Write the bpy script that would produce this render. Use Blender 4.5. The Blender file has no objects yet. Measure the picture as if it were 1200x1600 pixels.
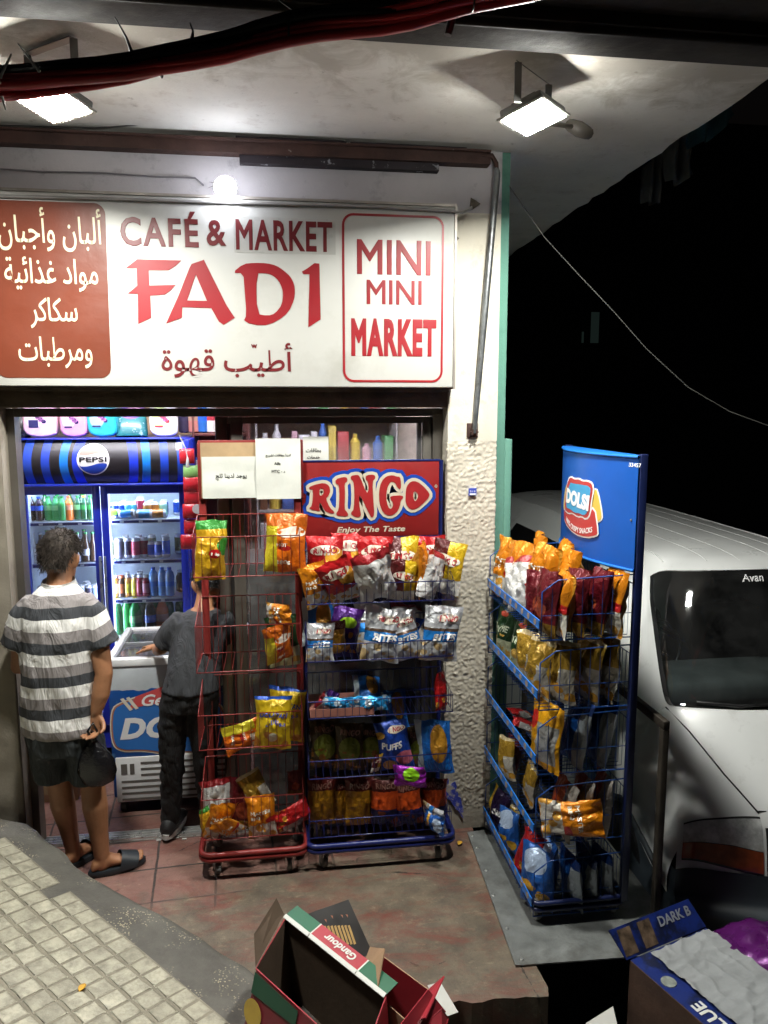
import bpy, bmesh, math, random
from mathutils import Vector, Matrix, noise
R = math.radians
V = Vector
random.seed(7)
sc = bpy.context.scene
COL = sc.collection

# ---------------------------------------------------------------- camera
CAM_LOC = V((0, -3.94, 2.35)); PITCH, YAW = R(7.8), R(8.0)
cd = bpy.data.cameras.new('camera')
cd.sensor_fit = 'VERTICAL'; cd.sensor_height = 36.0; cd.lens = 36.0 * 1200 / 1600
cd.clip_end = 500; cd.clip_start = .05
cam = bpy.data.objects.new('camera', cd); COL.objects.link(cam)
FW = V((math.sin(YAW)*math.cos(PITCH), math.cos(YAW)*math.cos(PITCH), -math.sin(PITCH)))
RT = V((math.cos(YAW), -math.sin(YAW), 0)); UP = RT.cross(FW)
cam.matrix_world = Matrix.Translation(CAM_LOC) @ Matrix((RT, UP, -FW)).transposed().to_4x4()
sc.camera = cam

# ---------------------------------------------------------------- night sky and exposure
w = bpy.data.worlds.new('World'); sc.world = w; w.use_nodes = True
nt = w.node_tree; bg = nt.nodes['Background']
sky = nt.nodes.new('ShaderNodeTexSky'); sky.sky_type = 'NISHITA'; sky.sun_disc = False
sky.sun_elevation = R(-4); sky.sun_rotation = R(200)
nt.links.new(sky.outputs[0], bg.inputs[0]); bg.inputs[1].default_value = 0.12
sc.view_settings.view_transform = 'Standard'; sc.view_settings.look = 'None'
sc.view_settings.exposure = 0.12; sc.view_settings.gamma = 1.0
sc.render.engine = 'CYCLES'
cy = sc.cycles
cy.max_bounces = 10; cy.diffuse_bounces = 5; cy.glossy_bounces = 3; cy.transparent_max_bounces = 12
cy.transmission_bounces = 4; cy.sample_clamp_indirect = 4; cy.sample_clamp_direct = 0
cy.use_denoising = True; cy.caustics_reflective = False; cy.caustics_refractive = False
FLOOD = 880.0; BULB = 46.0; TUBE = 210.0; COOLER = 58.0      # brightness of the lit lamps in the photograph

def at(u, v, ax, val):
    """photo pixel -> world point on the plane axis=val"""
    d = FW*1200 + RT*(u-600) + UP*(800-v)
    return CAM_LOC + d * ((val - CAM_LOC[ax]) / d[ax])

# ---------------------------------------------------------------- materials
class NT:
    def __init__(s, name):
        s.m = bpy.data.materials.new(name); s.m.use_nodes = True
        s.t = s.m.node_tree; s.b = s.t.nodes['Principled BSDF']; s.o = s.t.nodes['Material Output']
        s._co = None
    def n(s, typ, **kw):
        x = s.t.nodes.new(typ)
        for k, v in kw.items(): setattr(x, k, v)
        return x
    def l(s, a, b): s.t.links.new(a, b)
    def co(s):
        if s._co is None: s._co = s.n('ShaderNodeTexCoord').outputs['Object']
        return s._co
    def xyz(s):
        if not hasattr(s, '_x'):
            x = s.n('ShaderNodeSeparateXYZ'); s.l(s.co(), x.inputs[0]); s._x = x.outputs
        return s._x
    def math(s, op, a, b=None, c=None, clamp=False):
        x = s.n('ShaderNodeMath', operation=op, use_clamp=clamp)
        for i, q in enumerate((a, b, c)):
            if q is None: continue
            if isinstance(q, (int, float)): x.inputs[i].default_value = q
            else: s.l(q, x.inputs[i])
        return x.outputs[0]
    def noise(s, scale, detail=4, rough=.6, vec=None, dist=0):
        x = s.n('ShaderNodeTexNoise'); x.inputs['Scale'].default_value = scale
        x.inputs['Detail'].default_value = detail; x.inputs['Roughness'].default_value = rough
        x.inputs['Distortion'].default_value = dist
        s.l(vec or s.co(), x.inputs['Vector']); return x.outputs['Fac']
    def step(s, f, lo, hi):
        x = s.n('ShaderNodeMapRange'); x.inputs['From Min'].default_value = lo; x.inputs['From Max'].default_value = hi
        s.l(f, x.inputs['Value']); return x.outputs[0]
    def mix(s, f, a, b):
        x = s.n('ShaderNodeMix', data_type='RGBA')
        for i, q in ((0, f), (6, a), (7, b)):
            if isinstance(q, (int, float)): x.inputs[i].default_value = q
            elif isinstance(q, tuple): x.inputs[i].default_value = (*q[:3], 1)
            else: s.l(q, x.inputs[i])
        return x.outputs[2]
    def bump(s, h, strength, dist=.01, prev=None):
        x = s.n('ShaderNodeBump'); x.inputs['Strength'].default_value = strength; x.inputs['Distance'].default_value = dist
        s.l(h, x.inputs['Height'])
        if prev: s.l(prev, x.inputs['Normal'])
        s.l(x.outputs[0], s.b.inputs['Normal']); return x.outputs[0]

def col(h):
    if isinstance(h, tuple): return h
    f = lambda c: ((c/255+.055)/1.055)**2.4 if c > 10 else c/255/12.92
    return tuple(f(int(h[i:i+2], 16)) for i in (0, 2, 4))

def M(name, c, r=.5, m=0., var=.18, vs=6., bump=0., bs=40., dirt=None, em=None, rv=.1, coat=0., trans=0.):
    k = NT(name); c = col(c)
    base = c
    if var:
        f = k.noise(vs, 5)
        base = k.mix(k.step(f, .3, .7), tuple(x*(1-var) for x in c), tuple(min(1, x*(1+var)) for x in c))
    if dirt:                                   # dirt = (colour, scale, threshold, softness)
        f2 = k.noise(dirt[1], 7, .68)
        base = k.mix(k.step(f2, dirt[2], dirt[2]+dirt[3]), base, col(dirt[0]))
    if isinstance(base, tuple): k.b.inputs['Base Color'].default_value = (*base, 1)
    else: k.l(base, k.b.inputs['Base Color'])
    k.b.inputs['Roughness'].default_value = r
    if rv:
        f3 = k.noise(vs*2.3, 4); k.l(k.step(f3, -.5*0+.2, .8), (mr := k.n('ShaderNodeMapRange')).inputs[0])
        mr.inputs['To Min'].default_value = max(.03, r-rv); mr.inputs['To Max'].default_value = min(1, r+rv)
        k.l(mr.outputs[0], k.b.inputs['Roughness'])
    k.b.inputs['Metallic'].default_value = m
    k.b.inputs['Coat Weight'].default_value = coat
    if trans: k.b.inputs['Transmission Weight'].default_value = trans
    if bump: k.bump(k.noise(bs, 6, .65), bump)
    if em:
        k.b.inputs['Emission Color'].default_value = (*col(em[0]), 1); k.b.inputs['Emission Strength'].default_value = em[1]
    return k.m

def P(name, base, layers, r=.35, m=0., bump=0., bs=25., wob=0.):
    """printed material: layers drawn over base in the object's own x,z coordinates"""
    k = NT(name); X = k.xyz(); x, y, z = X[0], X[1], X[2]
    if wob:
        nz = k.math('MULTIPLY', k.math('SUBTRACT', k.noise(9, 2), .5), wob)
        x = k.math('ADD', x, nz); z = k.math('ADD', z, nz)
    c = col(base)
    for L in layers:
        kind = L[0]
        if kind == 'band':
            q = z if L[1] == 'z' else x
            f = k.math('MULTIPLY', k.math('GREATER_THAN', q, L[2]), k.math('LESS_THAN', q, L[3]))
        elif kind == 'ell':
            a = k.math('DIVIDE', k.math('SUBTRACT', x, L[1]), L[3]); b = k.math('DIVIDE', k.math('SUBTRACT', z, L[2]), L[4])
            f = k.math('LESS_THAN', k.math('ADD', k.math('MULTIPLY', a, a), k.math('MULTIPLY', b, b)), 1)
        elif kind == 'rect':
            f = k.math('MULTIPLY', k.math('LESS_THAN', k.math('ABSOLUTE', k.math('SUBTRACT', x, (L[1]+L[2])/2)), (L[2]-L[1])/2),
                       k.math('LESS_THAN', k.math('ABSOLUTE', k.math('SUBTRACT', z, (L[3]+L[4])/2)), (L[4]-L[3])/2))
        elif kind == 'back': f = k.math('GREATER_THAN', y, L[1])
        elif kind == 'chips':                         # scattered round chips within z range
            vo = k.n('ShaderNodeTexVoronoi'); vo.inputs['Scale'].default_value = L[1]; k.l(k.co(), vo.inputs['Vector'])
            f = k.math('MULTIPLY', k.math('LESS_THAN', vo.outputs['Distance'], .42),
                       k.math('MULTIPLY', k.math('GREATER_THAN', z, L[2]), k.math('LESS_THAN', z, L[3])))
        elif kind == 'noise': f = k.step(k.noise(L[1], 5), L[2], L[2]+.08)
        c = k.mix(f, c, col(L[-1]))
    f = k.noise(5, 4); c = k.mix(k.math('MULTIPLY', k.step(f, .35, .75), .25), c, (.03, .025, .02))
    k.l(c, k.b.inputs['Base Color']); k.b.inputs['Roughness'].default_value = r; k.b.inputs['Metallic'].default_value = m
    if bump: k.bump(k.noise(bs, 3, .5, dist=1.2), bump, .02)
    return k.m

def glass(name, dust=.12, tint=(1, 1, 1), rough=.03, refl=.06):
    k = NT(name); t = k.t
    tr = k.n('ShaderNodeBsdfTransparent'); tr.inputs[0].default_value = (*tint, 1)
    gl = k.n('ShaderNodeBsdfGlossy'); gl.inputs['Roughness'].default_value = rough
    fr = k.n('ShaderNodeFresnel'); fr.inputs[0].default_value = 1.45
    ms = k.n('ShaderNodeMixShader'); k.l(k.math('ADD', fr.outputs[0], refl-.04), ms.inputs[0]); k.l(tr.outputs[0], ms.inputs[1]); k.l(gl.outputs[0], ms.inputs[2])
    df = k.n('ShaderNodeBsdfDiffuse'); df.inputs[0].default_value = (.5, .5, .5, 1)
    m2 = k.n('ShaderNodeMixShader'); k.l(k.math('MULTIPLY', k.step(k.noise(4, 6, .7), .3, .8), dust), m2.inputs[0])
    k.l(ms.outputs[0], m2.inputs[1]); k.l(df.outputs[0], m2.inputs[2]); k.l(m2.outputs[0], k.o.inputs[0])
    return k.m

def emis(name, c, s):
    k = NT(name); e = k.n('ShaderNodeEmission'); e.inputs[0].default_value = (*col(c), 1); e.inputs[1].default_value = s
    k.l(e.outputs[0], k.o.inputs[0]); return k.m

# ---------------------------------------------------------------- mesh builder
_text = {}
class MB:
    def __init__(s): s.v = []; s.f = []; s.mi = []; s.sm = []
    def add(s, vs, fs, mi=0, sm=False):
        n = len(s.v); s.v += [V(p) for p in vs]
        for f in fs: s.f.append([i+n for i in f]); s.mi.append(mi); s.sm.append(sm)
        return s
    def box(s, lo, hi, mi=0, X=None):
        (a, b, c), (d, e, g) = lo, hi
        vs = [V(p) for p in ((a,b,c),(d,b,c),(d,e,c),(a,e,c),(a,b,g),(d,b,g),(d,e,g),(a,e,g))]
        if X: vs = [X @ p for p in vs]
        return s.add(vs, [(0,3,2,1),(4,5,6,7),(0,1,5,4),(1,2,6,5),(2,3,7,6),(3,0,4,7)], mi)
    def bbox(s, lo, hi, b=.006, mi=0, X=None, seg=2):
        bm = bmesh.new(); bmesh.ops.create_cube(bm, size=1)
        for q in bm.verts: q.co = V(((lo[i]+hi[i])/2 + q.co[i]*(hi[i]-lo[i]) for i in range(3)))
        bmesh.ops.bevel(bm, geom=bm.edges[:], offset=b, segments=seg, affect='EDGES', profile=.5)
        return s.frombm(bm, mi, X, True)
    def frombm(s, bm, mi=0, X=None, sm=False):
        bm.verts.index_update()
        s.add([(X @ q.co if X else q.co.copy()) for q in bm.verts], [[q.index for q in f.verts] for f in bm.faces], mi, sm); bm.free(); return s
    def tube(s, pts, r, n=6, mi=0, cap=True, round=False, flat=1.):
        pts = [V(p) for p in pts]; rs = list(r) if isinstance(r, (list, tuple)) else [r]*len(pts)
        if round:
            d0 = (pts[0]-pts[1]).normalized(); d1 = (pts[-1]-pts[-2]).normalized()
            pts = [pts[0]+d0*rs[0]*.92, pts[0]+d0*rs[0]*.6] + pts + [pts[-1]+d1*rs[-1]*.6, pts[-1]+d1*rs[-1]*.92]
            rs = [rs[0]*.35, rs[0]*.8] + rs + [rs[-1]*.8, rs[-1]*.35]
        rings = []; nrm = None
        for i, p in enumerate(pts):
            t = (pts[min(i+1, len(pts)-1)] - pts[max(i-1, 0)]).normalized()
            if nrm is None: nrm = t.cross(V((0, 0, 1))); nrm = nrm.normalized() if nrm.length > .05 else V((1, 0, 0))
            nrm = (nrm - t*nrm.dot(t)).normalized(); bn = t.cross(nrm)
            rings.append([p + nrm*math.cos(2*math.pi*k/n)*rs[i] + bn*math.sin(2*math.pi*k/n)*rs[i]*flat for k in range(n)])
        return s.loft(rings, cap, mi)
    def loft(s, rings, cap=True, mi=0, sm=True):
        n = len(rings[0]); vs = [p for r in rings for p in r]; fs = []
        for i in range(len(rings)-1):
            for k in range(n): fs.append((i*n+k, i*n+(k+1) % n, (i+1)*n+(k+1) % n, (i+1)*n+k))
        s.add(vs, fs, mi, sm)
        if cap: s.add(rings[0][::-1], [list(range(n))], mi); s.add(rings[-1], [list(range(n))], mi)
        return s
    def ell(s, secs, n=20, mi=0, cap=True, pw=1.):
        """secs: (z, cx, cy, rx, ry) elliptical sections"""
        rings = []
        for z, cx, cy_, rx, ry in secs:
            ring = []
            for k in range(n):
                a = 2*math.pi*k/n; c, q = math.cos(a), math.sin(a)
                ring.append(V((cx+rx*math.copysign(abs(c)**pw, c), cy_+ry*math.copysign(abs(q)**pw, q), z)))
            rings.append(ring)
        return s.loft(rings, cap, mi)
    def lathe(s, prof, o=(0, 0, 0), n=14, mis=None, X=None):
        for i in range(len(prof)-1):
            rs = [[V((o[0]+r*math.cos(2*math.pi*k/n), o[1]+r*math.sin(2*math.pi*k/n), o[2]+z)) for k in range(n)] for r, z in prof[i:i+2]]
            if X: rs = [[X @ p for p in q] for q in rs]
            s.loft(rs, False, mis[i] if mis else 0)
        return s
    def grid(s, fn, nu, nv, mi=0, sm=True):
        vs = [fn(i/nu, j/nv) for j in range(nv+1) for i in range(nu+1)]
        return s.add(vs, [(j*(nu+1)+i, j*(nu+1)+i+1, (j+1)*(nu+1)+i+1, (j+1)*(nu+1)+i) for j in range(nv) for i in range(nu)], mi, sm)
    def slab(s, pts, off, mi=0):
        """closed polygon pts (3-D) extruded by vector off"""
        pts = [V(p) for p in pts]; off = V(off); n = len(pts)
        s.add(pts + [p+off for p in pts], [list(range(n))[::-1], list(range(n, 2*n))] + [(i, (i+1) % n, n+(i+1) % n, n+i) for i in range(n)], mi); return s
    def flat(s, me, fn, mi, cuts=None, cutsz=None):
        """2-D filled mesh (x, y, z=thickness) placed by fn(x, y, z)"""
        bm = bmesh.new(); bm.from_mesh(me)
        bmesh.ops.triangulate(bm, faces=[f for f in bm.faces if len(f.verts) > 4])
        for cs, ax in ((cuts, 0), (cutsz, 1)):
            for c in cs or []:
                no = (1, 0, 0) if ax == 0 else (0, 1, 0); co = (c, 0, 0) if ax == 0 else (0, c, 0)
                bmesh.ops.bisect_plane(bm, geom=bm.verts[:]+bm.edges[:]+bm.faces[:], plane_co=co, plane_no=no)
        for q in bm.verts: q.co = fn(q.co.x, q.co.y, q.co.z)
        return s.frombm(bm, mi)
    def text(s, body, fn, mi=0, bold=0., shear=0., w=1., h=None, spacing=1., cuts=None):
        """text fitted into a w x h box centred on 0, placed by fn(x, y, z); z runs 0..1"""
        me = textmesh(body, bold, shear, spacing)
        xs = [q.co.x for q in me.vertices]; ys = [q.co.y for q in me.vertices]; zs = [q.co.z for q in me.vertices]
        x0, x1, y0, y1, z0 = min(xs), max(xs), min(ys), max(ys), min(zs); dz = (max(zs)-z0) or 1
        kx = w/(x1-x0); ky = h/(y1-y0) if h else kx
        bm = bmesh.new(); bm.from_mesh(me)
        for q in bm.verts: q.co = V(((q.co.x-(x0+x1)/2)*kx, (q.co.y-(y0+y1)/2)*ky, (q.co.z-z0)/dz))
        for c in cuts or []:
            bmesh.ops.bisect_plane(bm, geom=bm.verts[:]+bm.edges[:]+bm.faces[:], plane_co=(c, 0, 0), plane_no=(1, 0, 0))
        for q in bm.verts: q.co = fn(q.co.x, q.co.y, q.co.z)
        return s.frombm(bm, mi)
    def mesh(s, name, mats):
        me = bpy.data.meshes.new(name); me.from_pydata(s.v, [], s.f)
        for m in (mats if isinstance(mats, (list, tuple)) else [mats]): me.materials.append(m)
        me.polygons.foreach_set('material_index', s.mi); me.polygons.foreach_set('use_smooth', s.sm)
        me.update(); return me

def textmesh(body, bold=0., shear=0., spacing=1.):
    key = (body, bold, shear, spacing)
    if key not in _text:
        c = bpy.data.curves.new('lettering', 'FONT'); c.body = body; c.resolution_u = 3; c.shear = shear; c.space_character = spacing
        c.extrude = .01; c.bevel_depth = max(0, bold); c.bevel_resolution = 1 if bold > 0 else 0; c.offset = max(0, -bold)
        o = bpy.data.objects.new('lettering', c); _text[key] = bpy.data.meshes.new_from_object(o)
        bpy.data.objects.remove(o); bpy.data.curves.remove(c)
    return _text[key]

def shape(polys, bevel=0., res=1, ext=.001):
    """filled 2-D outline(s), inner ones cut holes -> mesh in x,y"""
    c = bpy.data.curves.new('outline', 'CURVE'); c.dimensions = '2D'; c.fill_mode = 'BOTH'; c.extrude = ext; c.bevel_depth = bevel; c.bevel_resolution = res
    for p in polys:
        sp = c.splines.new('POLY'); sp.points.add(len(p)-1); sp.use_cyclic_u = True
        for i, q in enumerate(p): sp.points[i].co = (q[0], q[1], 0, 1)
    o = bpy.data.objects.new('outline', c); me = bpy.data.meshes.new_from_object(o)
    bpy.data.objects.remove(o); bpy.data.curves.remove(c); return me

def smooth2(p, it=2):
    for _ in range(it):
        p = [q for i in range(len(p)) for q in (tuple(.75*a+.25*b for a, b in zip(p[i], p[(i+1) % len(p)])), tuple(.25*a+.75*b for a, b in zip(p[i], p[(i+1) % len(p)])))]
    return p

def rrect(x0, x1, y0, y1, r, n=5):
    out = []
    for cx, cy_, a0 in ((x1-r, y1-r, 0), (x0+r, y1-r, 90), (x0+r, y0+r, 180), (x1-r, y0+r, 270)):
        out += [(cx+r*math.cos(R(a0+90*i/n)), cy_+r*math.sin(R(a0+90*i/n))) for i in range(n+1)]
    return out

# Arabic letters joined by their presentation forms: isolated, final, initial, medial
_AR = {'ا': (0xFE8D, 2), 'أ': (0xFE83, 2), 'ب': (0xFE8F, 4), 'ة': (0xFE93, 2), 'ت': (0xFE95, 4), 'ث': (0xFE99, 4), 'ج': (0xFE9D, 4),
       'د': (0xFEA9, 2), 'ذ': (0xFEAB, 2), 'ر': (0xFEAD, 2), 'س': (0xFEB1, 4), 'ش': (0xFEB5, 4), 'ط': (0xFEC1, 4), 'غ': (0xFECD, 4),
       'ق': (0xFED5, 4), 'ك': (0xFED9, 4), 'ل': (0xFEDD, 4), 'م': (0xFEE1, 4), 'ن': (0xFEE5, 4), 'ه': (0xFEE9, 4), 'و': (0xFEED, 2),
       'ي': (0xFEF1, 4), 'ئ': (0xFE89, 4), 'خ': (0xFEA5, 4)}
def arabic(s):
    words = []
    for wd in s.split(' '):
        o = []
        for i, ch in enumerate(wd):
            b, n = _AR[ch]; prev = i > 0 and _AR[wd[i-1]][1] == 4; nxt = i < len(wd)-1 and n == 4
            o.append(chr(b + (3 if prev and nxt else 2 if nxt else 1 if prev else 0)))
        words.append(''.join(reversed(o)))
    return ' '.join(reversed(words))

# ---------------------------------------------------------------- objects
_W = {}
def thing(name, label, cat, loc=(0, 0, 0), rz=0., group=None, rot=None):
    o = bpy.data.objects.new(name, None); o.empty_display_size = .05; COL.objects.link(o)
    o.location = loc; o.rotation_euler = rot if rot else (0, 0, rz); o['label'] = label; o['category'] = cat
    if group: o['group'] = group
    _W[o.name] = Matrix.LocRotScale(o.location, o.rotation_euler, None); return o
def part(name, mb, mats, parent, local=False, label=None):
    """a mesh child; vertices are world coordinates unless local"""
    if not local:
        inv = _W[parent.name].inverted(); mb.v = [inv @ p for p in mb.v]
    o = bpy.data.objects.new(name, mb.mesh(name, mats)); COL.objects.link(o); o.parent = parent
    _W[o.name] = _W[parent.name]
    if label: o['label'] = label
    return o
def solid(name, mb, mats, label, cat, group=None, kind=None, loc=None, rot=(0, 0, 0)):
    """a thing that is one mesh; world vertices are moved to an origin at its base unless loc is given"""
    if loc is None:
        n = len(mb.v); c = V((sum(p.x for p in mb.v)/n, sum(p.y for p in mb.v)/n, min(p.z for p in mb.v)))
        mb.v = [p-c for p in mb.v]; loc = c
    o = bpy.data.objects.new(name, mb.mesh(name, mats)); COL.objects.link(o); o.location = loc; o.rotation_euler = rot
    _W[o.name] = Matrix.LocRotScale(o.location, o.rotation_euler, None)
    if kind: o['kind'] = kind
    else: o['label'] = label; o['category'] = cat
    if group: o['group'] = group
    return o
def struct(name, mb, mats): return solid(name, mb, mats, None, None, kind='structure', loc=(0, 0, 0))
def dup(o, loc, rot, label):
    c = o.copy(); COL.objects.link(c); c.location = loc; c.rotation_euler = rot; c['label'] = label
    for ch in o.children: d = ch.copy(); COL.objects.link(d); d.parent = c
    return c
def remesh(mb, voxel, it=3, name='body', mats=None):
    o = bpy.data.objects.new('t', mb.mesh(name, mats)); COL.objects.link(o)
    m = o.modifiers.new('r', 'REMESH'); m.mode = 'VOXEL'; m.voxel_size = voxel; m.use_smooth_shade = True
    s = o.modifiers.new('s', 'SMOOTH'); s.iterations = it; s.factor = .5
    me = bpy.data.meshes.new_from_object(o.evaluated_get(bpy.context.evaluated_depsgraph_get()))
    bpy.data.objects.remove(o); me.name = name
    out = MB(); out.add([q.co for q in me.vertices], [list(p.vertices) for p in me.polygons], 0, True); return out
ORD = ['leftmost', 'second', 'third', 'fourth', 'fifth', 'sixth', 'seventh', 'eighth', 'ninth', 'tenth', 'eleventh', 'twelfth']
def nth(i, n, side='left'): return 'only' if n == 1 else ORD[0] if i == 0 else 'rightmost' if i == n-1 else ORD[i] + ' from the ' + side

# ================================================================ ground
def ground_mat():
    k = NT('worn_floor'); X = k.xyz()
    pink = k.mix(k.step(k.noise(3, 5), .3, .7), col('8c6a5f'), col('684a42'))
    cem = k.mix(k.step(k.noise(5, 6, .7), .3, .7), col('4c443a'), col('746858'))
    # worn towards the street in a ragged line, red paint left in patches
    e = k.math('ADD', X[1], k.math('MULTIPLY', k.math('SUBTRACT', k.noise(3.5, 6, .7), .5), 1.1))
    e = k.math('SUBTRACT', e, k.math('MULTIPLY', X[0], .32))
    base = k.mix(k.step(e, -.36, -.2), cem, pink)
    rm = k.n('ShaderNodeMapping'); rm.inputs['Scale'].default_value = (1, 2.3, 1); rm.inputs['Rotation'].default_value = (0, 0, R(-6)); k.l(k.co(), rm.inputs[0])
    red = k.math('MULTIPLY', k.step(k.noise(2.6, 8, .75, rm.outputs[0], .8), .47, .66), .8)
    base = k.mix(red, base, col('6e352c'))
    pale = k.step(k.noise(6, 8, .8, rm.outputs[0]), .56, .7); base = k.mix(k.math('MULTIPLY', pale, .5), base, col('a89a80'))
    dark = k.step(k.noise(1.7, 6, .7), .52, .75); base = k.mix(k.math('MULTIPLY', dark, .6), base, col('3d3833'))
    spk = k.step(k.noise(46, 5, .75), .56, .7); base = k.mix(k.math('MULTIPLY', spk, .45), base, col('35312c'))
    scr = k.noise(9, 6, .7, None, 2.5); base = k.mix(k.math('MULTIPLY', k.step(scr, .55, .66), .4), base, col('4e4a44'))
    lt = k.step(k.noise(20, 6, .8), .6, .72); base = k.mix(k.math('MULTIPLY', lt, .35), base, col('b5a78f'))
    # tile joints
    br = k.n('ShaderNodeTexBrick'); br.offset = 0; br.inputs['Scale'].default_value = 1; br.inputs['Mortar Size'].default_value = .007
    br.inputs['Mortar Smooth'].default_value = .4
    br.inputs['Brick Width'].default_value = .3; br.inputs['Row Height'].default_value = .28
    mp = k.n('ShaderNodeMapping'); mp.inputs['Rotation'].default_value = (0, 0, R(-4)); mp.inputs['Location'].default_value = (.05, .1, 0)
    wv = k.n('ShaderNodeVectorMath', operation='ADD'); nz = k.n('ShaderNodeTexNoise'); nz.inputs['Scale'].default_value = 7; k.l(k.co(), nz.inputs['Vector'])
    sc_ = k.n('ShaderNodeVectorMath', operation='SCALE'); sc_.inputs['Scale'].default_value = .015; k.l(nz.outputs['Color'], sc_.inputs[0])
    k.l(k.co(), wv.inputs[0]); k.l(sc_.outputs[0], wv.inputs[1]); k.l(wv.outputs[0], mp.inputs[0]); k.l(mp.outputs[0], br.inputs['Vector'])
    jm = k.math('MULTIPLY', br.outputs['Fac'], k.step(e, -.45, -.15))
    base = k.mix(jm, base, col('39322d'))
    # cracks
    vo = k.n('ShaderNodeTexVoronoi', feature='DISTANCE_TO_EDGE'); vo.inputs['Scale'].default_value = 1.5; k.l(wv.outputs[0], vo.inputs['Vector'])
    ck = k.math('MULTIPLY', k.math('LESS_THAN', k.math('ADD', vo.outputs['Distance'], k.math('MULTIPLY', k.math('SUBTRACT', k.noise(16, 6, .8), .5), .05)), .004), k.step(k.noise(2.2, 3), .54, .58))
    base = k.mix(k.math('MULTIPLY', ck, .8), base, (.02, .018, .015))
    k.l(base, k.b.inputs['Base Color'])
    k.l(k.step(k.noise(6, 5), 1.3, -.2), k.b.inputs['Roughness'])
    n1 = k.bump(k.noise(28, 7, .7), .5, .01); n2 = k.bump(k.math('SUBTRACT', 1, k.math('MAXIMUM', jm, ck)), .6, .006, n1)
    return k.m
floor_m = ground_mat()
mb = MB()
random.seed(3)
edge = [(1.055, -.4), (1.052, -1.1), (1.06, -1.215), (1.045, -1.262)]
x = 1.0
while x > .0:
    edge.append((x, -1.255 + .05*(1-x)*.9 + random.uniform(-.012, .012))); x -= .045
outer = [(1.055, 3.2), *edge, (-.14, -1.04), (-.42, -.8), (-.95, -.44), (-1.29, -.06), (-2.4, -.05), (-2.4, 3.2)]
mb.slab([(a, b, 0) for a, b in outer], (0, 0, -.6))
struct('shop_floor', mb, floor_m)

def zp(x, y): return -.01 - .2*x - .04*y
def conc_mat():
    k = NT('kerb_concrete')
    base = k.mix(k.step(k.noise(4, 6, .65), .3, .7), col('47443f'), col('68655e'))
    base = k.mix(k.math('MULTIPLY', k.step(k.noise(2.3, 5), .5, .7), .6), base, col('383632'))
    vo = k.n('ShaderNodeTexVoronoi'); vo.inputs['Scale'].default_value = 85; k.l(k.co(), vo.inputs['Vector'])
    sp = k.math('MULTIPLY', k.math('LESS_THAN', vo.outputs['Distance'], .3), k.step(k.noise(5, 4), .52, .62))
    base = k.mix(k.math('MULTIPLY', sp, .75), base, col('bdb193'))
    k.l(base, k.b.inputs['Base Color']); k.b.inputs['Roughness'].default_value = .75
    n1 = k.bump(k.noise(40, 8, .7), .6, .01); k.bump(sp, .5, .004, n1); return k.m
conc_m = conc_mat()
mb = MB(); random.seed(5)
ed = [V((-2.4, -.035, 0)), V((-1.30, -.035, 0)), V((-1.2, -.13, 0)), V((-.937, -.42, 0)), V((-.66, -.62, 0)), V((-.401, -.793, 0)), V((-.122, -1.03, 0)), V((.1, -1.2, 0)), V((.3, -1.28, 0)), V((1.06, -1.29, 0))]
pts = []
for a, b in zip(ed, ed[1:]):
    n = max(1, int((b-a).length/.035))
    for i in range(n):
        p = a.lerp(b, i/n); p += V((noise.noise(p*9), noise.noise(p*9+V((7, 3, 1))), 0))*.018; pts.append(p)
pts += [ed[-1]]
def inset(p, d): return p + V((-.55, -.83, 0)).normalized()*d
prof = [(0, -.28), (0, -.035), (.006, -.013), (.022, -.003), (.04, 0)]
rings = [[V((inset(p, d).x, inset(p, d).y, zp(inset(p, d).x, inset(p, d).y)+dz)) for p in pts] for d, dz in prof]
n = len(pts)
mb.add([p for r in rings for p in r], [(i*n+k, (i+1)*n+k, (i+1)*n+k+1, i*n+k+1) for i in range(4) for k in range(n-1)], 0, True)
top = rings[-1] + [V((1.06, -6, zp(1.06, -6))), V((-4, -6, zp(-4, -6))), V((-4, -.08, zp(-4, -.08)))]
mb.add(top, [list(range(len(top)))])
struct('pavement_kerb', mb, conc_m)

# paving blocks, real little blocks standing 7 mm proud of the mortar
mb = MB(); random.seed(11)
gd = V((.717, -.697, 0)); gp = V((.697, .717, 0)); org = V((-.842, -.849, 0))
for i in range(-26, 3):
    for j in range(-22, 30):
        c = org + gp*(i*.098-.045) + gd*(j*.079+.03)
        lim = [.0, .0, -.02, .02][(j//3) % 4]
        edge_d = (c - V((-1.30, -.33, 0))).dot(gp)
        if edge_d > .02 + lim*.8 + .02*noise.noise(c*6): continue
        if c.x > -.12 or c.y > -.26 or c.x < -2.6 or c.y < -2.7: continue
        if random.random() < .012: continue
        l, wd = .0395-random.uniform(.0015, .003), .049-random.uniform(.0035, .0055)
        h = .004 + random.uniform(-.001, .001)
        rings = []
        for sx, hh in ((1, -.004), (1, h-.002), (.93, h)):
            ring = []
            for a, b in ((-1, -1), (1, -1), (1, 1), (-1, 1)):
                for q in range(3):
                    t = [(.9, 1), (.975, .975), (1, .9)][q if a*b > 0 else 2-q]
                    p = c + gd*(a*l*sx*t[0]) + gp*(b*wd*sx*t[1])
                    p += V((noise.noise(p*40), noise.noise(p*40+V((5, 5, 5))), 0))*.004
                    ring.append(V((p.x, p.y, zp(p.x, p.y)+hh)))
            rings.append(ring)
        nn = 12
        mq = [c + gd*a + gp*b for a, b in ((-.0395, -.049), (.0395, -.049), (.0395, .049), (-.0395, .049))]; mb.add([V((q.x, q.y, zp(q.x, q.y)+.0012)) for q in mq], [(0, 1, 2, 3)], 1)
        mb.loft(rings, False, 0, False); mb.add(rings[-1], [list(range(nn))], 0)
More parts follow.
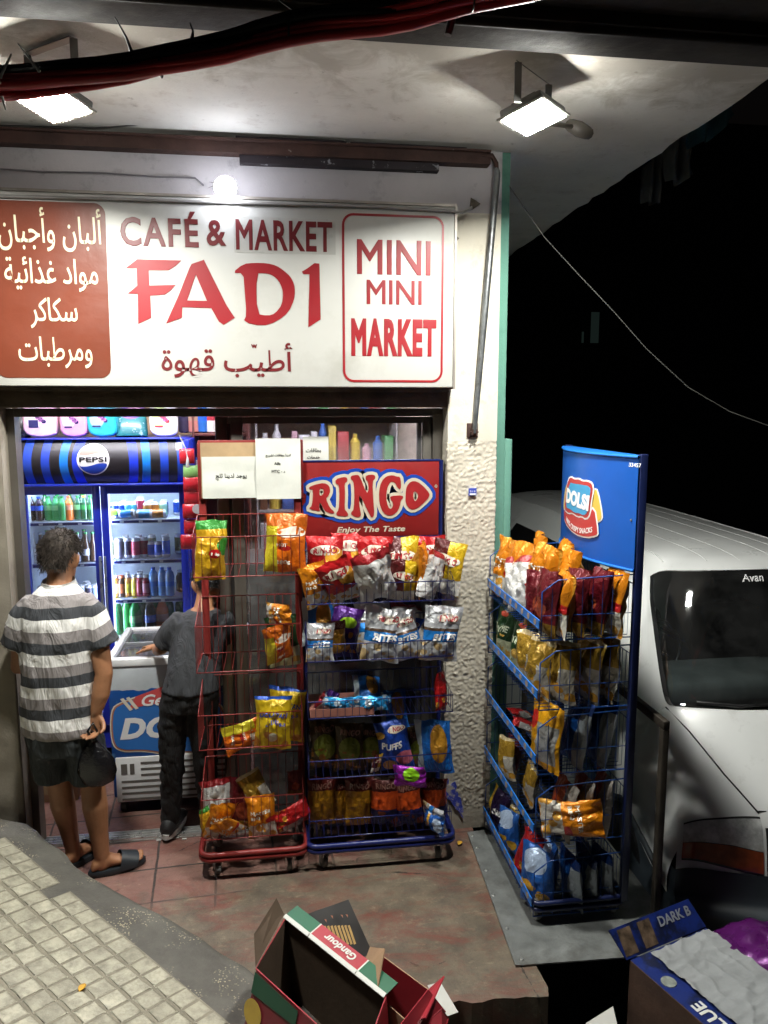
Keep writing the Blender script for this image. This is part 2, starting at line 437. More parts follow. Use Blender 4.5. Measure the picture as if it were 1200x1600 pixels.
k = NT('paving_block'); ge = k.n('ShaderNodeNewGeometry')
bl = k.mix(k.math('MULTIPLY', ge.outputs['Random Per Island'], 1.0), col('a39e8c'), col('c0bba7'))
bl = k.mix(k.math('MULTIPLY', k.step(k.noise(16, 7, .75), .42, .66), .7), bl, col('6a665a'))
bl = k.mix(k.math('MULTIPLY', k.step(k.noise(3, 5), .5, .75), .5), bl, col('757166'))
k.l(bl, k.b.inputs['Base Color']); k.b.inputs['Roughness'].default_value = .7; k.bump(k.noise(70, 6, .7), .4, .004)
struct('paving_blocks', mb, [k.m, M('paving_mortar', col('827c6d'), .9, var=.25, vs=12, bump=.4, bs=90)])

road_m = M('road_asphalt', (.035, .036, .038), .8, var=.3, vs=9, bump=.5, bs=120)
mb = MB(); mb.box((1.06, -9, -.75), (60, 60, -.56)); mb.box((-60, -60, -1.2), (1.06, -6, -.9)); struct('side_street', mb, road_m)

# chequer plate bridging the gap between the shop floor and the side street
plate_m = M('galvanised_plate', (.20, .21, .205), .5, .55, var=.3, vs=7, bump=.25, bs=60, dirt=((.07, .065, .055), 3, .5, .25), rv=.15)
mb = MB()
mb.slab([(.962, -1.09, .004), (1.75, -1.12, .004), (1.75, .0, .004), (1.012, -.06, .004)], (0, 0, .007))
pl = thing('steel_plate', 'grey steel floor plate screwed down under the blue rack', 'metal plate', (1.0, -1.0, .004))
part('plate', mb, plate_m, pl)
for i, (a, b) in enumerate([(1.0, -1.06), (.995, -.86), (1.0, -.62), (1.02, -.42), (1.025, -.22), (1.03, -.1)]):
    part('screw', MB().lathe([(0, .016), (.006, .0155), (.009, .0125), (.009, .011)], (a, b, 0), 10), M('zinc', (.5, .5, .48), .35, .9, var=0, rv=0) if i == 0 else bpy.data.materials['zinc'], pl)

# ================================================================ the building
def plaster(name, c, rough_low=False, c2=None, stain=False):
    k = NT(name); X = k.xyz()
    b = k.mix(k.step(k.noise(2.5, 6, .65), .3, .72), col(c), tuple(.8*q for q in col(c)))
    b = k.mix(k.math('MULTIPLY', k.step(k.noise(7, 7, .72), .55, .72), .45), b, col(c2 or '6d665a'))
    if rough_low:      # darker towards the ground in a ragged gradient rising 1.2 m
        g = k.math('MULTIPLY', k.step(k.math('ADD', X[2], k.math('MULTIPLY', k.noise(6, 5), .5)), 1.15, .1), .55)
        b = k.mix(g, b, col('4d463c'))
    if stain:          # damp stains and peeling paint along the outer edge
        e = k.math('ADD', k.noise(5, 7, .7, None, .6), k.math('MULTIPLY', k.math('ADD', X[1], .95), -.55, None, False))
        b = k.mix(k.math('MULTIPLY', k.step(e, .55, .72), .4), b, col('7d7058')); b = k.mix(k.math('MULTIPLY', k.step(k.noise(13, 6, .75), .62, .70), .45), b, col('6a5f52'))
    k.l(b, k.b.inputs['Base Color']); k.b.inputs['Roughness'].default_value = .8
    k.bump(k.noise(55, 7, .7), .35, .006); return k.m
cream = plaster('cream_paint', 'd6cfbf'); stucco = plaster('roughcast', 'cbc3b3', True)
lilac = plaster('offwhite_paint', 'b8b3b5', c2='565250'); oldwall = plaster('old_plaster', '8d8577', True, '4a453d')
soffit_m = plaster('soffit_paint', 'dedbd4', c2='a4968a', stain=True); turq = plaster('turquoise_paint', '5c8c7c', c2='345f53')
dkbrown = M('brown_steel', (.013, .0095, .0075), .75, 0, var=.4, vs=5, bump=.3, bs=30, dirt=((.03, .022, .016), 6, .55, .2))
wood_m = M('lintel_board', (.11, .08, .055), .65, var=.3, vs=8, bump=.3, bs=30, dirt=((.03, .025, .02), 5, .5, .2))
inner_m = plaster('inner_wall', 'b9ad9b'); dark_m = M('dark_wall', (.02, .02, .02), .9, var=.2)
bld = thing('shop_building', 'small street shop building with cream pillar and overhanging balcony', 'building', (0, .4, 0))
mb = MB(); mb.box((-4, 0, 2.4455), (.8895, .28, 3.318)); mb.box((-4, 0, 3.3185), (1.1545, .28, 3.618)); part('upper_wall', mb, lilac, bld)
mb = MB()
def leftwall(u, v):
    x, z = -4+u*2.68, -.3+v*2.744
    return V((x, -.012+.014*noise.noise(V((x*7, 3, z*7)))+.008*noise.noise(V((x*25, 3, z*25))), z))
mb.grid(leftwall, 80, 90); mb.box((-4, .02, -.3), (-1.322, .2, 2.444)); part('left_wall', mb, oldwall, bld)
# pillar: smooth above, hand-thrown roughcast below 2.17 m
mb = MB(); mb.box((.89, 0, 2.172), (1.154, .3, 3.318)); part('pillar', mb, cream, bld)
mb = MB()
def rough(p):
    q = V((p.x*38, p.y*38, p.z*30)); q += V((noise.noise(q*.45), 0, noise.noise(q*.45+V((9, 9, 9)))))*2.2
    r = 1-abs(noise.noise(q)); r = max(0, r-.74)/.26*max(0, min(1, .45+2.2*noise.noise(V((p.x*26, p.y*26, p.z*19)))))
    return .0045*r*(.35+.65*max(0, min(1, .5+noise.noise(p*3+V((1, 5, 2)))*1.2))) + .004*noise.noise(p*60)
def pil(u, v):
    z = v*2.172; L = .3+.264+.2; d = u*L; e = .012*noise.noise(V((0, 0, z*5)))
    if d < .3: p = V((.89+e, .3-d, z)); nn = V((-1, 0, 0))
    elif d < .564: p = V((.89+e+(d-.3)*(.264-e)/.264, 0, z)); nn = V((0, -1, 0))
    else: p = V((1.154, d-.564, z)); nn = V((1, 0, 0))
    return p + nn*rough(p)*(1 if z > .12 else .3) + V((0, 0, 0))
mb.grid(pil, 170, 480); part('pillar_roughcast', mb, stucco, bld)
bm_ = [(.895, .2), (.91, .33), (.925, .25), (.95, .3), (.965, .2), (.985, .19), (1.0, .12), (1.005, .05), (.985, .09), (.955, .12), (.93, .18)]
smr = M('blue_smear', (.04, .06, .4), .5, var=.4, vs=30, dirt=((.4, .36, .3), 30, .5, .1), bump=.5, bs=60)
for s_ in (smooth2(bm_, 1), rrect(.9, .918, .42, .52, .008)): part('paint_smear', MB().slab([(a+.012*noise.noise(V((a*70, b*70, 1))), -.0095, b+.01*noise.noise(V((a*70, b*70, 4)))) for a, b in smooth2(s_, 1)], (0, .006, 0)), smr, bld)
mb = MB()
mb.box((1.156, .012, -.56), (1.200, 7, 3.618)); mb.bbox((1.2005, .016, -.56), (1.246, 7, 2.18), .008); part('side_wall', mb, turq, bld)
mb = MB()
slab_edge = [(-4, -1.16)] + [(1.93+.012*random.uniform(-1, 1)+.0*i, -1.16+i*.12) for i in range(60)] + [(-4, 5.9)]
slab_edge = [(a + (.11*(b+1.16)/7 if a > 0 else 0), b) for a, b in slab_edge]
mb.slab([(a, b, 3.62) for a, b in slab_edge], (0, 0, .22)); part('balcony_slab', mb, soffit_m, bld)
mb = MB(); mb.bbox((-4, -1.33, 3.575), (4, -1.162, 3.95), .01); mb.bbox((-4, -1.75, 3.64), (4, -1.334, 3.95), .006); mb.box((-4, -1.345, 3.60), (4, -1.331, 3.64)); part('balcony_beam', mb, dkbrown, bld)
mb = MB(); mb.bbox((-1.33, .01, 2.345), (.9, .155, 2.444), .006); mb.box((-1.32, -.02, 2.425), (.888, .01, 2.444)); part('lintel', mb, wood_m, bld)
alu = M('brown_aluminium', (.17, .155, .135), .42, .75, var=.15, vs=4, bump=.08, bs=80, rv=.12); alud = M('dark_seal', (.015, .013, .012), .6, var=0, rv=0)
track = M('bright_aluminium', (.62, .62, .6), .32, .9, var=.25, vs=12, rv=.15)
df = part('door_frame', MB().box((-1.345, .12, .0), (-1.285, .21, 2.343)).box((.835, .12, 0), (.888, .21, 2.343)).box((-1.2845, .121, 2.30), (.8345, .209, 2.343)), alu, bld)
mb = MB()
for q in range(4): mb.box((-1.284, .125+q*.024, .0015), (.834, .125+q*.024+.007, .018))
mb.box((-1.284, .118, .001), (.834, .222, .006)); part('door_track', mb, track, bld)
mb = MB()
for xa, xb, y in ((-.312, -.252, .185), (-.232, -.17, .155)): mb.bbox((xa, y-.016, .02), (xb, y+.016, 2.298), .004)
mb.box((-.1695, .140, 2.265), (.79, .17, 2.298)); mb.box((-.1695, .140, .02), (.79, .17, .10)); mb.bbox((.785, .1395, .02), (.8345, .1705, 2.298), .004)
mb.box((-.2515, .172, 2.262), (.79, .199, 2.297)); mb.box((.76, .172, .02), (.784, .199, 2.262))
sd = part('sliding_door', mb, alu, bld)
mb = MB(); mb.box((-.17, .153, .10), (.786, .157, 2.265)); part('pane', mb, glass('door_glass', .34, (.86, .86, .9)), sd)
mb = MB().box((-.251, .172, .02), (-.233, .198, 2.262)); part('rubber_seal', mb, alud, sd)
# inside of the shop
mb = MB()
mb.box((-2.4, .22, 0.001), (-2.3, 3.2, 2.75)); mb.box((1.02, .301, 0.001), (1.1, 3.2, 2.75)); mb.box((-2.3, 3.1, .001), (1.02, 3.2, 2.75)); mb.box((-2.4, .22, 2.752), (1.1, 3.2, 2.8))
mb.box((-2.3, .2205, .001), (-1.346, .29, 2.75)); part('inner_wall', mb, inner_m, bld)
mb = MB()
for x0 in [(-.98), (-.62), (-1.34)]: mb.box((x0, 1.84, 1.9), (x0+.355, 1.86, 2.6))
part('wall_board', mb, M('plywood', (.36, .24, .13), .6, var=.2, vs=3), bld)

ct = thing('shop_counter', 'dark wooden counter standing right behind the sliding door', 'counter', (.45, .45, 0))
cwd = M('counter_wood', (.035, .02, .013), .55, var=.3, vs=5)
cbd = part('counter_body', MB().bbox((-.16, .27, .003), (1.0, .7, 1.46), .006), cwd, ct); part('counter_top', MB().bbox((-.18, .255, 1.4605), (1.015, .72, 1.495), .005), cwd, ct)
for q in range(3): part('back_panel', MB().bbox((-.12+q*.37, .2625, .12), (.2+q*.37, .2695, 1.38), .003), M('counter_panel_%d' % q, [(.05, .028, .018), (.042, .026, .02), (.055, .03, .018)][q], .5, var=.35, vs=3), ct)
# ---------------------------------------------------------------- rail, arm, loose plaster, stickers on the facade
rail = thing('shutter_rail', 'rusty brown steel rail running along the wall under the balcony', 'rail', (0, -.04, 3.54))
rust = M('rusty_steel', (.055, .026, .02), .7, .3, var=.4, vs=8, bump=.5, bs=50, dirt=((.22, .2, .19), 14, .66, .05))
mb = MB(); mb.box((-3, -.07, 3.535), (1.075, -.001, 3.595)); mb.box((-3, -.095, 3.585), (1.07, -.0705, 3.594)); part('rail_bar', mb, rust, rail)
mb = MB(); mb.box((-.145, -.05, 3.498), (.82, -.001, 3.534)); mb.tube([(-.16, -.07, 3.605), (.35, -.075, 3.604), (.36, -.08, 3.60)], .006); mb.tube([(.38, -.07, 3.603), (.95, -.075, 3.60)], .006)
part('cut_angle', mb, M('dark_rust', (.02, .014, .018), .7, .2, var=.4, dirt=((.3, .3, .32), 20, .62, .05)), rail)
arm = thing('awning_arm', 'grey steel awning arm leaning down the cream pillar', 'awning arm', (1.02, -.03, 2.2))
steel = M('old_galvanised', (.2, .21, .215), .42, .8, var=.35, vs=14, rv=.15, dirt=((.06, .05, .045), 9, .52, .2))
part('bar', MB().tube([(1.107, -.05, 3.53), (1.112, -.06, 3.50), (1.066, -.05, 2.85), (1.023, -.035, 2.215)], [.012, .016, .017, .012], 8), steel, arm)
part('hook', MB().tube([(1.02, -.06, 3.575), (1.08, -.07, 3.575), (1.107, -.055, 3.545), (1.11, -.055, 3.49)], .012, 7), rust, arm)
part('wall_bracket', MB().bbox((.99, -.008, 2.19), (1.05, -.0005, 2.265), .002).box((1.008, -.05, 2.205), (1.014, -.0085, 2.235)).box((1.03, -.05, 2.205), (1.036, -.0085, 2.235)).tube([(1.0, -.035, 2.22), (1.044, -.035, 2.22)], .006, 6), rust, arm)
mb = MB(); mb.slab([(1.004, -.0025, 1.885), (1.045, -.0025, 1.887), (1.045, -.0025, 1.925), (1.004, -.0025, 1.923)], (0, -.012, 0))
st = solid('door_sticker', mb, [M('sticker_blue', (.05, .08, .42), .4, var=.1)], 'small blue sticker on the roughcast pillar', 'sticker')
mb = MB(); mb.text('2 1 0', lambda x, y, z: V((1.0245+x, -.0152-z*.001, 1.908+y)), 0, .015, 0, .028); mb.box((1.008, -.0158, 1.889), (1.041, -.0149, 1.897))
part('sticker_print', mb, M('sticker_white', (.8, .8, .8), .5, var=0), st)
for k_, (u, v, s, dz) in enumerate([(712, 372, .018, .03), (741, 318, .05, .035)]):
    p = at(u, v, 1, -.003); mb = MB()
    mb.slab([(p.x+s*a+.008*random.uniform(-1, 1), -.004, p.z+dz*b) for a, b in [(-.6, -1), (.1, -.7), (.6, 0), (0, .5), (-.5, .8)]], (0, .0036, 0))
    solid('plaster_hole', mb, M('bare_plaster', (.1, .085, .065), .9, var=.5, vs=30) if k_ == 0 else bpy.data.materials['bare_plaster'], ['small chipped hole in the plaster beside the shop sign', 'dark torn patch of plaster above the sign corner'][k_], 'damage')

# ---------------------------------------------------------------- the shop sign
sg = thing('shop_sign', 'large white shop sign with red lettering over the door', 'sign', (-.3, -.06, 2.447))
SY = -.085
cream_w = M('sign_white', (.50, .495, .465), .42, var=.05, vs=2, dirt=((.38, .37, .33), 2.5, .52, .3), rv=.08, bump=.05, bs=5)
frame_m = M('sign_frame', (.3, .27, .24), .45, .4, var=.2)
mb = MB(); mb.bbox((-2.6, SY, 2.447), (.893, -.001, 3.322), .004); part('panel', mb, cream_w, sg)
mb = MB(); mb.box((.8935, SY-.006, 2.44), (.905, -.0015, 3.335)); mb.box((-2.6, SY-.006, 3.3225), (.893, -.0015, 3.335)); part('frame', mb, frame_m, sg)
def sp(u, v): p = at(u, v, 1, SY); return (p.x, p.z)
def put(off, t=.0015): return lambda x, y, z: V((x, SY-off-t*z, y))
def fit(mb, body, u0, v0, u1, v1, mi=0, bold=.0, off=.001, shear=0., spacing=1.):
    (xa, za), (xb, zb) = sp(u0, v1), sp(u1, v0); cx, cz = (xa+xb)/2, (za+zb)/2
    mb.text(body, lambda x, y, z: V((cx+x, SY-off-.0015*z, cz+y)), mi, bold, shear, xb-xa, zb-za, spacing)
sred = M('sign_red', col('8c111b'), .45, var=.06, vs=3); smar = M('sign_maroon', col('651419'), .45, var=.1, vs=3)
sbrown = M('sign_brown_film', col('6a3322'), .4, var=.12, vs=3, bump=.25, bs=7)
f34 = lambda pts: [sp(x/3.3333, 300+y/3.3333) for x, y in pts]
f26 = lambda pts: [sp(340+x/2.609, 300+y/2.609) for x, y in pts]
Fp = f34([(655,397),(715,350),(945,357),(915,385),(880,408),(775,408),(778,487),(915,484),(890,512),(860,535),(783,540),(788,655),(720,688),(718,530),(665,530),(715,488),(712,397)])
Ap = [f34([(865,685),(930,540),(985,400),(998,375),(1062,353),(1120,470),(1180,590),(1223,655),(1165,692),(1140,675),(1100,605),(950,600),(948,655)]), f34([(1020,430),(1078,567),(975,565)])]
Dp = [f26([(60,330),(105,293),(150,289),(200,290),(240,300),(270,320),(297,345),(312,375),(316,405),(312,440),(290,490),(240,530),(180,547),(105,530),(118,500),(110,400),(105,330)]),
      f26([(158,332),(190,331),(215,335),(240,352),(257,375),(268,410),(262,460),(235,495),(205,505),(160,497)])]
Ip = f26([(343,325),(365,312),(395,290),(415,292),(420,520),(370,552),(375,335),(350,335)])
mb = MB()
Dp = [smooth2(q, 1) for q in Dp]
for poly in ([Fp], Ap, Dp, [Ip]): mb.flat(shape(poly), put(.0015, 1), 0)
part('name_lettering', mb, sred, sg)
mb = MB(); fit(mb, 'CAFÉ', 189, 331, 309, 384, 0, .026, .001, 0, 1.14); part('lettering', mb, smar, sg)
mb = MB(); fit(mb, '&', 323, 344, 353, 384, 0, .024); part('lettering', mb, smar, sg)
mb = MB(); fit(mb, 'MARKET', 369, 347, 519, 390, 0, .026, .001, 0, 1.1); part('lettering', mb, smar, sg)
mb = MB(); (xa, za), (xb, zb) = sp(366, 394), sp(524, 343); mb.box((xa, SY-.0008, za), (xb, SY-.0002, zb)); part('film_patch', mb, M('sign_film', (.465, .46, .43), .3, var=.03), sg)
mb = MB(); fit(mb, 'MINI', 558, 377, 673, 428, 0, .016); part('lettering', mb, sred, sg)
mb = MB(); fit(mb, 'MINI', 573, 439, 659, 475, 0, .012); part('lettering', mb, sred, sg)
mb = MB(); fit(mb, 'MARKET', 549, 499, 682, 556, 0, .05, .001, 0, 1.16); part('lettering', mb, sred, sg)
mb = MB(); fit(mb, arabic('أطيب قهوة'), 253, 536, 457, 590, 0, -.012); (xa, za) = sp(397, 541)
mb.text('w', lambda x, y, z: V((xa+x, SY-.001-.0015*z, za+y)), 0, .04, 0, .03, .018); part('lettering', mb, smar, sg)
(xa, za), (xb, zb) = sp(536, 597), sp(694, 338); o = rrect(xa, xb, za, zb, .055, 6); i = rrect(xa+.011, xb-.011, za+.011, zb-.011, .044, 6)
part('border', MB().flat(shape([o, i]), put(.0015, 1), 0), sred, sg)
(xa, za), (xb, zb) = sp(-5, 590), sp(164, 318); xc = sp(174, 590)[0]; o = [(x_+(xc-xb)*max(0, min(1, (x_-xa)/(xb-xa)))*(zb-z_)/(zb-za), z_) for x_, z_ in rrect(xa, xb, za, zb, .05, 6)]
part('side_panel', MB().flat(shape([o]), put(.001, 1), 0), sbrown, sg)
mb = MB()
for s_, (u0, v0, u1, v1) in (('ألبان وأجبان', (-1, 327, 157, 391)), ('مواد غذائية', (9, 404, 152, 454)), ('سكاكر', (49, 466, 120, 513)), ('ومرطبات', (31, 527, 143, 575))):
    fit(mb, arabic(s_), u0, v0, u1, v1, 0, -.006, .003)
part('lettering', mb, M('sign_cream', col('ded5b4'), .45, var=.05), sg)

# ---------------------------------------------------------------- lamps
lampw = emis('flood_light', (1, 1, .93), FLOOD)
fl_body = M('lamp_alloy', (.25, .25, .24), .45, .7, var=.1); fl_rim = M('lamp_rim', (.55, .56, .53), .35, .3, var=.05)
def floodlight(cx, cy_, cz, rz, tilt, label):
    t = thing('floodlight', label, 'floodlight', (cx, cy_, cz), rot=(tilt, 0, rz), group='floodlights under the balcony')
    W = _W[t.name]
    part('housing', MB().bbox((-.108, -.088, .004), (.108, .088, .035), .008).box((-.07, -.05, .035), (.07, .05, .055)), fl_body, t, True)
    mb = MB()
    for a in ((-.118, -.098, -.106, .098), (.106, -.098, .118, .098)): mb.box((a[0], a[1], -.004), (a[2], a[3], .0035))
    mb.box((-.1055, -.098, -.004), (.1055, -.086, .0035)); mb.box((-.1055, .086, -.004), (.1055, .098, .0035)); part('rim', mb, fl_rim, t, True)
    part('lamp_panel', MB().box((-.0975, -.078, -.006), (.0975, .078, .0025)), lampw, t, True)
    a, b = W @ V((-.125, 0, .02)), W @ V((.125, 0, .02)); top = 3.613
    mb = MB(); 
    for p in (a, b): mb.box((p.x-.013, p.y-.004, p.z), (p.x+.013, p.y+.004, top-.006))
    mb.slab([(a.x-.012, a.y-.012, top-.005), (a.x+.012, a.y+.012, top-.005), (b.x+.012, b.y+.012, top-.005), (b.x-.012, b.y-.012, top-.005)], (0, 0, .004)); part('bracket', mb, fl_body, t)
    return t
floodlight(-.765, -.90, 3.42, R(-38), R(-13), 'lit white floodlight behind the cable bundle at left')
fr = floodlight(1.005, -.925, 3.45, R(44), R(-13), 'lit white floodlight with a motion sensor, above the pillar')
mb = MB(); mb.tube([(1.06, -.80, 3.48), at(896, 198, 1, -.63)], .01, 8); mb.tube([at(892, 196, 1, -.62), at(905, 202, 1, -.63), at(918, 208, 1, -.64)], [.026, .032, .026], 12, 0, True, True)
part('motion_sensor', mb, M('sensor_plastic', (.07, .062, .05), .5, var=.15), fr)
bt = thing('bulb_lamp', 'round lit bulb sticking out of the wall above the sign', 'bulb', (-.215, -.02, 3.36))
bp = at(352, 293, 1, -.17); bp = V((bp.x, -.17, bp.z))
part('bulb', MB().tube([bp+V((0, .02, 0)), bp, bp-V((0, .02, 0))], [.035, .052, .036], 16, 0, True, True), emis('bulb_light', (.86, .9, 1), BULB), bt)
part('lamp_holder', MB().tube([bp+V((0, .045, .0)), bp+V((0, .1, .01)), bp+V((0, .168, .02))], [.028, .022, .03], 12), M('lamp_holder_black', (.02, .02, .02), .5, var=0), bt)

# ---------------------------------------------------------------- cables
cb = thing('cable_bundle', 'thick black and red cable bundle hanging across the balcony front', 'cables', (0, -1.75, 3.3))
path = []
for i in range(41):
    t = i/40; x = -1.9+t*3.4
    u = [(-3, 2.6), (-.735, 3.155), (-.36, 3.215), (0, 3.325), (.33, 3.395), (.62, 3.47), (1.6, 3.66)]
    z = next((a[1]+(b[1]-a[1])*(x-a[0])/(b[0]-a[0]) for a, b in zip(u, u[1:]) if a[0] <= x <= b[0]), 3.7)
    path.append(V((x, -1.68, z + .03 + .012*noise.noise(V((x*4, 0, 0))))))
cblk = M('cable_black', (.006, .006, .007), .45, var=.2); cred = M('cable_red', (.36, .014, .018), .42, var=.35, vs=5); cgry = M('cable_grey', (.25, .24, .23), .5)
random.seed(21)
for i in range(22):
    a0, r0 = random.uniform(0, 6.28), .027*math.sqrt(random.random()); tw = random.uniform(1.0, 2.4); red = i in (3, 7, 9, 13, 17, 20)
    rr = random.uniform(.007, .016); lo = .018 if red else -.004
    part('cable', MB().tube([p + V((0, math.cos(a0+tw*j*.14)*r0*1.1-(.02 if red else 0), math.sin(a0+tw*j*.14)*r0 - (lo if 8 < j < 34 else 0))) for j, p in enumerate(path)], rr, 7), cred if red else cblk, cb)
for j in (9, 14, 19, 23, 29):
    c = path[j]; part('cable_tie', MB().tube([c+V((0, .036*math.cos(a*math.pi/8)-.004, .036*math.sin(a*math.pi/8)-.008)) for a in range(17)], .003, 5), cblk, cb)
for u, v, u2, v2, m in [(208, 88, 180, 27, 0), (300, 62, 297, 36, 0), (470, 28, 436, 0, 0)]:
    part('tie_tail', MB().tube([at(u, v, 1, -1.69), at((u+u2)/2+3, (v+v2)/2, 1, -1.69), at(u2, v2, 1, -1.68)], [.006, .003, .002], 5), cblk, cb)
mb = MB(); mb.tube([at(700, 55, 1, -1.62), at(706, 30, 1, -1.62), at(695, 0, 1, -1.64)], [.011, .014, .016], 6)
part('tie_tail', mb, cblk, cb)
tiew = M('tie_white', (.7, .7, .66), .4, var=0)
for u, v, u2, v2 in [(62, 112, 28, 68), (0, 122, 18, 84), (3, 150, 9, 172), (0, 130, -20, 100)]:
    part('tie_tail', MB().tube([at(u, v, 1, -1.75), at(u2, v2, 1, -1.74)], [.004, .002], 5), tiew, cb)
def wire(name, pts, r, m, label, cat='cable'): return solid(name, MB().tube(pts, r, 5), m, label, cat)
wp = [at(u, v, 1, .0) for u, v in [(795, 290), (850, 370), (905, 430), (960, 488), (1010, 545), (1075, 605), (1140, 643), (1230, 676)]]
wire('hanging_cable', [V((p.x, .0 + .25*i, 0))*0 + p for i, p in enumerate(wp)], .0026, M('wire_dull', (.1, .1, .09), .6), 'thin cable sagging from the wall corner out to the right')
wire('wall_cable', [at(u, v, 1, -.025) for u, v in [(-20, 262), (60, 268), (160, 270), (240, 276), (305, 278), (318, 290)]], .004, M('cable_dust', (.16, .15, .16), .7), 'dusty thin cable running along the wall to the bulb')
wire('wall_cable', [at(u, v, 1, -.11) for u, v in [(0, 196), (150, 200), (300, 190), (430, 176), (520, 196), (620, 212), (700, 218), (780, 222)]], .003, cblk, 'thin black cable pinned along the top of the wall')
wire('wall_cable', [at(u, v, 1, -.095) for u, v in [(-20, 306), (200, 312), (400, 318), (560, 322), (705, 330), (722, 332), (738, 324)]], .008, cgry, 'grey cable lying along the top edge of the sign')
mb = MB(); random.seed(2)
for q in range(14):
    p = V((-.24, -.05, 3.375)) if q < 8 else V((-.235, -.06, 3.56)); d = V((random.uniform(-1, 1)*.06, random.uniform(-.4, .2)*.05, random.uniform(-.5, 1)*.05)); mb.tube([p, p+d*.6+V((0, 0, .01)), p+d], [.002, .0015, .0008], 4)
solid('twig_tuft', mb, M('dry_twigs', (.05, .045, .04), .9), 'dark tuft of wire ends and cobweb left of the bulb', 'debris')
# torn awning cloth hanging off the balcony edge
clg = M('torn_cloth', (.16, .15, .13), .8, var=.3, vs=6); clb = M('torn_cloth_blue', (.06, .16, .19), .7, var=.3, vs=6)
def cloth(pts, y, m, label):
    mb = MB(); P3 = [at(u, v, 1, y) for u, v in pts]; n = len(P3)//2
    def fn(u, v):
        i = min(int(u*(n-1)), n-2); f = u*(n-1)-i; a = P3[i].lerp(P3[i+1], f); b = P3[2*n-1-i].lerp(P3[2*n-2-i], f)
        p = a.lerp(b, v); return p + V((0, .05*math.sin(u*13+v*2)+.03*noise.noise(p*8), .0))
    mb.grid(fn, 16, 8); n0 = len(mb.v); mb.grid(lambda u, v: fn(u, v)+V((0, .004, 0)), 16, 8); solid('torn_cloth', mb, m, label, 'cloth', 'torn cloth under the balcony edge')
cloth([(1078, 200), (1110, 180), (1150, 155), (1152, 176), (1115, 216), (1080, 230)], .4, clb, 'torn strip of blue cloth highest on the balcony edge')
cloth([(1035, 230), (1058, 215), (1080, 208), (1086, 270), (1062, 288), (1046, 280)], .55, clg, 'wide grey rag hanging off the balcony edge, below the blue strip')
cloth([(1005, 262), (1020, 248), (1034, 240), (1036, 316), (1022, 318), (1006, 316)], .8, clg, 'narrow dark grey rag, lowest on the balcony edge')

# ================================================================ drinks cooler
YF = 1.12
fr = thing('drinks_cooler', 'tall blue two-door drinks cooler with lit glass doors', 'cooler', (-1.08, YF, 0))
blue_m = M('cooler_blue', (.012, .03, .42), .3, var=.1, rv=.05, coat=.3); white_in = M('cooler_liner', (.62, .68, .74), .4, var=.05)
X0, X1, ZT = -1.615, -.545, 2.145
mb = MB(); mb.bbox((X0, YF+.05, .08), (X0+.03, YF+.66, ZT), .006); mb.bbox((X1-.03, YF+.05, .08), (X1, YF+.66, ZT), .006); mb.box((X0+.03, YF+.62, .08), (X1-.03, YF+.66, ZT-.03))
mb.box((X0+.03, YF+.05, ZT-.029), (X1-.03, YF+.62, ZT-.002)); mb.box((X0+.03, YF+.05, .08), (X1-.03, YF+.62, .24))
part('cabinet', mb, blue_m, fr)
mb = MB(); mb.box((X0+.031, YF+.06, .241), (X0+.045, YF+.618, 1.9)); mb.box((X1-.045, YF+.06, .241), (X1-.031, YF+.618, 1.9)); mb.box((X0+.046, YF+.6, .241), (X1-.046, YF+.618, 1.9)); mb.box((X0+.046, YF+.06, 1.885), (X1-.046, YF+.599, 1.9))
part('liner', mb, white_in, fr)
led = emis('cooler_led', (.75, .88, 1), COOLER)
mb = MB()
for x in (-1.128, -1.098): mb.box((x-.006, YF+.062, .5), (x+.006, YF+.07, 1.86))
mb.box((X0+.06, YF+.08, 1.872), (X1-.06, YF+.11, 1.884)); part('light_strip', mb, led, fr)
lay = [('band', 'x', -2, 2, '151318')]
for i, (r_, c) in enumerate([(.575, '151a8a'), (.545, '131118'), (.49, '1848c0'), (.44, '131118'), (.385, '1440b8'), (.335, '131118'), (.275, '0e7ce0'), (.225, '131118'), (.20, '1236d0'), (.145, '131118')]):
    lay.append(('ell', .02, .13, r_, r_*1.15+.08, c))
hm = P('cooler_header_print', '151318', lay, .42)
mb = MB(); zc, rr = (1.87+2.145)/2, .1375
def hd(u, v): z = 1.87+v*.275; return V((X0-.004+u*(X1-X0-.03), YF+.03-.085*math.sin(math.pi*(.12+.8*v)), z))
mb.grid(hd, 20, 14)
for x in (X0-.004, X0-.004+(X1-X0-.03)): mb.add([V((x, YF+.05, 1.87))] + [hd(0 if x < -1.2 else 1, j/14) for j in range(15)] + [V((x, YF+.05, ZT))], [list(range(17))])
mb.add([hd(0, 0), hd(1, 0), V((X1-.034, YF+.05, 1.87)), V((X0-.004, YF+.05, 1.87))], [(0, 1, 2, 3)]); mb.add([hd(0, 1), hd(1, 1), V((X1-.034, YF+.05, ZT)), V((X0-.004, YF+.05, ZT))], [(3, 2, 1, 0)])
hx = (X0+X1)/2
for i in range(len(mb.v)): mb.v[i] = mb.v[i] - V((hx, YF, 1.87))
h = bpy.data.objects.new('header', mb.mesh('header', hm)); COL.objects.link(h); h.parent = fr; h.location = V((hx, YF, 1.87)) - fr.location; _W['header'] = Matrix.Translation((hx, YF, 1.87))
part('header_trim', MB().bbox((X0-.006, YF-.058, 1.856), (X1-.03, YF+.045, 1.869), .003).bbox((X0-.006, YF-.02, 2.1455), (X1-.02, YF+.6, 2.153), .002).bbox((X1-.035, YF-.04, 1.872), (X1, YF+.049, 2.144), .006), blue_m, fr)
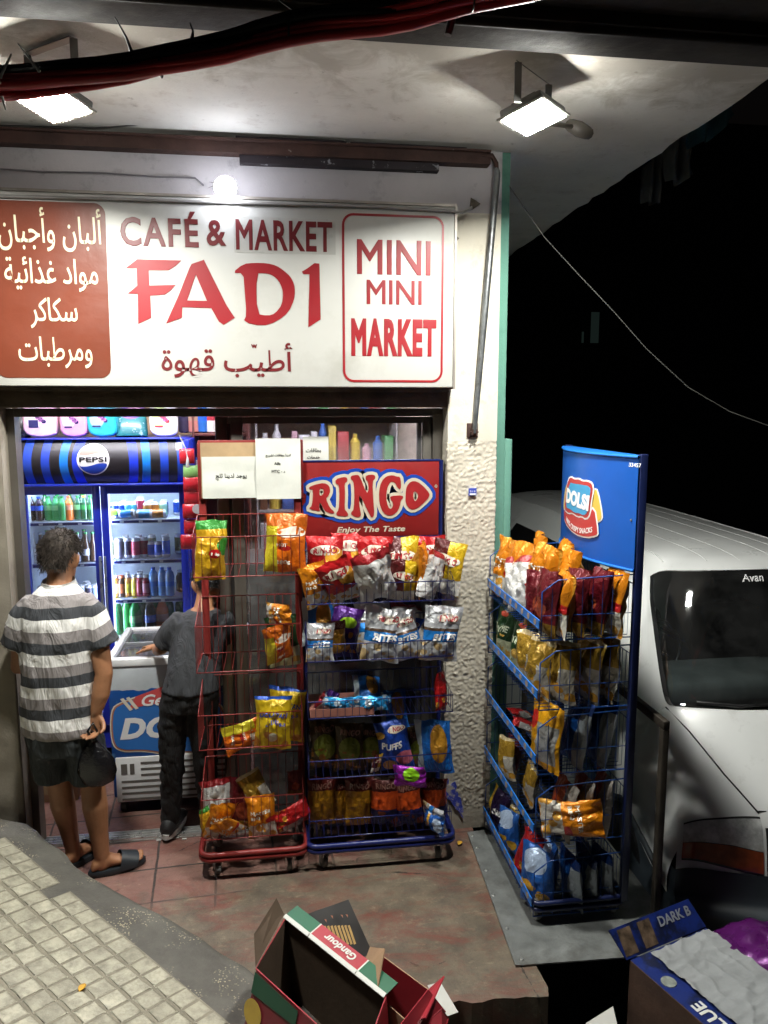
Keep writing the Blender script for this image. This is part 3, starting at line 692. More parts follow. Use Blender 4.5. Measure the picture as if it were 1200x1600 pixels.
# round emblem
ec = at(145, 718, 1, YF-.06); ez = ec.z; ex = ec.x; er = .098
def em(off): 
    def f(x, y, z):
        v = (ez+y-1.87)/.275; return V((ex+x, YF+.03-.085*math.sin(math.pi*(.12+.8*max(0, min(1, v))))-off-.001*z, ez+y))
    return f
circ = [(er*math.cos(a*math.pi/24), er*math.sin(a*math.pi/24)) for a in range(48)]
ir = er*.93; wave = lambda x, a: a*.012*math.sin((x/ir)*2.6)
upc = [(ir*math.cos(R(a)), ir*math.sin(R(a))) for a in range(22, 159, 4)]; upc += [(x, .034+wave(x, .6)) for x in [ir*(-.85+.1*i) for i in range(18)]]
loc_ = [(ir*math.cos(R(a)), ir*math.sin(R(a))) for a in range(201, 340, 4)]; loc_ += [(x, -.034+wave(-x, -.9)) for x in [ir*(.88-.1*i) for i in range(18)]]
cz_ = [-.08+.02*i for i in range(9)]
mb = MB(); mb.flat(shape([circ]), em(.002), 0, None, cz_); mb.flat(shape([upc]), em(.0035), 1, None, cz_); mb.flat(shape([loc_]), em(.0035), 2, None, cz_)
mb.text('PEPSI', em(.0045), 3, .03, 0, .165, .031, 1.05)
part('emblem', mb, [M('emblem_white', (.85, .85, .85), .4, var=0), M('emblem_red', col('e0887c'), .4, var=0), M('emblem_blue', col('1b3fae'), .4, var=0), M('emblem_black', (.01, .01, .012), .4, var=0)], fr)
part('info_sticker', MB().box((X1-.085, YF-.035, 2.075), (X1-.045, YF-.031, 2.125)), bpy.data.materials['emblem_white'], fr)
cg = glass('cooler_glass', .06, (.93, .96, 1), .02, .05)
DX = [(X0+.002, -1.118), (-1.112, X1-.035)]
for xa, xb in DX:
    fw = .045
    d = part('door', MB().bbox((xa, YF, .26), (xa+fw, YF+.045, 1.852), .005).bbox((xb-fw, YF, .26), (xb, YF+.045, 1.852), .005).box((xa+fw, YF+.002, .26), (xb-fw, YF+.043, .33)).box((xa+fw, YF+.002, 1.80), (xb-fw, YF+.043, 1.85)), blue_m, fr)
    part('pane', MB().box((xa+fw, YF+.02, .33), (xb-fw, YF+.024, 1.80)), cg, d)
    part('handle', MB().bbox((xb-.02 if xa < -1.3 else xa+.004, YF-.02, 1.0), (xb-.004 if xa < -1.3 else xa+.018, YF-.001, 1.4), .004), M('handle_grey', (.35, .4, .5), .3, .6, var=0) if xa < -1.3 else bpy.data.materials['handle_grey'], d)
    if xa > -1.3: part('edge_strip', MB().box((xa+fw+.001, YF-.003, .34), (xa+fw+.008, YF+.018, 1.8)), M('edge_glow', (.8, .85, .9), .3, var=0, em=((.7, .85, 1), 1.2)), d)  # white door edge with a weak glow set into its material
shelf_m = M('shelf_white', (.7, .74, .8), .35, var=.05); rail_m = M('price_rail', (.02, .03, .16), .3, var=.1)
SH = {}
for side, (xa, xb), vs in (('left', DX[0], (818, 883, 946, 1010)), ('right', DX[1], (814, 877, 938, 996))):
    for i, v in enumerate(vs):
        z = at(100 if side == 'left' else 215, v, 1, YF+.08).z; SH[side, i] = z+.012
        s_ = part('shelf', MB().box((xa+.045, YF+.085, z), (xb-.045, YF+.58, z+.006)).bbox((xa+.043, YF+.075, z-.016), (xb-.043, YF+.0845, z+.012), .002), shelf_m, fr)
        mb = MB(); mb.box((xa+.047, YF+.0715, z-.011), (xb-.047, YF+.0745, z+.006)); 
        part('price_rail', mb, rail_m, s_)
        mb = MB()
        for q in range(3): cx = xa+.11+q*.12; mb.box((cx-.012, YF+.0695, z-.009), (cx+.012, YF+.0712, z+.003))
        part('price_tag', mb, bpy.data.materials['shelf_white'], s_)
# ---------------------------------------------------------------- drinks
def dmat(name, c, r=.12): return bpy.data.materials.get(name) or M(name, c, r, var=.12, rv=.03, vs=20, coat=.5)
CAN = [(.022, 0), (.03, .008), (.031, .02), (.031, .098), (.024, .112), (.0245, .116), (.02, .113), (0, .113)]; CANM = [1, 1, 0, 1, 1, 1, 1]
TALL = [(r, z*1.28) for r, z in CAN]
PET = [(.02, 0), (.031, .006), (.032, .06), (.0325, .1), (.0325, .145), (.03, .165), (.016, .2), (.0125, .21), (.014, .213), (.014, .229), (0, .229)]; PETM = [0, 0, 0, 1, 0, 0, 0, 2, 2, 2]
JUI = [(.02, 0), (.029, .005), (.03, .03), (.03, .1), (.026, .12), (.017, .135), (.017, .14), (.02, .142), (.02, .158), (0, .158)]; JUIM = [0, 0, 1, 0, 0, 0, 2, 2, 2]
GLS = [(.028, 0), (.031, .008), (.031, .05), (.031, .1), (.028, .13), (.013, .175), (.012, .215), (.0145, .216), (.0145, .228), (0, .228)]; GLSM = [0, 0, 1, 0, 0, 0, 2, 2, 2]
BIG = [(.03, 0), (.046, .01), (.048, .1), (.048, .16), (.046, .2), (.018, .27), (.015, .285), (.017, .287), (.017, .305), (0, .305)]; BIGM = [0, 0, 1, 0, 0, 0, 2, 2, 2]
WAT = [(.026, 0), (.034, .006), (.033, .05), (.035, .09), (.033, .13), (.035, .17), (.028, .205), (.014, .23), (.015, .232), (.015, .25), (0, .25)]; WATM = [0, 0, 0, 1, 0, 0, 0, 2, 2, 2]
_sc = lambda pr, kr, kz: [(r*kr, z*kz) for r, z in pr]
PET, GLS, CAN, TALL, JUI, WAT, BIG = _sc(PET, .85, .70), _sc(GLS, .9, .85), _sc(CAN, .92, .9), _sc(TALL, .92, .92), _sc(JUI, .95, .92), _sc(WAT, .9, .78), _sc(BIG, .85, .82)
KIND = {'can': (CAN, CANM), 'tall': (TALL, CANM), 'pet': (PET, PETM), 'jui': (JUI, JUIM), 'gls': (GLS, GLSM), 'big': (BIG, BIGM), 'wat': (WAT, WATM)}
DRINK = {}
def drink(kind, mats, loc, label, group, name, rot=(0, 0, 0)):
    key = (kind, mats)
    if key not in DRINK:
        mb = MB(); pr, mi = KIND[kind]; mb.lathe(pr, (0, 0, 0), 14, mi)
        DRINK[key] = mb.mesh(name, [dmat(*q) for q in mats])
    o = bpy.data.objects.new(name, DRINK[key]); COL.objects.link(o); o.location = loc; o.rotation_euler = rot
    o['label'] = label; o['category'] = 'can' if kind in ('can', 'tall') else 'bottle'; o['group'] = group
ALU = ('can_alu', (.6, .6, .62), .25); CB, CW, CY, CO = ('cap_blue', (.03, .12, .6)), ('cap_white', (.7, .7, .7)), ('cap_yellow', (.8, .7, .05)), ('cap_orange', (.8, .2, .08))
GRN = ('green_soda', (.05, .32, .07)); CG = ('cap_green', (.03, .3, .06)); LGN = ('label_green', (.25, .6, .2)); COLA = ('cola', (.03, .012, .008)); LBL = ('label_blue', (.03, .12, .65)); ORG = ('orange_soda', (.85, .2, .03)); LOR = ('label_orange', (.8, .35, .2)); DKG = ('dark_green', (.02, .1, .03)); LWH = ('label_white', (.7, .7, .68)); BRN = ('brown_glass', (.06, .03, .015)); WTR = ('water', (.18, .42, .75)); LWB = ('label_water', (.1, .3, .75))
def c_(n, c): return (('can_'+n, c), ALU)
rows = [('left', 0, 'top left', [(49, 'pet', (COLA, LBL, CB), 'cola bottle with blue label'), (62, 'pet', (COLA, LBL, CB), 'cola bottle with blue label'), (76, 'pet', (GRN, LGN, CG), 'green soda bottle'), (88, 'pet', (GRN, LGN, CG), 'green soda bottle'), (98, 'pet', (GRN, GRN, CG), 'green soda bottle'), (108, 'pet', (ORG, LOR, CO), 'orange soda bottle'), (121, 'pet', (DKG, LGN, CG), 'dark green soda bottle'), (131, 'pet', (DKG, GRN, CY), 'dark green soda bottle'), (141, 'pet', (DKG, GRN, CG), 'dark green soda bottle')]),
 ('left', 1, 'second left', [(48, 'gls', (LWH, LWH, CW), 'clear glass bottle'), (60, 'gls', (BRN, LWH, CW), 'brown glass bottle'), (107, 'gls', (DKG, DKG, CG), 'green glass bottle'), (119, 'gls', (LWH, LWH, CG), 'clear glass bottle'), (132, 'gls', (BRN, LWH, CG), 'brown glass bottle'), (143, 'gls', (BRN, BRN, CG), 'brown glass bottle')]),
 ('left', 2, 'third left', [(48, 'can', c_('steel', (.3, .4, .5)), 'blue grey can'), (120, 'can', c_('steel', (.3, .4, .5)), 'blue grey can'), (132, 'can', c_('dark', (.06, .05, .08)), 'black can'), (142, 'can', c_('steel', (.3, .4, .5)), 'blue grey can')]),
 ('right', 0, 'top right', [(169, 'can', c_('dark', (.06, .05, .08)), 'black can'), (180, 'can', c_('navy', (.02, .06, .3)), 'navy can'), (190, 'can', c_('navy', (.02, .06, .3)), 'navy can'), (200, 'can', c_('teal', (.1, .5, .6)), 'teal can'), (209, 'can', c_('teal', (.1, .5, .6)), 'teal can'), (219, 'tall', c_('crimson', (.35, .02, .05)), 'crimson can'), (231, 'can', c_('amber', (.6, .25, .05)), 'amber can'), (242, 'can', c_('amber', (.6, .25, .05)), 'amber can'), (255, 'can', c_('mint', (.4, .75, .45)), 'green and white can')]),
 ('right', 1, 'second right', [(170, 'tall', c_('olive', (.12, .12, .06)), 'olive can'), (183, 'tall', c_('silver', (.5, .5, .5)), 'silver can'), (197, 'tall', c_('dark', (.06, .05, .08)), 'black can'), (210, 'tall', c_('pinkred', (.7, .08, .12)), 'pink-red can'), (222, 'tall', c_('crimson', (.35, .02, .05)), 'crimson can'), (234, 'can', c_('blue', (.03, .12, .6)), 'blue can'), (245, 'can', c_('blue', (.03, .12, .6)), 'blue can'), (257, 'tall', c_('blue', (.03, .12, .6)), 'blue can')]),
 ('right', 2, 'third right', [(174, 'jui', (('amber_juice', (.5, .22, .04)), ('label_cream', (.6, .5, .3)), CW), 'amber juice bottle'), (184, 'jui', (BRN, ('label_rust', (.4, .12, .04)), CO), 'brown juice bottle'), (194, 'jui', (('amber_juice', (.5, .22, .04)), ('label_yellow', (.6, .5, .05)), CW), 'amber juice bottle'), (205, 'jui', (('yellow_juice', (.6, .4, .05)), ('label_yellow', (.6, .5, .05)), CW), 'yellow juice bottle'), (214, 'jui', (('red_juice', (.3, .02, .04)), ('label_red', (.4, .04, .06)), CW), 'red juice bottle'), (223, 'jui', (('red_juice', (.3, .02, .04)), ('label_pink', (.6, .2, .25)), CW), 'red juice bottle'), (235, 'wat', (WTR, LWB, CB), 'water bottle'), (249, 'wat', (WTR, LWB, CB), 'water bottle'), (261, 'wat', (WTR, LWB, CB), 'water bottle')]),
 ('right', 3, 'lowest right', [(176, 'big', (DKG, DKG, CY), 'large green bottle with yellow cap'), (190, 'big', (GRN, GRN, CY), 'large green bottle with yellow cap'), (205, 'big', (GRN, LGN, CY), 'large green bottle with yellow cap'), (228, 'big', (COLA, LBL, CB), 'large cola bottle with blue label'), (247, 'big', (ORG, LOR, CW), 'large orange soda bottle')])]
random.seed(4)
for side, i, nm, items in rows:
    for j, (u, kind, mats, desc) in enumerate(items):
        p = at(u, 800, 1, YF+.14)
        grp = f'drinks on the {nm} cooler shelf'
        drink(kind, mats, (p.x, YF+.145+random.uniform(-.015, .015), SH[side, i]), f'{desc}, {nth(j, len(items))} on the {nm} cooler shelf', grp, 'drink_can' if kind in ('can', 'tall') else 'drink_bottle')
    back = {0: ('pet', (DKG, GRN, CG)), 1: ('gls', (BRN, BRN, CG)), 2: ('can', c_('steel', (.3, .4, .5)))}[i] if side == 'left' else {0: ('can', c_('navy', (.02, .06, .3))), 1: ('tall', c_('olive', (.12, .12, .06))), 2: ('jui', (BRN, BRN, CW)), 3: ('big', (DKG, DKG, CY))}[i]
    for j in range(5):       # the row behind
        xa, xb = DX[0] if side == 'left' else DX[1]
        drink(back[0], back[1], (xa+.09+j*(xb-xa-.18)/4, YF+.26, SH[side, i]), f'{nth(j, 5)} drink in the row behind on the {nm} cooler shelf', f'back row on the {nm} cooler shelf', 'drink_can' if back[0] in ('can', 'tall') else 'drink_bottle')
z = SH['right', 0]
for (u0, desc, cc, ry, rz) in ((170, 'lime green can lying on its side', ('lime', (.35, .7, .08)), 80, 20), (196, 'blue can lying tilted on the top right shelf', ('sky', (.05, .25, .6)), 84, -12), (222, 'light blue can lying flat on the top right shelf', ('ice', (.15, .5, .8)), 90, 4), (243, 'orange can lying flat on the top right shelf', ('amber', (.6, .25, .05)), 90, 8)):
    p = at(u0-10, 800, 1, YF+.1); drink('can', c_(*cc), (p.x, YF+.105, z+.031), desc, 'cans lying in the cooler', 'drink_can', (0, R(ry), R(rz)))

# ---------------------------------------------------------------- detergents on top of the cooler
def jug(u, w_, h_, body, lab, capc, label, handle=True, dark=None):
    p = at(u, 686, 1, YF+.17); p.z = 2.1535
    o = smooth2([(-w_*.45, 0), (w_*.45, 0), (w_*.5, h_*.2), (w_*.5, h_*.55), (w_*.42, h_*.8), (w_*.12, h_*.98), (-w_*.22, h_*.98), (-w_*.46, h_*.78), (-w_*.5, h_*.4)], 2)
    hole = smooth2([(w_*.16, h_*.45), (w_*.3, h_*.42), (w_*.3, h_*.68), (w_*.14, h_*.8)], 2)
    me = shape([o, hole] if handle else [o], .02, 3, .028)
    t = thing('detergent_jug', label, 'detergent', p, R(random.uniform(-6, 6)), 'detergent jugs on the cooler')
    k = 1-.02/w_*1.6
    part('jug', MB().flat(me, lambda x, y, z: V((x*k, z, .02+y*(1-.04/h_))), 0), dmat(*body), t, True)
    mb = MB(); mb.flat(shape([smooth2([(-w_*.4, h_*.2), (w_*.1, h_*.2), (w_*.1, h_*.7), (-w_*.36, h_*.72)], 2)]), lambda x, y, z: V((x, -.0495-z*.4, .01+y)), 0)
    mb.box((-w_*.3, -.0515, h_*.24), (-w_*.02, -.0502, h_*(.42 if 'large' in label else .28)), 1)
    if 'white' in label: mb.text('POWER', lambda x, y, z: V((x-w_*.15, -.0505-z*.001, h_*.58+y)), 1, .02, 0, w_*.36)
    for q in range(5): mb.flat(shape([smooth2([(-.012*(1+q%2), -.01), (.014, -.012), (.018, .01), (-.01, .014)], 1)]), lambda x, y, z, q=q: V((x-w_*(.05-.045*q), -.0506-z*.2, h_*(.5-.03*q)+y)), 2 if q % 2 else 1)
    part('label_print', mb, [dmat(*lab), dmat(*(dark or ('ink_navy', (.02, .02, .1)))), dmat('ink_lilac', (.55, .2, .5))], t, True)
    part('cap', MB().lathe([(.022, 0), (.024, .03), (.015, .04), (0, .04)], (-w_*.05, 0, h_+.0), 12), dmat(*capc), t, True)
random.seed(9)
jug(66, .21, .27, ('jug_pink', (.8, .5, .62), .3), ('print_pale', (.85, .7, .78), .4), ('jug_cap_pink', (.7, .2, .4), .3), 'large pale pink detergent jug on the cooler top')
jug(118, .17, .26, ('jug_rose', (.72, .3, .45), .3), ('print_rose', (.8, .5, .6), .4), ('jug_cap_pink', (.7, .2, .4), .3), 'rose pink detergent jug, second jug from the left on the cooler')
jug(163, .19, .28, ('jug_teal', (.02, .35, .42), .3), ('print_blue', (.3, .6, .75), .4), ('jug_cap_blue', (.02, .1, .4), .3), 'teal detergent jug standing on the middle of the cooler')
jug(257, .18, .27, ('jug_white', (.8, .8, .78), .3), ('print_lime', (.6, .75, .3), .4), ('jug_cap_green', (.1, .5, .1), .3), 'white detergent jug at the right end of the cooler top', True, ('ink_red', (.6, .05, .05)))
mb = MB(); mb.ell([(0, 0, 0, .1, .05), (.02, 0, 0, .105, .055), (.1, .0, .01, .1, .05), (.2, .01, .01, .08, .025), (.24, .02, .01, .075, .006)], 16, 0, True, .7)
p = at(206, 686, 1, YF+.19); solid('refill_pouch', mb, P('pouch_print', '1f6d70', [('ell', .0, .2, .09, .09, '7a5aa8'), ('ell', .02, .2, .04, .05, 'd0a0b8'), ('noise', 22, .6, 'b8d8e0')], .25), 'teal and purple refill pouch leaning between two jugs', 'detergent', 'detergent jugs on the cooler', None, V((p.x, p.y, 2.1535)), (R(-14), 0, R(8)))
mb = MB(); mb.ell([(0, 0, 0, .06, .06), (.03, 0, 0, .085, .07), (.1, .01, 0, .07, .06), (.18, 0, 0, .03, .03), (.22, .01, 0, .04, .02)], 14)
p = at(32, 686, 1, YF+.2); solid('bin_bag_roll', mb, M('black_plastic', (.008, .008, .009), .25, var=.3, bump=.6, bs=22), 'black plastic sack squeezed into the cooler top corner', 'bag', None, None, V((p.x, p.y, 2.1535)))
# shelf and bottles right of the cooler
ws = thing('wall_shelf', 'red brown shelf unit with small bottles beside the cooler', 'shelf', (-.4, 1.75, 0))
wdr = M('shelf_red_brown', (.13, .035, .025), .5, var=.3)
mb = MB(); zs = at(310, 676, 1, 1.5).z
for z in (zs, zs-.42, zs-.84, zs-1.26): mb.bbox((-.545, 1.42, z-.02), (-.2, 1.72, z), .004)
mb.box((-.56, 1.42, .003), (-.5455, 1.72, 2.7)); mb.box((-.1995, 1.42, .003), (-.185, 1.72, 2.7)); mb.box((-.56, 1.7205, .003), (-.185, 1.735, 2.7)); part('shelf_frame', mb, wdr, ws)
for j, (u, kind, m_, d) in enumerate([(288, 'big', (('shampoo_dark', (.05, .04, .08)), ('shampoo_dark', (.05, .04, .08)), CW), 'dark shampoo bottle'), (303, 'big', (('shampoo_pink', (.65, .25, .2)), ('shampoo_tan', (.5, .3, .2)), CO), 'salmon pink shampoo bottle'), (318, 'big', (('shampoo_blue', (.03, .15, .5)), LBL, CB), 'blue shampoo bottle'), (331, 'big', (LWH, ('label_red', (.4, .04, .06)), CW), 'white shampoo bottle with red label')]):
    p = at(u, 676, 1, 1.47); drink(kind, m_, (p.x, 1.47, zs+.001), d+' on the shelf right of the cooler', 'bottles on the wall shelf', 'shampoo_bottle')
for j, (u, v, c, d) in enumerate([(302, 742, (.5, .5, .65), 'pale lilac bottle on the second shelf beside the cooler')]):
    drink('big', (('lilac', c), ('lilac', c), CB), at(305, 770, 1, 1.47)*1 if 0 else V((at(307, 760, 1, 1.47).x, 1.47, zs-.42+.001)), d, 'bottles on the wall shelf', 'shampoo_bottle')
hs = thing('hanging_snack_strip', 'strip of red snack packs hanging beside the cooler', 'snack strip', (at(297, 800, 1, 1.05).x, 1.05, 1.4))
redp = M('pack_red', (.5, .02, .03), .25, var=.2, bump=.4, bs=20); grnp = M('pack_green', (.2, .4, .12), .3); whp = M('pack_white', (.6, .6, .58), .3)
for j, (u, v, m_) in enumerate([(292, 712, redp), (298, 738, grnp), (298, 756, redp), (299, 776, redp), (297, 798, redp), (299, 822, redp), (294, 846, redp)]):
    p = at(u, v, 1, 1.05+.012*(j % 2)); mb = MB(); mb.ell([(-.05, 0, 0, .045, .006), (-.03, 0, 0, .047, .025), (.03, 0, 0, .047, .025), (.045, 0, 0, .045, .006)], 14, 0, True, .7)
    mb.v = [q + p for q in mb.v]; part('pack', mb, m_, hs)
part('pack_disc', MB().lathe([(0, 0), (.03, 0), (.03, .01), (0, .01)], (0, 0, 0), 16, None, Matrix.Translation(at(308, 795, 1, 1.02)) @ Matrix.Rotation(R(90), 4, 'X')), whp, hs)
mb = MB(); mb.tube([at(280, 680, 1, 1.0), at(290, 700, 1, 1.0), at(293, 716, 1, 1.0)], .004, 6); mb.tube([at(293, 716, 1, 1.0), at(293, 728, 1, 1.0)], [.006, .012], 8, 0, True, True); part('string', mb, whp, hs)

# ---------------------------------------------------------------- chest freezer
YZ = .42
fz = thing('chest_freezer', 'white ice cream chest freezer with blue print and glass lid', 'freezer', (-.62, .7, 0))
fa = at(164, 1030, 1, YZ); FX0, FX1, FZ = fa.x, -.2, fa.z
wht = M('freezer_white', (.74, .75, .76), .35, var=.1, dirt=((.35, .33, .3), 4, .6, .2))
mb = MB(); mb.bbox((FX0+.01, YZ+.004, .10), (FX1-.01, YZ+.62, FZ-.05), .012); part('cabinet', mb, M('freezer_side', (.01, .09, .4), .35, var=.1), fz)
mb = MB(); zg = at(200, 1182, 1, YZ).z
mb.bbox((FX0+.012, YZ-.003, zg), (FX1-.012, YZ+.0038, FZ-.052), .002)
fpm = P('freezer_print', 'b9bfc4', [('band', 'z', -.05, .40, '0f4f9c'), ('noise', 7, .6, '6fa6d6'), ('band', 'z', .41, .6, 'b9bfc4')], .3, wob=.07)
for i in range(len(mb.v)): mb.v[i] = mb.v[i]-V((-.62, YZ, zg))
pn = bpy.data.objects.new('front_panel', mb.mesh('front_panel', fpm)); COL.objects.link(pn); pn.parent = fz; pn.location = V((-.62, YZ, zg))-fz.location
def fzp(u, v): p = at(u, v, 1, YZ-.004); return (p.x, p.z)
def fput(o): return lambda x, y, z: V((x, YZ-.0045-o-.001*z, y))
blob = smooth2([fzp(*q) for q in [(176, 1110), (190, 1100), (235, 1085), (300, 1088), (345, 1098), (352, 1140), (345, 1168), (320, 1176), (290, 1172), (260, 1176), (225, 1170), (190, 1172), (177, 1160)]], 2)
mb = MB(); mb.flat(shape([blob], .016), fput(.0), 0); mb.flat(shape([blob], .009), fput(.0015), 1); mb.flat(shape([blob]), fput(.003), 2)
mb.flat(shape([[fzp(*q) for q in [(201, 1108), (212, 1088), (255, 1072), (320, 1078), (345, 1100), (280, 1094), (225, 1102)]]]), fput(.0045), 3)
for q in range(2): mb.flat(shape([[fzp(a+q*9, b-q*2) for a, b in [(188, 1092), (193, 1090), (208, 1108), (203, 1110)]]]), fput(.0055), 0)
(xa, za), (xb, zb) = fzp(188, 1156), fzp(334, 1114); mb.text('DOLSI', lambda x, y, z: V(((xa+xb)/2+x, YZ-.0085-.001*z, (za+zb)/2+y)), 4, .05, .25, xb-xa, zb-za, 1.05)
(xa, za), (xb, zb) = fzp(222, 1103), fzp(300, 1081); mb.text('Gelato', lambda x, y, z: V(((xa+xb)/2+x, YZ-.0105-.001*z, (za+zb)/2+y)), 4, .02, .3, xb-xa, zb-za)
part('logo', mb, [M('logo_cream', (.72, .68, .58), .4, var=0), M('logo_copper', (.45, .18, .1), .4, var=0), M('logo_blue', (.03, .16, .5), .4, var=.1), M('logo_red', (.6, .08, .08), .4, var=0), bpy.data.materials['emblem_white']], fz)
mb = MB(); z0 = at(200, 1252, 1, YZ).z; GX = FX0+.06
mb.bbox((FX0+.03, YZ-.01, z0), (FX1-.02, YZ+.003, zg-.002), .005); gp_ = part('grille', mb, wht, fz)
mb = MB(); dz = (zg-z0)
for q in range(7):
    z = z0+.012+q*dz/7.6; mb.box((GX+(.11 if q > 3 else 0), YZ-.0125, z), (FX1-.05, YZ-.0102, z+.012))
mb.box((GX, YZ-.0125, z0+dz*.62), (GX+.035, YZ-.0102, z0+dz*.85)); mb.box((GX+.05, YZ-.0125, z0+dz*.62), (GX+.075, YZ-.0102, z0+dz*.85)); part('slot', mb, M('slot_dark', (.12, .11, .1), .6, var=0), gp_)
mb = MB(); mb.bbox((FX0, YZ-.012, FZ-.0495), (FX1, YZ+.03, FZ), .008); mb.bbox((FX0, YZ+.0305, FZ-.0495), (FX0+.035, YZ+.64, FZ), .006); mb.bbox((FX1-.035, YZ+.0305, FZ-.0495), (FX1, YZ+.64, FZ), .006); mb.bbox((FX0+.036, YZ+.6, FZ-.0495), (FX1-.036, YZ+.64, FZ), .006)
part('rim', mb, wht, fz)
ld = part('lid', MB().bbox((FX0+.036, YZ+.31, FZ-.03), (FX1-.036, YZ+.325, FZ-.004), .003).bbox((FX0+.036, YZ+.031, FZ-.03), (FX0+.05, YZ+.599, FZ-.005), .003), M('lid_grey', (.3, .31, .33), .35, .4, var=.1), fz)
part('lid_glass', MB().box((FX0+.05, YZ+.031, FZ-.022), (FX1-.036, YZ+.599, FZ-.017)), glass('lid_glass', .2, (.8, .82, .85), .05, .12), ld)
mb = MB(); mb.box((FX0+.036, YZ+.04, .45), (FX1-.036, YZ+.598, .5)); 
part('frozen_goods', mb, P('ice_cream_packs', '8a8f98', [('chips', 14, -5, 5, 'b83a2a'), ('noise', 8, .5, 'd8d8dc')], .4), fz)
cw = M('castor_rubber', (.03, .03, .03), .6, var=.1); cmx = M('castor_zinc', (.35, .35, .34), .4, .8, var=.2)
for x in (FX0+.06, FX1-.06):
    for y in (YZ+.05, YZ+.57): part('castor', MB().lathe([(0, -.015), (.05, -.015), (.05, .015), (0, .015)], (0, 0, 0), 14, None, Matrix.Translation((x, y, .051)) @ Matrix.Rotation(R(90), 4, 'Y')).box((x-.03, y-.03, .085), (x+.03, y+.03, .099)), cw, fz)
bx = thing('cardboard_box', 'small brown cardboard box on the floor by the cooler', 'box', (-1.42, .75, 0))
kraft = M('kraft_card', (.32, .2, .115), .75, var=.15, vs=7, bump=.15, bs=60)
part('carton', MB().bbox((-1.56, .62, .002), (-1.22, .9, .24), .004), kraft, bx); part('tape', MB().box((-1.42, .617, .05), (-1.37, .6195, .235)).box((-1.42, .617, .2405), (-1.37, .9, .243)), M('parcel_tape', (.4, .3, .17), .25, var=.1), bx)
# goods on the shelves at the back, seen only as a blur of packets through the glass
bs = thing('goods_shelf', 'long white shelf unit of groceries seen through the door glass', 'shelf', (.35, 2.6, 0))
mb = MB()
for z in (.3, .7, 1.1, 1.5, 1.9, 2.3): mb.box((-.15, 2.45, z-.02), (1.0, 2.85, z))
for x in (-.165, 1.0): mb.box((x, 2.45, .003), (x+.014, 2.85, 2.7))
part('shelf_frame', mb, M('shelf_cream', (.5, .47, .45), .5, var=.1), bs)
mb = MB(); random.seed(31)
for z in (.3, .7, 1.1, 1.5, 1.9, 2.3):
    x = -.14
    while x < .97:
        w_, h_ = random.uniform(.05, .11), random.uniform(.14, .33); m_ = random.randrange(7)
        if random.random() < .5: mb.bbox((x, 2.47, z+.001), (x+w_-.006, 2.7, z+h_), .006, m_)
        else: mb.lathe([(w_*.45, 0), (w_*.45, h_*.7), (w_*.2, h_*.85), (w_*.2, h_), (0, h_)], (x+w_/2, 2.55, z+.001), 10, [m_]*4)
        x += w_+.004
gs = [M('goods_%s' % n_, c, .4, var=.2) for n_, c in (('red', (.45, .06, .06)), ('blue', (.06, .16, .5)), ('white', (.65, .65, .66)), ('yellow', (.65, .5, .08)), ('green', (.1, .35, .12)), ('pink', (.6, .35, .4)), ('brown', (.2, .09, .05)))]
g = solid('shelf_goods', mb, gs, 'mass of mixed packets and bottles on the back shelves', 'groceries'); g['kind'] = 'stuff'
# fluorescent tubes on the shop ceiling
tb = emis('tube_light', (.93, .92, 1), TUBE)
for i, (x, y, lb) in enumerate([(-.95, .75, 'lit fluorescent tube on the ceiling above the cooler'), (.4, 1.5, 'lit fluorescent tube on the ceiling behind the sliding door')]):
    t = thing('ceiling_tube', lb, 'tube light', (x, y, 2.7), 0, 'ceiling tubes in the shop')
    part('batten', MB().bbox((-.62, -.03, .02), (.62, .03, .05), .004), bpy.data.materials['shelf_white'], t, True)
    part('tube', MB().tube([(-.6, 0, 0), (.6, 0, 0)], .016, 10), tb, t, True)

# ================================================================ people
def hand(mb, wr, d, nrm, side, curl=.6, s=1.):
    """palm and five fingers; d = pointing direction, nrm = the way the palm faces, side = +1/-1 thumb side along d x nrm"""
    d = V(d).normalized(); nrm = V(nrm); nrm = (nrm - d*nrm.dot(d)).normalized(); a = d.cross(nrm)*side
    wr = V(wr)
    rings = []
    for t, w_, th in ((0, .026, .02), (.02, .032, .017), (.055, .041, .015), (.09, .042, .013), (.1, .036, .009)):
        c = wr + d*t*s; rings.append([c + a*math.cos(q*math.pi/6)*w_*s + nrm*math.sin(q*math.pi/6)*th*s for q in range(12)])
    mb.loft(rings)
    for i, (o, L) in enumerate(((.03, .068), (.011, .078), (-.010, .073), (-.029, .058))):
        p = wr + d*.092*s + a*o*s; dirv = (d + a*o*1.2).normalized(); pts = [p - dirv*.015*s, p]
        for q, f in enumerate((.45, .32, .23)):
            ang = curl*(1.0, 1.15, .8)[q]*(1-.06*i)
            dirv = (dirv*math.cos(ang) + nrm*math.sin(ang)).normalized(); p = p + dirv*L*f*s; pts.append(p)
        mb.tube(pts, [.0095*s, .0098*s, .0092*s, .0085*s, .007*s], 8, 0, True, True)
    p = wr + d*.025*s + a*.03*s; pts = [wr + d*.015*s + a*.012*s, p]; dirv = (d*.7 + a*.75 + nrm*.25).normalized()
    for q, f in enumerate((.034, .03, .024)): dirv = (dirv + nrm*.35*curl*q - a*.2*q*curl).normalized(); p = p + dirv*f*s; pts.append(p)
    mb.tube(pts, [.013*s, .0135*s, .012*s, .0105*s, .008*s], 8, 0, True, True)

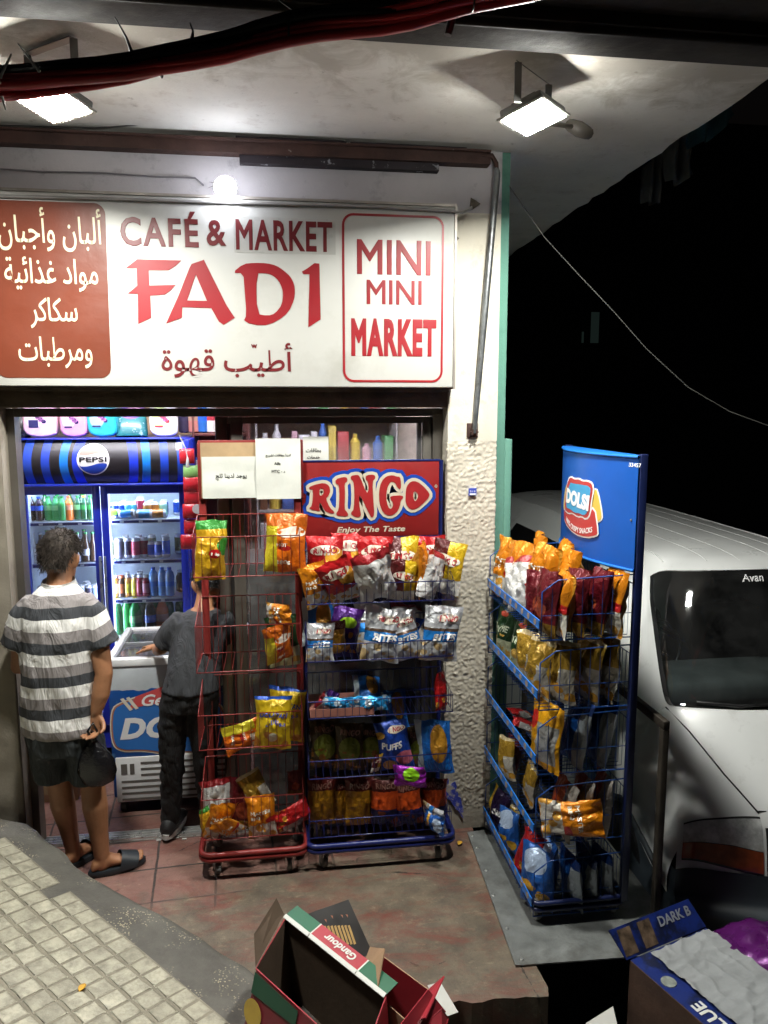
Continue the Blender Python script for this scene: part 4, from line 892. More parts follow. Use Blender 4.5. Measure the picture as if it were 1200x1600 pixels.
def head(mb, c, s=1., lean=.2, turn=0.):
    """c = centre of the skull; faces +y (leaning forward), turned about z"""
    X = Matrix.Translation(c) @ Matrix.Rotation(turn, 4, 'Z') @ Matrix.Rotation(-lean, 4, 'X') @ Matrix.Scale(s, 4)
    t = MB()
    t.ell([(-.125, 0, .035, .03, .04), (-.105, 0, .03, .05, .065), (-.07, 0, .015, .062, .085), (-.03, 0, .004, .070, .095), (.02, 0, -.003, .076, .099), (.06, 0, -.006, .074, .095), (.095, 0, -.006, .058, .075), (.115, 0, -.006, .035, .045), (.121, 0, -.006, .012, .016)], 20)
    t.tube([(0, .088, .01), (0, .108, -.022), (0, .097, -.035)], [.008, .014, .01], 8, 0, True, True)         # nose
    t.tube([(-.04, .082, .026), (0, .092, .03), (.04, .082, .026)], [.009, .011, .009], 8, 0, True, True)      # brow
    t.tube([(-.022, .084, -.066), (0, .091, -.066), (.022, .084, -.066)], [.007, .009, .007], 8, 0, True, True)  # lips
    t.tube([(0, .07, -.105), (0, .082, -.1)], [.022, .016], 8, 0, True, True)
    for q in (-1, 1): t.tube([(q*.072, -.005, -.045), (q*.082, -.012, -.02), (q*.084, -.014, .005), (q*.078, -.004, .018)], [.009, .013, .014, .008], 8, 0, True, True)
    t.v = [X @ p for p in t.v]; n = len(mb.v); mb.v += t.v; mb.f += [[i+n for i in f] for f in t.f]; mb.mi += t.mi; mb.sm += t.sm
    return X
def hair(X, m, parent, seed, lo=-.055, n=4200, ln=.03, th=.011):
    random.seed(seed); mb = MB()
    def surf(a, z):
        k = math.sqrt(max(0, 1-((z-.012)/.118)**2)) if z > .012 else 1-.12*((.012-z)/.1)
        return V((.078*k*math.sin(a), -.006-.101*k*math.cos(a), z))      # a=0 is the nape
    def low(a):                                                          # hairline: nape low, over the ears, forehead high
        a = abs(a); return lo if a < .8 else lo+(a-.8)*.2 if a < 1.25 else lo+.09 if a < 2 else lo+.09+(a-2)*.05
    def shell(u, v):
        a = (u-.5)*2*math.pi*.999; z0 = low(a); z = z0+(.128-z0)*v**.85; p = surf(a, min(z, .1295)); q = (p-V((0, -.006, .0))).normalized()
        t = th*min(1, v*6+.15)
        return p + q*(t+.004*noise.noise(p*40)+.0015*noise.noise(p*120))
    mb.grid(shell, 56, 22)
    for i in range(n):
        a = random.uniform(-2.6, 2.6); z0 = low(a); z = random.uniform(z0, .125); p = surf(a, z); q = (p-V((0, -.006, 0))).normalized(); p = p+q*th*.7
        sw = V((random.uniform(-.5, .5), random.uniform(-.4, .2), -.55+random.uniform(-.4, .4))); e = p+(q*.34+sw*.8).normalized()*ln*random.uniform(.6, 1.15)
        sd = q.cross(V((0, 0, 1)) + sw).normalized()*.0011; mid = p.lerp(e, .55)+q*.004
        mb.add([p-sd, p+sd, mid+sd*.8, e, mid-sd*.8], [(0, 1, 2, 3, 4)])
    mb.v = [X @ p for p in mb.v]; return part('hair', mb, m, parent)

def skinmat(name, c, dark):
    k = NT(name); b = k.mix(k.step(k.noise(9, 5), .3, .7), col(c), tuple(q*.82 for q in col(c)))
    b = k.mix(k.math('MULTIPLY', k.step(k.noise(38, 4), .5, .75), .3), b, col(dark))
    k.l(b, k.b.inputs['Base Color']); k.b.inputs['Roughness'].default_value = .5
    k.b.inputs['Subsurface Weight'].default_value = .08; k.b.inputs['Subsurface Radius'].default_value = (.01, .004, .002); k.b.inputs['Subsurface Scale'].default_value = .5
    k.bump(k.noise(160, 4), .12, .003); return k.m
skin = skinmat('skin', 'a0704f', '74492f')
def clothmat(name, c, stripes=False, r=.85, wr=.5):
    k = NT(name); X = k.xyz()
    if stripes:
        at_n = k.n('ShaderNodeAttribute', attribute_name='stripe'); zz = k.math('ADD', at_n.outputs['Fac'], k.math('MULTIPLY', k.math('SUBTRACT', k.noise(3, 2), .5), .02))
        f = k.math('FRACT', k.math('DIVIDE', k.math('SUBTRACT', zz, .864-.163*4), .163))
        b = k.mix(k.math('GREATER_THAN', f, .32), col('3a3c40'), col('878180'))
        b = k.mix(k.math('GREATER_THAN', f, .65), b, col('dcdad6'))
        pass
    else: b = k.mix(k.step(k.noise(7, 5), .3, .7), col(c), tuple(q*.7 for q in col(c)))
    k.l(b, k.b.inputs['Base Color']); k.b.inputs['Roughness'].default_value = r
    mp = k.n('ShaderNodeMapping'); mp.inputs['Scale'].default_value = (1, 1, .32); mp.inputs['Rotation'].default_value = (0, R(18), 0); k.l(k.co(), mp.inputs[0])
    n1 = k.bump(k.noise(13, 3, .55, mp.outputs[0], 1.5), wr, .05); k.bump(k.noise(420, 2), .15, .001, n1); return k.m
def wrinkle(mb, amp, freq=(16, 16, 6)):
    q = [V((p.x*freq[0], p.y*freq[1], p.z*freq[2])) for p in mb.v]
    c = V((sum(p.x for p in mb.v)/len(mb.v), sum(p.y for p in mb.v)/len(mb.v), 0))
    for i, p in enumerate(mb.v):
        d = V((p.x-c.x, p.y-c.y, 0)); d = d.normalized() if d.length > 1e-4 else d
        mb.v[i] = p + d*amp*(noise.noise(q[i]) + .5*noise.noise(q[i]*2.1))
    return mb

man = thing('person', 'man in a striped polo shirt and dark shorts standing at the shop door', 'person', (-1.0, -.12, 0))
mb = MB()
mX = head(mb, V((-1.062, -.03, 1.612)), 1.03, .28, R(-6))
mb.tube([(-1.06, -.12, 1.40), (-1.06, -.085, 1.50), (-1.06, -.055, 1.56)], [.07, .058, .058], 14, 0, True, True)
mb.ell([(.80, -1.07, -.12, .15, .115), (1.0, -1.07, -.12, .15, .11), (1.2, -1.065, -.12, .165, .11), (1.34, -1.06, -.12, .17, .095), (1.42, -1.06, -.115, .11, .075), (1.46, -1.06, -.11, .06, .06)], 20)
Ra = [(-.925, -.13, 1.36), (-.878, -.15, 1.22), (-.85, -.185, 1.06), (-.868, -.195, .96), (-.893, -.20, .875)]
mb.tube(Ra, [.06, .052, .043, .043, .028], 14, 0, True, True)
hand(mb, (-.893, -.20, .875), (-.15, -.12, -1), (-.35, -.95, .1), -1, 1.15)
La = [(-1.195, -.11, 1.36), (-1.245, -.09, 1.22), (-1.275, -.07, 1.08), (-1.21, .06, 1.02), (-1.15, .17, 1.0)]
mb.tube(La, [.06, .052, .043, .04, .028], 14, 0, True, True)
hand(mb, (-1.15, .17, 1.0), (.5, .8, -.1), (.1, 0, -1), 1, .5)
mb.tube([(-1.15, -.12, .84), (-1.128, -.11, .64), (-1.112, -.10, .48), (-1.10, -.105, .36), (-1.085, -.085, .22), (-1.075, -.07, .10)], [.088, .078, .058, .061, .046, .037], 16, 0, True, True)
mb.tube([(-.99, -.12, .84), (-.965, -.125, .64), (-.945, -.13, .48), (-.932, -.155, .36), (-.92, -.16, .22), (-.912, -.16, .10)], [.088, .078, .058, .062, .047, .038], 16, 0, True, True)
def foot(mb, an, hdg, L=.25, z=.03, hz=.045):
    an = V(an); d = V((math.sin(hdg), math.cos(hdg), 0)); sd = V((d.y, -d.x, 0)); rings = []
    for t, w_, h in ((-.055, .018, .02), (-.045, .03, .05), (-.01, .034, .075), (.03, .034, .08), (.07, .037, .055), (.12, .043, .036), (.16, .044, .026), (.185, .038, .02), (.2, .02, .012)):
        t *= L/.25; c = V((an.x, an.y, z)) + d*t
        rings.append([c + sd*math.cos(q*math.pi/8)*w_ + V((0, 0, h*.5+h*.5*math.sin(q*math.pi/8))) for q in range(16)])
    mb.loft(rings)
    mb.tube([V((an.x, an.y, .11)), V((an.x, an.y, .05)) + d*.0], [.037, .036], 12, 0, True, True)
    return d, sd
def toes(mb, an, hdg, z):
    an = V(an); d = V((math.sin(hdg), math.cos(hdg), 0)); sd = V((d.y, -d.x, 0))
    for o, t, r in ((-.03, .2, .013), (-.009, .2, .010), (.009, .193, .0095), (.024, .184, .009), (.037, .17, .0085)):
        mb.tube([V((an.x, an.y, z+.016))+d*(t-.05)+sd*o, V((an.x, an.y, z+.012))+d*t+sd*o], [r, r], 8, 0, True, True)
HR, HL = R(68), R(35)
foot(mb, (-.912, -.16, 0), HR); toes(mb, (-.912, -.16, 0), HR+0, .03); foot(mb, (-1.075, -.07, 0), HL); toes(mb, (-1.075, -.07, 0), HL, .03)
part('body', remesh(mb, .0058, 3), skin, man)
eyem = M('eye_white', (.7, .68, .64), .2, var=0, rv=0)
mb = MB()
def eyes(X, parent):
    for q in (-1, 1):
        t = MB().tube([(q*.031, .078, .006), (q*.031, .084, .006)], [.011, .0095], 10, 0, True, True); t.v = [X @ p for p in t.v]; part('eye', t, eyem, parent)
eyes(mX, man)
hair(mX, M('hair_grey_brown', (.034, .024, .017), .75, var=.6, vs=45, bump=.4, bs=260), man, 8, -.062)
mb = MB()
mb.ell([(.755, -1.072, -.12, .188, .14), (.80, -1.072, -.12, .19, .142), (.95, -1.07, -.122, .188, .14), (1.1, -1.068, -.125, .183, .138), (1.22, -1.064, -.128, .18, .134), (1.32, -1.062, -.13, .178, .122), (1.40, -1.06, -.125, .16, .1), (1.455, -1.06, -.115, .115, .085), (1.50, -1.06, -.10, .072, .07)], 28, 0, True, .92)
mb.tube([(-.96, -.125, 1.41), (-.905, -.137, 1.355), (-.867, -.152, 1.265), (-.843, -.16, 1.195)], [.066, .07, .07, .076], 18, 0, True)
mb.tube([(-1.16, -.12, 1.41), (-1.215, -.115, 1.355), (-1.255, -.1, 1.265), (-1.28, -.09, 1.195)], [.066, .07, .07, .076], 18, 0, True)
polo = wrinkle(remesh(mb, .011, 3, 'polo'), .012)
striped = clothmat('striped_cotton', None, True)
sv = []
for p in polo.v:
    dx = p.x+1.062; t = max(0, min(1, (abs(dx)-.155)/.03))*(p.z > 1.1); t = t*t*(3-2*t)
    sv.append(p.z*(1-t) + t*(1.26+(p.z-1.26)*.93-(abs(dx)-.2)*.45))
ps = part('polo_shirt', polo, striped, man)
at_ = ps.data.attributes.new('stripe', 'FLOAT', 'POINT'); at_.data.foreach_set('value', sv)
mb = MB()
def collar(u, v):
    a = u*2*math.pi; r = .078-.006*v+.016*(v > .5)*(v-.5); c = V((-1.06, -.096, 1.488))
    z = .028*math.sin(v*math.pi)+.012*math.cos(a)*-1 - (.03 if v > .5 else 0)*(v-.5)*2
    return c + V((r*1.0*math.sin(a)*(1+.25*max(0, v-.5)), -r*math.cos(a)*(1+.3*max(0, v-.5)), z))
mb.grid(collar, 40, 10); part('collar', mb, clothmat('white_cotton', 'd0cfcc', False, .85, .2), ps)
mb = MB()
mb.ell([(.66, -1.07, -.12, .165, .125), (.74, -1.07, -.12, .18, .135), (.86, -1.07, -.12, .172, .125), (.92, -1.07, -.12, .165, .12)], 24)
mb.tube([(-1.15, -.12, .78), (-1.14, -.115, .65), (-1.128, -.11, .505)], [.098, .099, .092], 20, 0, True)
mb.tube([(-.985, -.12, .78), (-.968, -.128, .65), (-.952, -.133, .495)], [.098, .099, .092], 20, 0, True)
part('shorts', wrinkle(remesh(mb, .011, 3, 'shorts'), .012, (14, 14, 10)), clothmat('dark_cotton', '2e3335'), man)
rub = M('sandal_rubber', (.012, .016, .02), .5, var=.2, bump=.1)
for an, hdg in (((-.912, -.16, 0), HR), ((-1.075, -.07, 0), HL)):
    an = V(an); d = V((math.sin(hdg), math.cos(hdg), 0)); sd = V((d.y, -d.x, 0)); mb = MB()
    o = []
    for q in range(24):
        a = q*math.pi/12; o.append(V((an.x, an.y, 0)) + d*(.073+.143*math.cos(a)) + sd*(.05+.006*math.cos(a))*math.sin(a))
    r1 = [p + V((0, 0, .003)) for p in o]; c0 = V((an.x, an.y, 0))+d*.073
    mb.loft([[c0+(p-c0)*.96+V((0, 0, .003)) for p in o], [p+V((0, 0, .012)) for p in o], [p+V((0, 0, .026)) for p in o], [c0+(p-c0)*.95+V((0, 0, .033)) for p in o]])
    def strap(u, v):
        t = .075+.085*v+.02*math.sin(u*math.pi); a = (u-.5)*math.pi; hh = .078-.03*v
        return V((an.x, an.y, .012)) + d*t + sd*math.sin(a)*(.052+.002*v) + V((0, 0, max(0, math.cos(a))**.7*hh))
    mb.grid(strap, 20, 8); mb.grid(lambda u, v: strap(u, v)+V((0, 0, .006))+sd*(.004*(1 if u > .5 else -1)), 20, 8)
    part('sandal', mb, rub, man)
# black carrier bag in the man's hand
mb = MB(); random.seed(14)
hx, hy, hz = -.907, -.225, .76
rings = []
for z, rx, ry, cx in ((.515, .045, .03, -.895), (.53, .075, .045, -.895), (.58, .088, .055, -.897), (.64, .082, .05, -.9), (.69, .06, .038, -.903), (.73, .03, .022, -.907), (.755, .012, .012, -.908), (.79, .010, .010, -.908)):
    rings.append([V((cx+rx*math.cos(q*math.pi/14)*(1+.22*noise.noise(V((q*.7, z*9, 0)))), -.225+ry*math.sin(q*math.pi/14)*(1+.25*noise.noise(V((q*.9, z*7, 4)))), z+.01*noise.noise(V((q*.8, z*5, 9))))) for q in range(28)])
mb.loft(rings); mb.tube([(-.905, -.235, .74), (-.925, -.25, .80), (-.905, -.225, .83), (-.885, -.23, .79), (-.9, -.235, .74)], [.008, .006, .006, .006, .008], 7)
solid('carrier_bag', mb, M('black_carrier', (.006, .006, .007), .22, var=.3, bump=.7, bs=28), 'small black plastic bag hanging from the man\'s right hand', 'bag')

boy = thing('person', 'youth in a dark grey T-shirt and black jeans leaning over the freezer', 'person', (-.5, .12, 0))
mb = MB()
LEAN = lambda m_: [setattr(p, 'x', p.x+.075*max(0, min(1, (p.z-.75)/.4))) for p in m_.v]
bX = head(mb, V((-.463, .30, 1.385)), .93, .55, R(10))
mb.tube([(-.485, .19, 1.22), (-.475, .24, 1.30), (-.468, .275, 1.345)], [.06, .05, .05], 14, 0, True, True)
mb.ell([(.84, -.49, .075, .135, .095), (1.0, -.49, .11, .125, .09), (1.15, -.49, .16, .135, .085), (1.22, -.487, .187, .10, .06), (1.27, -.485, .205, .06, .05)], 20)
mb.tube([(-.60, .18, 1.19), (-.66, .20, 1.12), (-.69, .235, 1.045), (-.715, .31, 1.015), (-.735, .39, 1.0)], [.042, .04, .036, .034, .024], 14, 0, True, True)
hand(mb, (-.735, .39, 1.0), (-.45, .85, -.12), (0, 0, -1), 1, .22, .95)
mb.tube([(-.375, .18, 1.19), (-.315, .22, 1.12), (-.285, .27, 1.04), (-.31, .36, 1.01), (-.36, .43, .995)], [.05, .042, .036, .034, .024], 14, 0, True, True)
hand(mb, (-.36, .43, .995), (-.5, .8, -.1), (0, 0, -1), -1, .22, .95)
for s_, f in ((0, (-.615, .15)), (1, (-.405, .17))):
    hx = (-.555, -.425)[s_]; mb.tube([(hx, .08, .84), ((hx+f[0])/2, .10, .46), (f[0], f[1], .09)], [.07, .05, .035], 14, 0, True, True); foot(mb, (f[0], f[1], 0), R(12), .24)
LEAN(mb); part('body', remesh(mb, .0062, 3), skin, boy)
bX = Matrix.Translation((.075, 0, 0)) @ bX
eyes(bX, boy); hair(bX, M('hair_black', (.008, .007, .007), .5, var=.4, vs=60, bump=.6, bs=220), boy, 9, -.06, 2500, .024)
mb = MB()
mb.ell([(.86, -.49, .07, .155, .118), (.95, -.49, .09, .15, .115), (1.05, -.49, .125, .152, .112), (1.15, -.49, .16, .162, .108), (1.22, -.488, .185, .14, .09), (1.265, -.485, .203, .075, .065)], 24)
mb.tube([(-.58, .172, 1.215), (-.645, .192, 1.15), (-.685, .215, 1.075)], [.072, .07, .065], 16, 0, True); mb.tube([(-.395, .172, 1.215), (-.33, .205, 1.15), (-.295, .24, 1.075)], [.072, .07, .065], 16, 0, True)
LEAN(mb); part('t_shirt', wrinkle(remesh(mb, .011, 3, 'tee'), .009), clothmat('grey_jersey', '34363a'), boy)
mb = MB()
mb.ell([(.76, -.49, .08, .145, .11), (.84, -.49, .078, .15, .112), (.93, -.49, .085, .142, .105)], 22)
for s_, f in ((0, (-.615, .15)), (1, (-.405, .17))):
    hx = (-.558, -.42)[s_]; mb.tube([(hx, .08, .80), ((hx*1.2+f[0]*.8)/2, .09, .6), ((hx+f[0])/2, .10, .46), ((hx*.3+f[0]*.7), f[1]-.015, .26), (f[0], f[1], .085)], [.084, .075, .064, .058, .052], 18, 0, True)
LEAN(mb); part('jeans', wrinkle(remesh(mb, .010, 2, 'jeans'), .011, (16, 16, 20)), clothmat('black_denim', '0c0c0e', False, .8), boy)
shm = M('shoe_black', (.012, .012, .013), .55, var=.2, bump=.3, bs=60); shw = M('shoe_sole', (.5, .5, .48), .5, var=.15)
for f in ((-.615, .15), (-.405, .17)):
    d = V((math.sin(R(12)), math.cos(R(12)), 0)); sd = V((d.y, -d.x, 0)); mb = MB(); rings = []
    for t, w_, h in ((-.075, .022, .06), (-.06, .038, .1), (-.01, .043, .12), (.04, .043, .105), (.08, .046, .075), (.13, .048, .055), (.17, .042, .045), (.195, .025, .03)):
        rings.append([V((f[0], f[1], .022)) + d*t + sd*math.cos(q*math.pi/8)*w_ + V((0, 0, h*.5+h*.5*math.sin(q*math.pi/8))) for q in range(16)])
    mb.loft(rings); sh = part('shoe', mb, shm, boy)
    mb = MB(); o = [V((f[0], f[1], 0)) + d*(.06+.145*math.cos(q*math.pi/12)) + sd*.053*math.sin(q*math.pi/12) for q in range(24)]
    mb.loft([[p+V((0, 0, .022)) for p in o], [p+V((0, 0, .05)) for p in o]]); part('sole', mb, shw, sh)

# ================================================================ wire racks
def zat(u, v, y): return at(u, v, 1, y).z
red_m = M('rack_red', (.2, .02, .018), .4, var=.2, vs=10, rv=.1, dirt=((.08, .02, .02), 12, .62, .1))
navy_m = M('rack_navy', (.008, .014, .10), .35, var=.2, vs=10, dirt=((.02, .02, .03), 12, .6, .1))
cobalt_m = M('rack_cobalt', (.006, .05, .22), .35, var=.15, vs=10, dirt=((.01, .02, .05), 12, .6, .1))
def basket(mb, x0, x1, yf, yb, zb, zf, zk, step=.042, r=.0016, R_=.003):
    """wire basket: floor rods, front rods up to the rim, sloping side panels"""
    mb.tube([(x0, yb, zk), (x0, yf, zf), (x1, yf, zf), (x1, yb, zk), (x0, yb, zk)], R_, 5)
    mb.tube([(x0, yb, zb), (x0, yf, zb), (x1, yf, zb), (x1, yb, zb), (x0, yb, zb)], R_, 5)
    n = int((x1-x0)/step)
    for i in range(n+1):
        x = x0+(x1-x0)*i/n; mb.tube([(x, yf, zf), (x, yf, zb), (x, yb, zb)], r, 4)
        mb.tube([(x, yb, zb), (x, yb, zk)], r, 4)
    m_ = max(3, int((yb-yf)/.045))
    for x in (x0, x1):
        for j in range(1, m_): t = j/m_; mb.tube([(x, yf+(yb-yf)*t, zb), (x, yf+(yb-yf)*t, zf+(zk-zf)*t)], r, 4)
    return mb
def base_frame(mb, x0, x1, yf, yb, z, r=.014, rad=.05):
    o = rrect(x0, x1, yf, yb, rad, 4)
    for dz in (0, .026): mb.tube([(a, b, z+dz) for a, b in o]+[(*o[0], z+dz)], r, 7)
def castor(parent, x, y, ang, m):
    X = Matrix.Translation((x, y, 0)) @ Matrix.Rotation(ang, 4, 'Z') @ Matrix.Scale(1.12, 4)
    c = part('castor', MB().box((-.018, -.012, .06), (-.014, .03, .085), 0, X).box((.014, -.012, .06), (.018, .03, .085), 0, X).box((-.018, -.02, .085), (.018, .03, .09), 0, X).box((-.018, .0, .03), (-.0145, .025, .0595), 0, X).box((.0145, .0, .03), (.018, .025, .0595), 0, X), m, parent)
    part('wheel', MB().lathe([(0, -.011), (.024, -.011), (.0265, -.007), (.0265, .007), (.024, .011), (0, .011)], (0, 0, 0), 16, None, X @ Matrix.Translation((0, .012, .0275)) @ Matrix.Rotation(R(90), 4, 'Y')), M('wheel_grey', (.16, .165, .16), .55, var=.2) if 'wheel_grey' not in bpy.data.materials else bpy.data.materials['wheel_grey'], c)

# ---- red rack with the notice board
RX0, RX1, RYF, RYB = -.40, .105, -.28, .02
rr_ = thing('wire_rack', 'red wire snack rack on castors with a paper notice board on top', 'rack', (-.15, -.13, 0))
mb = MB()
for x in (-.375, .105): part('post', MB().bbox((x-.018, RYB+.004, .10), (x+.018, RYB+.02, 2.17), .003), red_m, rr_)
RZ = []
for vb, vf, vk in ((900, 838, 803), (1048, 977, 930), (1168, 1115, 1052), (1308, 1246, 1178)):
    zb, zf, zk = zat(390, vb, RYF), zat(390, vf, RYF), zat(390, vk, RYB); RZ.append(zb)
    part('basket', basket(MB(), RX0, RX1, RYF, RYB, zb, zf, zk), red_m, rr_)
mb = MB(); base_frame(mb, RX0-.01, RX1+.012, RYF-.02, RYB+.03, .112); part('base', mb, red_m, rr_)
for x, y, a in ((-.33, -.25, .3), (.03, -.27, 0), (-.34, .0, .8), (.07, .0, -.5)): castor(rr_, x, y, a, cmx)
(p0, p1) = at(312, 780, 1, RYB), at(473, 687, 1, RYB)
nb = part('notice_board', MB().bbox((p0.x, RYB-.012, p0.z), (p1.x, RYB+.003, p1.z), .002), red_m, rr_)
part('board_face', MB().box((p0.x+.012, RYB-.014, p0.z+.008), (p1.x-.012, RYB-.0123, p1.z-.012)), M('board_tan', (.42, .29, .16), .6, var=.25, vs=4), nb)
paper = M('paper_grey', (.62, .63, .58), .75, var=.08, vs=5, bump=.2, bs=12); ink = M('ink_black', (.015, .015, .015), .6, var=0, rv=0)
def sheet(u0, v0, u1, v1, y, label, lines, curl=.006):
    a, b = at(u0, v1, 1, y), at(u1, v0, 1, y); cx, cz, W_, H_ = (a.x+b.x)/2, a.z, b.x-a.x, b.z-a.z
    f = lambda x, z: V((x, y - curl*(noise.noise(V((x*9+u0, z*9, 0)))+.6+.5*math.sin(z*20+u0)*(z/H_)), z))
    mb = MB(); n = 14
    mb.grid(lambda u, v: f((u-.5)*W_, v*H_)+V((cx, 0, cz)), n, n); mb.grid(lambda u, v: f((u-.5)*W_, v*H_)+V((cx, .0015, cz)), n, n)
    s_ = solid('paper_notice', mb, paper, label, 'paper notice')
    mb = MB()
    for body, fx, fz, w_ in lines:
        mb.text(body, lambda x, yy, z: f(fx*W_+x, fz*H_+yy)+V((cx, -.0015-.0006*z, cz)), 0, .012, 0, w_*W_)
    part('writing', mb, ink, s_)
sheet(317, 713, 402, 779, RYB-.018, 'creased grey paper notice with one line of writing on the red rack board', [(arabic('يوجد لدينا ثلج'), .02, .52, .56)])
sheet(401, 685, 469, 780, RYB-.024, 'tall grey paper notice with three printed lines on the red rack board', [(arabic('لدينا بطاقات تشريج'), .0, .72, .56), ('Alfa', -.02, .59, .14), ('MTC - د'.replace('د', chr(0xFEA9)), -.0, .46, .3)])
sheet(474, 682, 513, 722, .135, 'faded brown notice taped inside the sliding door above the red board', [(arabic('بطاقات'), -.1, .45, .6), (arabic('خدمات'), -.1, .2, .5)])

# ---- navy rack under the red lettered board
NX0, NX1, NYF, NYB = .135, .868, -.28, .045
nr = thing('wire_rack', 'navy wire snack rack on castors under a red lettered board', 'rack', (.5, -.12, 0))
mb = MB()
for x in (NX0+.0, NX1-.0): part('post', MB().tube([(x, NYB+.012, .1), (x, NYB+.012, 2.07)], .012, 8), navy_m, nr)
NZ = []
for vb, vf, vk in ((941, 911, 858), (1030, 1004, 960), (1118, 1092, 1046), (1211, 1184, 1135), (1302, 1276, 1222)):
    zb, zf, zk = zat(590, vb, NYF), zat(590, vf, NYF), zat(590, vk, NYB); NZ.append(zb)
    part('basket', basket(MB(), NX0, NX1, NYF, NYB, zb, zf, zk, .035), navy_m, nr)
mb = MB(); base_frame(mb, NX0-.012, NX1+.014, NYF-.02, NYB+.03, .112, .014); part('base', mb, navy_m, nr)
for x, y, a in ((.21, -.27, .5), (.80, -.27, -.4), (.2, .0, 1), (.82, .0, .2)): castor(nr, x, y, a, cmx)
HY = NYB-.02
def h_(x, y): p = at(460+x/4.6154, 700+y/4.6154, 1, HY); return (p.x, p.z)
(a0, b0), (a1, b1) = h_(58, 652), h_(1045, 92)
hb = part('header_board', MB().bbox((a0, HY, b0), (a1, HY+.02, b1), .003), M('board_red', (.22, .012, .012), .4, var=.15, vs=4, dirt=((.5, .42, .4), 16, .74, .03)), nr)
part('board_trim', MB().box((a0-.004, HY-.003, b1+.0005), (a1+.004, HY+.021, b1+.008)).box((a0-.004, HY-.003, b0-.008), (a1+.004, HY+.021, b0-.0005)), navy_m, hb)
L5 = [[[(105,280),(150,262),(215,250),(250,268),(258,310),(245,345),(225,362),(255,430),(285,455),(285,472),(255,470),(215,450),(190,395),(178,400),(180,440),(190,457),(110,440),(108,428),(125,420),(135,330),(130,295),(108,298)], [(182,290),(206,292),(212,318),(200,340),(180,342)]],
      [[(295,225),(350,208),(380,212),(382,240),(360,255),(365,330),(360,440),(375,455),(390,478),(380,492),(310,488),(298,470),(320,445),(325,340),(320,265),(298,258)]],
      [[(405,200),(450,192),(470,200),(520,330),(535,300),(530,240),(512,225),(515,195),(575,190),(585,215),(560,240),(570,400),(575,480),(560,503),(545,490),(480,350),(465,340),(468,420),(475,455),(480,490),(455,500),(415,485),(405,465),(430,440),(432,300),(425,240),(405,225)]],
      [[(765,300),(745,290),(725,250),(700,238),(675,265),(660,330),(665,400),(685,440),(705,430),(712,395),(690,365),(690,345),(780,340),(785,360),(765,375),(760,420),(735,465),(690,490),(640,470),(612,400),(608,310),(625,240),(665,200),(710,195),(735,205),(760,205),(768,250)]],
      [[(800,330),(808,272),(840,238),(880,238),(930,275),(972,325),(972,352),(925,400),(875,440),(832,442),(800,400)], [(855,320),(868,310),(885,325),(892,350),(872,385),(858,370)]]]
hput = lambda o: (lambda x, y, z: V((x, HY-o-.0012*(z > 0), y)))
def letters(bev, off, m, name):
    mb = MB()
    for i, gl in enumerate(L5):
        P_ = [smooth2([h_(*q) for q in pl_], 1) for pl_ in gl]
        if bev > .02: P_ = P_[:1]
        mb.flat(shape(P_, bev, 2 if bev > .02 else 1), hput(off+i*.00004), 0)
    part(name, mb, m, hb)
letters(.034, .001, M('logo_navy', (.008, .05, .33), .4, var=.1), 'lettering_outline'); letters(.0165, .0035, M('logo_ivory', (.52, .47, .37), .4, var=.1), 'lettering_outline'); letters(.0, .006, M('logo_scarlet', (.3, .018, .02), .38, var=.15), 'lettering')
mb = MB(); (xa, za), (xb, zb) = h_(306, 624), h_(798, 560); mb.text('Enjoy The Taste', lambda x, y, z: V(((xa+xb)/2+x, HY-.0005-.001*z, (za+zb)/2+y)), 0, .022, .22, xb-xa, zb-za); (xa, za) = h_(1021, 275)
mb.text('®', lambda x, y, z: V((xa+x, HY-.0005-.001*z, za+y)), 0, .01, 0, .016); part('slogan', mb, bpy.data.materials['logo_ivory'], hb)
# the lower shelf carries a strip of reddish board on the left
part('shelf_board', MB().box((NX0+.01, NYF+.006, NZ[2]+.004), (NX0+.33, NYF+.012, NZ[2]+.045)).box((NX0+.01, NYF+.0125, NZ[2]+.004), (NX0+.33, NYB-.01, NZ[2]+.008)), M('shelf_card', (.3, .12, .09), .6, var=.2), nr)

